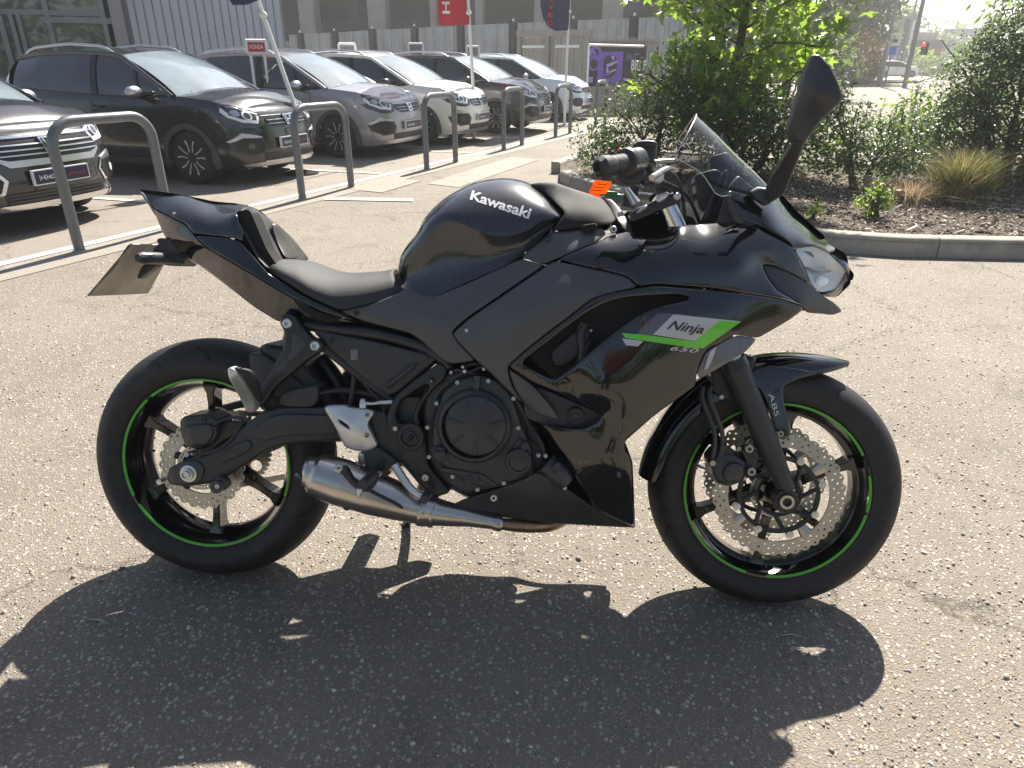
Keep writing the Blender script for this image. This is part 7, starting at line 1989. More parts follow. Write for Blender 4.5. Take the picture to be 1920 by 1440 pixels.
# ------------------------------------------------------------------ handlebar and controls
grip = mesh_obj('throttle_grip', *tube_geo([tuple(P(1121, 316, -.375)), tuple(P(1126, 315, -.37)), tuple(P(1136, 314, -.355)), tuple(P(1140, 313, -.348)), tuple(P(1144, 313, -.342)), tuple(P(1190, 305, -.265))], [0.012, 0.0185, 0.0190, 0.0185, 0.0165, 0.0165], 28), VINYL, bike, 40)
for k in range(9):
    p0 = Vector(P(1148 + 4.4 * k, 312.5 - 0.75 * k, -.335 + 0.0075 * k)); p1 = Vector(P(1151 + 4.4 * k, 312 - 0.75 * k, -.330 + 0.0075 * k))
    mesh_obj('grip_rib', *tube_geo([tuple(p0), tuple(p0.lerp(p1, .5)), tuple(p1)], [0.0166, 0.0180, 0.0166], 24), VINYL, grip, 40)
lathe_px('bar_end_hole', 1121, 316, [(0.008, -0.378), (0.006, -0.372), (0.0001, -0.370)], BLACK, grip, 20, 35, ry=-0.377)
swh = mesh_obj('switch_housing', *tube_geo([tuple(P(1170, 308, -.300)), tuple(P(1172, 308, -.297)), tuple(P(1176, 307, -.290)), tuple(P(1178, 307, -.286)), tuple(P(1179, 307, -.284)), tuple(P(1196, 303, -.256)), tuple(P(1199, 303, -.250))], [0.018, 0.026, 0.028, 0.027, 0.0245, 0.0245, 0.018], 28), SATIN, bike, 40)
panel('switch_case', [(1166, 312), (1196, 306), (1212, 316), (1212, 336), (1190, 350), (1168, 348), (1152, 334)], SATIN, swh, y=-0.262, thick=0.04, rnd=6, depth=0.012)
panel('kill_switch', [(1157, 284), (1162, 279), (1168, 282), (1166, 288), (1158, 289)], RED, swh, y=-0.27, thick=0.015, rnd=2)
res = panel('brake_reservoir', [(1186, 276), (1196, 268), (1212, 266), (1228, 268), (1233, 273), (1231, 306), (1212, 312), (1188, 310)], SATIN, bike, y=-0.235, thick=0.055, rnd=6, depth=0.014)
panel('reservoir_cap', [(1184, 276), (1196, 267), (1212, 265), (1229, 267), (1234, 274), (1228, 278), (1192, 280)], SATIN, res, y=-0.242, thick=0.065, rnd=3, depth=0.006)
lev = tube_px('front_brake_lever', [(1258, 318, -.235), (1245, 322, -.255), (1232, 330, -.28), (1222, 336, -.31)], [0.0055, 0.006, 0.006, 0.0065], DISCM, bike, 12)
panel('lever_blade', [(1216, 316), (1240, 314), (1250, 318), (1246, 330), (1238, 340), (1226, 344), (1222, 334), (1230, 326)], DISCM, lev, y=-0.245, thick=0.012, rnd=3, depth=0.004)
V, F = lathe_geo([(0.0001, -0.012), (0.010, -0.010), (0.0125, 0), (0.010, 0.010), (0.0001, 0.012)], 20, 'y', tuple(P(1233, 336, -.262)))
mesh_obj('lever_ball', V, F, ALU, lev, 40)
tube_px('lever_adjuster', [(1228, 308, -.24), (1246, 305, -.238), (1264, 304, -.236)], [0.006, 0.0045, 0.0035], DISCM, lev, 10)
hb_ = tube_px('handlebar', [(1205, 303, -.245), (1225, 330, -.18), (1238, 352, -.13), (1248, 372, -.10)], [0.0115, 0.0115, 0.014, 0.018], FRAMEM, bike, 16)
tube_px('handlebar', [(1098, 385, .36), (1150, 378, .26), (1200, 372, .16), (1225, 375, .10)], [0.0165, 0.0165, 0.012, 0.012], FRAMEM, bike, 14)
tcl = panel('triple_clamp', [(1178, 404), (1195, 392), (1224, 380), (1262, 362), (1275, 372), (1272, 384), (1240, 396), (1205, 412), (1186, 420)], FRAMEM, bike, y=-0.13, thick=0.26, rnd=3, depth=0.006)
panel('clamp_edge', [(1190, 402), (1205, 389), (1214, 386), (1214, 392), (1196, 404)], DISCM, tcl, y=-0.135, thick=0.01, rnd=2)
panel('bar_clamp', [(1226, 376), (1236, 364), (1250, 361), (1256, 366), (1250, 374), (1234, 384)], ALU, tcl, y=-0.135, thick=0.05, rnd=3, depth=0.006)
bolt(1269, 371, 0.008, ALU, tcl, y=-0.135)
tube_px('ignition_post', [(1172, 352, -.05), (1182, 368, -.05), (1192, 384, -.05)], [0.006, 0.008, 0.012], BOLTM, bike, 12)
mesh_obj('ignition_barrel', *tube_geo([tuple(P(1178, 392, 0)), tuple(P(1186, 352, 0))], [0.018, 0.016], 18), FRAMEM, bike, 40)
for k, pts in enumerate(([(1238, 318, -.24), (1262, 330, -.20), (1275, 352, -.14), (1282, 392, -.08), (1284, 430, -.06)], [(1205, 345, -.22), (1232, 342, -.18), (1262, 352, -.14), (1290, 372, -.08), (1312, 420, -.05)], [(1210, 350, -.20), (1240, 350, -.16), (1270, 366, -.12), (1270, 410, -.10), (1262, 440, -.09)],
                         [(1180, 418, -.08), (1205, 398, -.08), (1230, 392, -.06), (1260, 420, -.05)])):
    tube_px('cable', pts, 0.0042, SATIN if k != 1 else FRAMEM, bike, 8)
panel('clutter_box', [(1162, 412), (1178, 396), (1200, 402), (1240, 404), (1300, 408), (1312, 440), (1180, 446)], BLACK, bike, y=-0.05, thick=0.1, rnd=4)
# key tags hang from the ignition key: held by the key, so a thing of its own
bike_M = Matrix.Translation((0, 0, 0.003)) @ Matrix.Rotation(-LEAN, 4, 'X')
def to_world(o):
    o.data.transform(bike_M); o.data.update(); return o
kt = empty('key_tag', tuple(bike_M @ Vector(P(1128, 372, -.02))))
tag(kt, 'orange handwritten tag tied to the motorcycle key beside the tank', 'tag')
def tag_part(name, outline, m, **kw):
    V, F = panel_geo(outline, **kw)
    V = [tuple((bike_M @ Vector(v)) - kt.location) for v in V]
    return mesh_obj(name, V, F, m, kt, 40)
tag_part('orange_card', [(1104, 362, -.025), (1116, 340, -.035), (1147, 343, -.02), (1146, 350, -.02), (1136, 366, -.015), (1122, 366, -.02)], ORANGE, thick=0.002, rnd=1, depth=0.0005, soft=False)
tag_part('orange_card_fold', [(1104, 363, -.025), (1122, 367, -.02), (1128, 374, -.015), (1118, 378, -.015), (1105, 373, -.02)], ORANGE, thick=0.002, rnd=1, depth=0.0005, soft=False)
INK = mat('tag_ink', (0.22, 0.04, 0.01), 0.6)
for k in range(3):
    tag_part('ink_line', [(1114 - 3 * k, 347 + 5.5 * k, -.0285), (1137 - 3 * k, 348.5 + 5.5 * k, -.0285), (1137 - 3 * k, 350 + 5.5 * k, -.0285), (1114 - 3 * k, 348.5 + 5.5 * k, -.0285)], INK, thick=0.0008, rnd=0, soft=False)
gf = empty('key_fob', tuple(bike_M @ Vector(P(1148, 366, 0))))
tag(gf, 'small green key fob lying beside the orange tag', 'key fob')
V, F = panel_geo([(1128, 368, -.01), (1134, 360, -.01), (1160, 362, 0), (1160, 373, 0), (1150, 374, -.005)], thick=0.006, rnd=2, depth=0.002)
mesh_obj('fob_body', [tuple((bike_M @ Vector(v)) - gf.location) for v in V], F, TAGGREEN, gf, 40)
V, F = tube_geo([tuple((bike_M @ Vector(P(*q))) - gf.location) for q in ((1158, 367, 0), (1170, 368, 0), (1180, 362, 0.0))], 0.0015, 6)
mesh_obj('key_ring', V, F, BOLTM, gf, 40)
# ================================================================== plants
LEAF_SHAPES = {
    'oval': (np.array([(0, 0, 0), (-.26, .45, .06), (0, .5, -.03), (.26, .45, .06), (0, 1.0, 0)]), np.array([(0, 2, 1), (0, 3, 2), (1, 2, 4), (2, 3, 4)])),
    'lance': (np.array([(0, 0, 0), (-.13, .5, .03), (.13, .5, .03), (0, 1.0, -.05)]), np.array([(0, 2, 1), (1, 2, 3)])),
}
def maple_shape():
    # palmate leaf: five pointed lobes
    pts = []
    lobes = [(-118, .42), (-62, .78), (0, 1.0), (62, .78), (118, .42)]
    out = [(0.0, -0.06)]
    for i, (a, l) in enumerate(lobes):
        if i == 0: out.append((math.sin(R_(-150)) * .16, math.cos(R_(-150)) * .16))
        a0 = R_(a)
        out.append((math.sin(a0 - .26) * l * .62, math.cos(a0 - .26) * l * .62))
        out.append((math.sin(a0) * l, math.cos(a0) * l))
        out.append((math.sin(a0 + .26) * l * .62, math.cos(a0 + .26) * l * .62))
        if i < 4:
            am = R_((a + lobes[i + 1][0]) / 2); out.append((math.sin(am) * .36, math.cos(am) * .36))
    out.append((math.sin(R_(150)) * .16, math.cos(R_(150)) * .16))
    V = [(0, 0.1, 0.0)] + [(x * .62, (y + .06) * .62, -0.10 * (x * x) - 0.06 * max(0, y) ** 2) for x, y in out]
    n = len(out); F = [(0, 1 + (i + 1) % n, 1 + i) for i in range(n)]
    return np.array(V), np.array(F)
LEAF_SHAPES['maple'] = maple_shape()

def leaf_cloud(C, size, shape, droop=0.2, spread=1.0, dirs=None, var=0.3):
    """C: (n, 3) leaf feet. Returns one mesh of separate leaves"""
    S, F0 = LEAF_SHAPES[shape]; n = len(C)
    if dirs is None:
        dirs = rng.normal(0, 1, (n, 3)); dirs[:, 2] = dirs[:, 2] * 0.6 - droop
    dirs = dirs + rng.normal(0, 0.35 * spread, (n, 3))
    d = dirs / np.linalg.norm(dirs, axis=1, keepdims=True)
    up = np.tile([0, 0, 1.0], (n, 1)) + rng.normal(0, 0.55 * spread, (n, 3))
    s = np.cross(d, up); s /= np.maximum(np.linalg.norm(s, axis=1, keepdims=True), 1e-6)
    w = np.cross(s, d)
    k = size * np.clip(rng.normal(1, var, n), 0.4, 1.8)
    V = C[:, None] + k[:, None, None] * (S[None, :, 0:1] * s[:, None] + S[None, :, 1:2] * d[:, None] + S[None, :, 2:3] * w[:, None])
    F = F0[None] + (np.arange(n) * len(S))[:, None, None]
    return V.reshape(-1, 3), F.reshape(-1, 3)

LEAF_MAPLE = island_mat('plane_leaf', [(0.0, (0.070, 0.135, 0.026)), (0.5, (0.105, 0.185, 0.036)), (0.85, (0.150, 0.235, 0.045)), (1.0, (0.21, 0.30, 0.06))], 0.36, 0.52)
LEAF_DARK = island_mat('evergreen_leaf', [(0.0, (0.036, 0.066, 0.026)), (0.5, (0.062, 0.105, 0.042)), (0.9, (0.105, 0.150, 0.060)), (1.0, (0.17, 0.21, 0.09))], 0.36, 0.38)
LEAF_MID = island_mat('shrub_leaf', [(0.0, (0.048, 0.080, 0.040)), (0.6, (0.085, 0.130, 0.064)), (1.0, (0.17, 0.21, 0.11))], 0.38, 0.40)
LEAF_LIGHT = island_mat('young_leaf', [(0.0, (0.09, 0.16, 0.03)), (0.6, (0.15, 0.24, 0.05)), (1.0, (0.22, 0.30, 0.07))], 0.5, 0.45)
LEAF_GOLD = island_mat('golden_leaf', [(0.0, (0.22, 0.17, 0.03)), (0.5, (0.34, 0.22, 0.05)), (0.8, (0.30, 0.13, 0.05)), (1.0, (0.25, 0.28, 0.06))], 0.6, 0.35)
LEAF_FAR = island_mat('far_leaf', [(0.0, (0.045, 0.075, 0.026)), (0.6, (0.080, 0.120, 0.042)), (1.0, (0.14, 0.18, 0.065))], 0.6, 0.36)
GRASSM = island_mat('grass_blade', [(0.0, (0.05, 0.085, 0.025)), (0.5, (0.10, 0.13, 0.045)), (0.8, (0.22, 0.19, 0.09)), (1.0, (0.36, 0.28, 0.16))], 0.6, 0.25)
WOOD = mat('bark_wood', (0.085, 0.065, 0.048), 0.85, var=0.3, nscale=25, bump=0.8, bscale=90)

def branch_tree(base, height, radius, n_limbs, trunk_r, lean=(0, 0), z_low=0.3, seed=1):
    """trunk and limbs as tube paths, returns mesh data and the twig tips"""
    r = random.Random(seed)
    b = Vector(base); top = b + Vector((lean[0], lean[1], height))
    V, F = [], []
    mb = MB()
    pts = [b.lerp(top, t) + Vector((math.sin(t * 5 + seed) * 0.03 * height * 0.3, math.cos(t * 4) * 0.02 * height * 0.3, 0)) * (1 if 0 < t < 1 else 0) for t in (0, .25, .5, .75, 1)]
    mb.tube(smooth_path(pts, 3), [trunk_r * (1 - 0.8 * i / 12) for i in range(13)], 10)
    tips = []
    for i in range(n_limbs):
        t = z_low + (1 - z_low) * (i + r.random()) / n_limbs
        p0 = b.lerp(top, min(t, .97)); a = i * 2.4 + r.uniform(-.4, .4)
        L = radius * (1.05 - 0.5 * max(0, (t - .4))) * r.uniform(.65, 1.05)
        p1 = p0 + Vector((math.cos(a) * L * .55, math.sin(a) * L * .55, L * r.uniform(.05, .35)))
        p2 = p0 + Vector((math.cos(a + r.uniform(-.3, .3)) * L, math.sin(a + r.uniform(-.3, .3)) * L, L * r.uniform(.1, .6)))
        rr = trunk_r * 0.35 * (1.1 - t)
        mb.tube(smooth_path([p0, p1, p2], 3), [max(rr, .006) * (1 - .12 * k) for k in range(7)], 6)
        for k in range(5):
            q = p0.lerp(p1, .5 + .1 * k) if k < 2 else p1.lerp(p2, (k - 1) / 3)
            for _ in range(2):
                d = Vector((r.gauss(0, 1), r.gauss(0, 1), r.gauss(0, .7))).normalized() * radius * r.uniform(.12, .34)
                mb.tube([tuple(q), tuple(q + d)], [max(rr * .4, .003), .002], 4, caps=False)
                tips.append((tuple(q), tuple(q + d)))
    return mb, tips
def leaves_on(tips, per, size, shape, jitter, **kw):
    C = []; D = []
    for a, b in tips:
        a, b = np.array(a), np.array(b)
        t = rng.uniform(0.2, 1.1, per)[:, None]
        C.append(a + (b - a) * t + rng.normal(0, jitter, (per, 3))); D.append(np.tile((b - a) / np.linalg.norm(b - a), (per, 1)) * 0.8 + rng.normal(0, .5, (per, 3)) + [0, 0, -.35])
    return leaf_cloud(np.concatenate(C), size, shape, dirs=np.concatenate(D), **kw)

def make_tree(name, label, base, height, radius, limbs, trunk_r, per, size, shape, m, jitter, z_low=0.3, seed=1, lean=(0, 0), group=None, cat='tree'):
    t = empty(name, base)
    mb, tips = branch_tree((0, 0, 0), height, radius, limbs, trunk_r, lean, z_low, seed)
    mb.build('trunk', WOOD, t, 60)
    V, F = leaves_on(tips, per, size, shape, jitter)
    fast_obj('crown', V, F, m, t)
    tag(t, label, cat, group)
    return t

make_tree('plane_tree', 'young broad-leaved tree with lobed bright green leaves behind the windscreen', (2.05, 7.35, 0.1), 5.2, 1.15, 52, 0.06, 11, 0.168, 'maple', LEAF_MAPLE, 0.11, z_low=0.02, seed=5)

def make_shrub(name, label, base, blobs, n, size, shape, m, shoots=14, seed=1, group=None, cat='shrub'):
    """blobs [(dx, dy, dz, rx, ry, rz)] filled with leaves near their skins, plus upright shoots"""
    r = np.random.default_rng(seed)
    t = empty(name, base)
    C = []; tot = sum(b[3] * b[4] for b in blobs)
    stems = MB()
    for (dx, dy, dz, rx, ry, rz) in blobs:
        k = int(n * rx * ry / tot)
        d = r.normal(0, 1, (k, 3)); d /= np.linalg.norm(d, axis=1, keepdims=True)
        rad = r.uniform(0.12, 1.0, k) ** 0.45
        bump = 1 + 0.22 * np.sin(d[:, 0] * 5 + seed) * np.cos(d[:, 2] * 6 + d[:, 1] * 4) + 0.12 * np.sin(d[:, 1] * 11 + d[:, 2] * 9)
        p = d * (rad * bump)[:, None] * [rx, ry, rz] + [dx, dy, dz]
        # thin out some pockets
        keep = (np.sin(p[:, 0] * 9 / max(rx, .3) + seed) * np.sin(p[:, 2] * 8 / max(rz, .3) + 1) * np.sin(p[:, 1] * 8 + 2)) > -0.35
        p = p[keep]; C.append(p)
        for q in range(7):
            e = Vector((dx + r.normal(0, rx * .5), dy + r.normal(0, ry * .5), dz + r.uniform(-.1, .8) * rz))
            stems.tube(smooth_path([(dx * .25 + r.normal(0, .03), dy * .25 + r.normal(0, .03), 0), tuple(Vector((dx * .6, dy * .6, e.z * .5))), tuple(e)], 3), [.014, .013, .012, .010, .008, .006, .004], 5)
    for s in range(shoots):
        b = blobs[s % len(blobs)]
        a = r.uniform(0, 2 * np.pi); rr = r.uniform(0, .9)
        x0 = np.array([b[0] + b[3] * rr * math.cos(a), b[1] + b[4] * rr * math.sin(a), b[2] + b[5] * .5])
        L = r.uniform(.25, .6) * (b[5] + .2)
        tip = x0 + np.array([r.normal(0, .12), r.normal(0, .12), 1]) * L
        stems.tube([tuple(x0), tuple(tip)], [.004, .002], 4, caps=False)
        k = max(10, int(L / size * 5)); u = r.uniform(0, 1, k)[:, None]
        C.append(x0 + (tip - x0) * u + r.normal(0, size * .35, (k, 3)))
    C = np.concatenate(C); C = C[C[:, 2] > 0.02]
    V, F = leaf_cloud(C, size, shape, droop=-0.15)
    stems.build('stems', WOOD, t, 60)
    fast_obj('foliage', V, F, m, t)
    tag(t, label, cat, group)
    return t
SHG = 'evergreen shrubs in the planting bed'
make_shrub('evergreen_shrub', 'low dark small-leaved shrub spilling over the kerb behind the throttle grip', (1.0, 6.7, 0.1), [(0, 0, .42, .62, .5, .42), (.35, .35, .72, .55, .5, .50), (-.42, -.1, .25, .38, .4, .26)], 9500, 0.040, 'oval', LEAF_DARK, 24, 3, SHG)
make_shrub('evergreen_shrub', 'open small-leaved shrub with upright shoots between the mirror and the tall shrub', (3.12, 5.85, 0.1), [(0, 0, .36, .50, .42, .34), (.42, .25, .36, .36, .35, .32), (-.32, .2, .46, .34, .36, .38)], 8600, 0.038, 'oval', LEAF_DARK, 34, 8, SHG)
make_shrub('evergreen_shrub', 'tall grey-green shrub filling the right edge of the planting bed', (4.62, 6.25, 0.1), [(0, 0, .75, .70, .65, .75), (.5, -.25, .45, .7, .55, .5), (-.55, .15, .45, .45, .5, .45), (.05, .3, 1.40, .55, .5, .50), (.55, .2, 1.25, .5, .5, .75), (-.40, .25, 1.0, .42, .42, .45)], 30000, 0.044, 'oval', LEAF_MID, 70, 12, SHG)
make_shrub('evergreen_shrub', 'mid green shrub behind the tall grass tuft', (5.0, 7.6, 0.1), [(0, 0, .5, .7, .5, .5), (-.7, .2, .4, .5, .4, .4)], 5000, 0.045, 'oval', LEAF_LIGHT, 12, 14, SHG)
make_shrub('evergreen_shrub', 'dense dark green undergrowth at the foot of the broad-leaved tree', (2.05, 6.55, 0.1), [(0, 0, .45, .75, .5, .45), (-.3, .2, .8, .6, .5, .5), (.45, .1, .4, .5, .45, .4)], 12000, 0.045, 'oval', LEAF_DARK, 22, 17, SHG)
make_shrub('seedling', 'small bright green seedling in the bark behind the nose cowl', (2.62, 4.42, 0.1), [(0, 0, .12, .16, .12, .11), (.06, .02, .18, .10, .08, .07)], 420, 0.034, 'oval', LEAF_LIGHT, 6, 2, cat='plant')
make_shrub('seedling', 'tiny green weed in the bark close to the nose cowl', (2.13, 4.30, 0.1), [(0, 0, .06, .08, .07, .06)], 120, 0.03, 'oval', LEAF_LIGHT, 2, 4, cat='plant')

def grass_tuft(name, label, base, n, height, spread, m, seed=1):
    r = np.random.default_rng(seed); t = empty(name, base)
    a = r.uniform(0, 2 * np.pi, n); rad = np.abs(r.normal(0, 1, n)) * .10
    x0 = np.stack([rad * np.cos(a), rad * np.sin(a), np.zeros(n)], 1)
    out = np.stack([np.cos(a), np.sin(a)], 1) * (np.abs(r.normal(0, .6, n)) * spread)[:, None] + r.normal(0, .09, (n, 2))
    h = height * r.uniform(.45, 1.05, n)
    V = []; K = 5
    w = r.uniform(.0022, .0045, n)
    side = np.stack([-np.sin(a + r.normal(0, .8, n)), np.cos(a), np.zeros(n)], 1)
    for k in range(K):
        u = k / (K - 1)
        c = x0 + np.concatenate([out * (u ** 1.8)[..., None] if False else out * u ** 1.8, (h * (u - .25 * u ** 3))[:, None]], 1)
        ww = (w * (1 - u * .85))[:, None]
        V += [c - side * ww, c + side * ww]
    V = np.stack(V, 1)
    F = np.array([(2 * k, 2 * k + 1, 2 * k + 3, 2 * k + 2) for k in range(K - 1)])[None] + (np.arange(n) * 2 * K)[:, None, None]
    o = fast_obj('blades', V.reshape(-1, 3), F.reshape(-1, 4), m, t); o['kind'] = 'stuff'
    tag(t, label, 'grass'); return t
grass_tuft('grass_tuft', 'tuft of tall yellow-green ornamental grass standing in the bark', (3.70, 5.28, 0.1), 2300, 0.62, 0.42, GRASSM, 3)
grass_tuft('dry_grass', 'dry straw-coloured grass beside the tall grass tuft', (3.28, 5.25, 0.1), 620, 0.30, 0.55, island_mat('dry_blade', [(0, (.34, .27, .17)), (1, (.52, .43, .30))], .7, .2), 5)

# overhanging branch of a tree whose trunk stands right of the frame
make_tree('roadside_tree', 'yellow-green tree hanging into the top right corner', (6.35, 8.3, 0.0), 4.4, 1.75, 44, 0.08, 20, 0.12, 'lance', LEAF_LIGHT, 0.10, z_low=0.42, seed=9)
make_tree('broadleaf_tree', 'large dark green tree across the access road behind the mirror', tuple(pos(1580, 58)), 11.0, 2.7, 60, 0.28, 22, 0.40, 'oval', LEAF_FAR, 0.32, z_low=0.20, seed=11)
make_tree('broadleaf_tree', 'tree between the fence and the planting bed, mostly hidden by bright leaves', tuple(pos(1480, 31)), 6.5, 2.0, 46, 0.20, 12, 0.34, 'oval', LEAF_FAR, 0.26, z_low=0.10, seed=13)
FG = 'trees and bushes across the road'
make_tree('broadleaf_tree', 'slim poplar rising behind the totem sign', tuple(pos(1684, 115)), zat(1690, 27, 115), 1.5, 40, 0.2, 10, 0.55, 'oval', LEAF_FAR, 0.4, z_low=0.2, seed=21)
def bush(label, px, D, w, h, m, n=900, size=.3, seed=1):
    p = pos(px, D)
    make_shrub('bush', label, (p[0], p[1], 0.0), [(0, 0, h * .5, w, w * .8, h * .5), (w * .6, .1, h * .4, w * .7, w * .6, h * .4)], n, size, 'oval', m, 8, seed, FG)
bush('golden orange shrub growing in the brick planter', 1608, 52.5, 1.4, 2.9, LEAF_GOLD, 1500, .22, 31)
bush('yellow-green spiky bush at the left end of the planter', 1585, 51, .9, 1.9, LEAF_GOLD, 700, .22, 32)
bush('green bush beside the planter and the white car', 1632, 53, .8, 1.6, LEAF_LIGHT, 700, .22, 33)
bush('dark hedge to the right of the white car', 1735, 82, 3.0, 1.7, LEAF_FAR, 1600, .3, 34)
bush('yellowish bush in front of the far shop', 1715, 90, 2.4, 2.6, LEAF_LIGHT, 1000, .3, 35)
bush('rounded green tree left of the grey warehouse', 1742, 125, 3.8, 6.6, LEAF_FAR, 1600, .5, 36)
bush('dark bush left of the planter under the big tree', 1555, 47, 1.6, 2.4, LEAF_FAR, 1500, .28, 37)
# far-off wood closing the horizon
C = []
for i in range(420):
    a = rng.uniform(-1.3, 1.3); D = rng.uniform(150, 190)
    k = 60; h = rng.uniform(3.5, 7.5)
    c = np.array([math.sin(a) * D, math.cos(a) * D, h * .5]); C.append(c + rng.normal(0, 1, (k, 3)) * [2.2, 2.2, h * .3])
C = np.concatenate(C); C = C[C[:, 2] > 0]
V, F = leaf_cloud(C, 2.0, 'oval'); o = fast_obj('woodland', V, F, LEAF_FAR); tag(o, 'far-off belt of trees along the horizon', 'trees', kind='stuff')
# trees standing behind the photographer: seen only as reflections in paint and glass
C = []
for i in range(60):
    x = -26 + 52 * (i + rng.uniform(0, 1)) / 60; y = -17 - rng.uniform(0, 5); h = rng.uniform(3.0, 6.0)
    c = np.array([x, y, h * .5]); C.append(c + rng.normal(0, 1, (70, 3)) * [1.0, 1.0, h * .28])
C = np.concatenate(C); C = C[C[:, 2] > 0]
V, F = leaf_cloud(C, .9, 'oval'); o = fast_obj('tree_belt', V, F, LEAF_FAR); tag(o, 'belt of trees across the road behind the photographer', 'trees', kind='stuff')

# ================================================================== photographer (mirrored in the bodywork)
def skin_body(name, joints, edges, m, parent, sub=2, root=0):
    me = bpy.data.meshes.new(name); me.from_pydata([j[:3] for j in joints], edges, []); me.update()
    o = bpy.data.objects.new(name, me); COL.objects.link(o)
    md = o.modifiers.new('skin', 'SKIN'); md.use_smooth_shade = True
    for i, j in enumerate(joints):
        v = me.skin_vertices[0].data[i]; r = j[3]; v.radius = r if isinstance(r, tuple) else (r, r); v.use_root = (i == root)
    s = o.modifiers.new('sub', 'SUBSURF'); s.levels = sub; s.render_levels = sub
    dg = bpy.context.evaluated_depsgraph_get(); me2 = bpy.data.meshes.new_from_object(o.evaluated_get(dg))
    bpy.data.objects.remove(o); bpy.data.meshes.remove(me)
    me2.name = name; me2.materials.clear(); me2.materials.append(m)
    me2.polygons.foreach_set('use_smooth', [True] * len(me2.polygons))
    o = bpy.data.objects.new(name, me2); COL.objects.link(o)
    if parent: o.parent = parent
    return o
SKINM = mat('skin', (0.42, 0.25, 0.18), 0.55, var=0.08, nscale=20)
TROUS = mat('black_trousers', (0.014, 0.014, 0.016), 0.85, var=0.2, nscale=12, bump=0.4, bscale=200)
SHOE = mat('black_shoe', (0.02, 0.02, 0.02), 0.5)
HAIRM = mat('dark_hair', (0.03, 0.022, 0.017), 0.6, var=0.3, nscale=60)
def plaid():
    m, nt, b = nodes_of('red_check_shirt')
    tc = nd(nt, 'ShaderNodeTexCoord'); sp = nd(nt, 'ShaderNodeSeparateXYZ'); lk(nt, tc.outputs['Object'], sp.inputs[0])
    def band(src, f):
        a = nd(nt, 'ShaderNodeMath', operation='MULTIPLY'); lk(nt, src, a.inputs[0]); a.inputs[1].default_value = f
        c = nd(nt, 'ShaderNodeMath', operation='FRACT'); lk(nt, a.outputs[0], c.inputs[0])
        d = nd(nt, 'ShaderNodeMath', operation='LESS_THAN'); lk(nt, c.outputs[0], d.inputs[0]); d.inputs[1].default_value = 0.45; return d
    s = nd(nt, 'ShaderNodeMath', operation='ADD'); lk(nt, band(sp.outputs['X'], 22).outputs[0], s.inputs[0]); lk(nt, band(sp.outputs['Z'], 22).outputs[0], s.inputs[1])
    h = nd(nt, 'ShaderNodeMath', operation='MULTIPLY'); lk(nt, s.outputs[0], h.inputs[0]); h.inputs[1].default_value = 0.5
    r = ramp(nt, h.outputs[0], [(0.0, (0.16, 0.020, 0.022)), (0.5, (0.06, 0.012, 0.014)), (1.0, (0.016, 0.010, 0.011))]); lk(nt, r.outputs[0], b.inputs['Base Color']); b.inputs['Roughness'].default_value = 0.85
    return m
PX, PY = CAM_POS[0] + 0.02, CAM_POS[1] - 0.46
who = tag(empty('person', (PX, PY, 0.0)), 'person in red checked shirt and black trousers, mirrored in the side fairing', 'person')
# body: one continuous figure; phone held in front of the chest at the height of the camera
J = [(0, 0, .96, (.16, .115)), (0, .01, 1.15, (.145, .10)), (0, .0, 1.34, (.175, .105)), (0, -.01, 1.46, (.10, .075)), (0, .01, 1.54, .052), (0, .025, 1.64, (.078, .092)), (0, .03, 1.73, (.072, .085)),
     (-.185, -.01, 1.41, .056), (-.235, .06, 1.17, .046), (-.135, .27, 1.155, .036), (-.075, .345, 1.20, .030),
     (.185, -.01, 1.41, .056), (.235, .06, 1.17, .046), (.135, .27, 1.155, .036), (.075, .345, 1.20, .030)]
E_ = [(0, 1), (1, 2), (2, 3), (3, 4), (4, 5), (5, 6), (2, 7), (7, 8), (8, 9), (9, 10), (2, 11), (11, 12), (12, 13), (13, 14)]
top_ = skin_body('shirt', J[:4] + [(0, .0, 1.50, .062)] + J[7:10] + J[11:14], [(0, 1), (1, 2), (2, 3), (3, 4), (2, 5), (5, 6), (6, 7), (2, 8), (8, 9), (9, 10)], plaid(), who)
skin_body('head', [(0, .0, 1.49, .050), (0, .015, 1.57, .052), (0, .03, 1.645, (.074, .088)), (0, .03, 1.72, (.070, .085)), (0, .118, 1.655, .012)], [(0, 1), (1, 2), (2, 3), (2, 4)], SKINM, who)
skin_body('hair', [(0, -.01, 1.66, (.074, .075)), (0, .0, 1.73, (.077, .086)), (0, .02, 1.775, (.050, .062))], [(0, 1), (1, 2)], HAIRM, who)
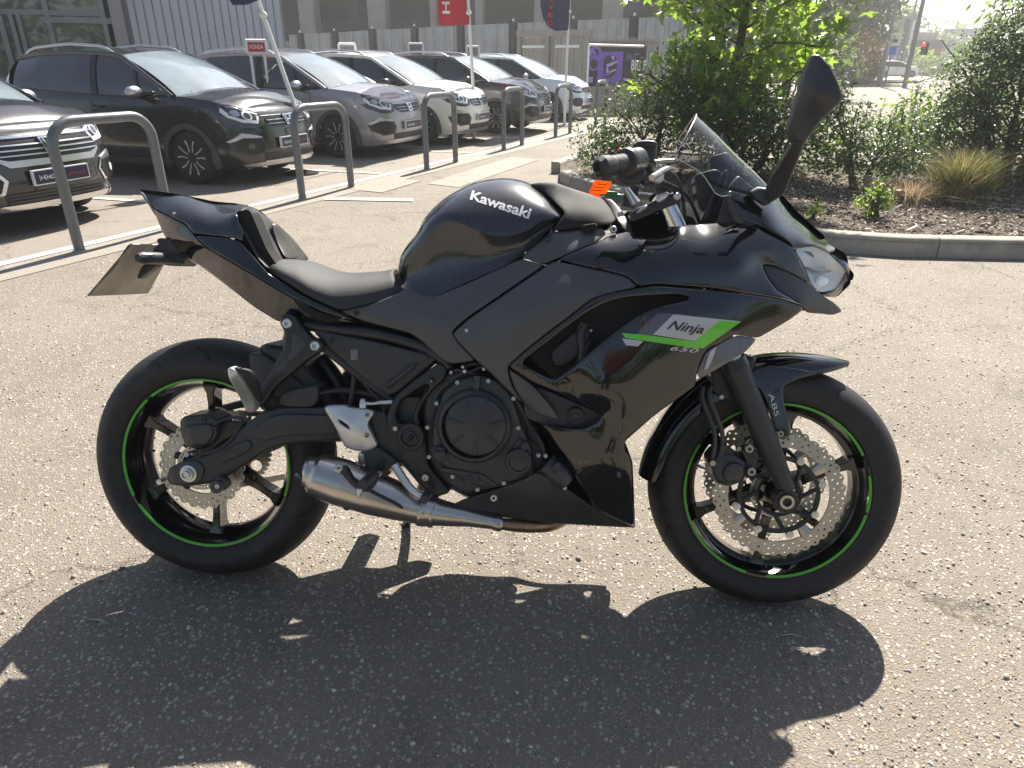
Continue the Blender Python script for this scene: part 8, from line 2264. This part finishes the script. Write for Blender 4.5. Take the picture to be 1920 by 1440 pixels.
for s in (-1, 1):
    # hand: palm with five fingers closed round the phone
    hx = s * .092; H = [(s * .118, .285, 1.165, .027), (s * .088, .345, 1.205, (.034, .018))]; EE = [(0, 1)]
    for k in range(4):
        n0 = len(H); zz = 1.185 + .021 * k
        H += [(s * .072, .375, zz + .01, .0095), (s * .060, .395, zz + .014, .0088), (s * .045, .385, zz + .014, .0080)]; EE += [(1, n0), (n0, n0 + 1), (n0 + 1, n0 + 2)]
    n0 = len(H); H += [(s * .070, .335, 1.235, .011), (s * .050, .350, 1.255, .0095), (s * .034, .362, 1.262, .0085)]; EE += [(1, n0), (n0, n0 + 1), (n0 + 1, n0 + 2)]
    skin_body('hand', H, EE, SKINM, who, 1)
    skin_body('trouser_leg', [(s * .03, 0, .98, (.13, .11)), (s * .095, .0, .80, .098), (s * .115, .02, .50, .070), (s * .13, -.01, .13, .062), (s * .13, -.01, .09, .064)], [(0, 1), (1, 2), (2, 3), (3, 4)], TROUS, who)
    skin_body('shoe', [(s * .13, -.05, .045, .042), (s * .132, .02, .05, .045), (s * .14, .12, .035, .038), (s * .142, .17, .03, .030)], [(0, 1), (1, 2), (2, 3)], SHOE, who)
ph = tag(empty('phone', (float(CAM_POS[0]), float(CAM_POS[1]) - .045, float(CAM_POS[2]) - .01)), 'dark phone held up by the person taking the photograph', 'phone')
MB().box((0.02, -.012, -.005), (.15, .009, .074)).build('phone_body', SATIN, ph, bevel=.003)
# ================================================================== thin haze, added for far fading and in place of lens glare
hz = MB().box((0, 350, 6.25), (860, 1160, 14.5)).build('haze', None, None, None)
hm = bpy.data.materials.new('haze_air'); hm.use_nodes = True
hn = hm.node_tree; hn.nodes.remove(hn.nodes['Principled BSDF'])
pvn = hn.nodes.new('ShaderNodeVolumePrincipled'); pvn.inputs['Color'].default_value = (0.95, 0.96, 0.97, 1); pvn.inputs['Density'].default_value = 0.0024; pvn.inputs['Anisotropy'].default_value = 0.55
hn.links.new(pvn.outputs[0], hn.nodes['Material Output'].inputs['Volume'])
hz.data.materials.append(hm)
tag(hz, 'thin pale haze added over the forecourt, partly standing in for lens glare', 'haze', kind='stuff')
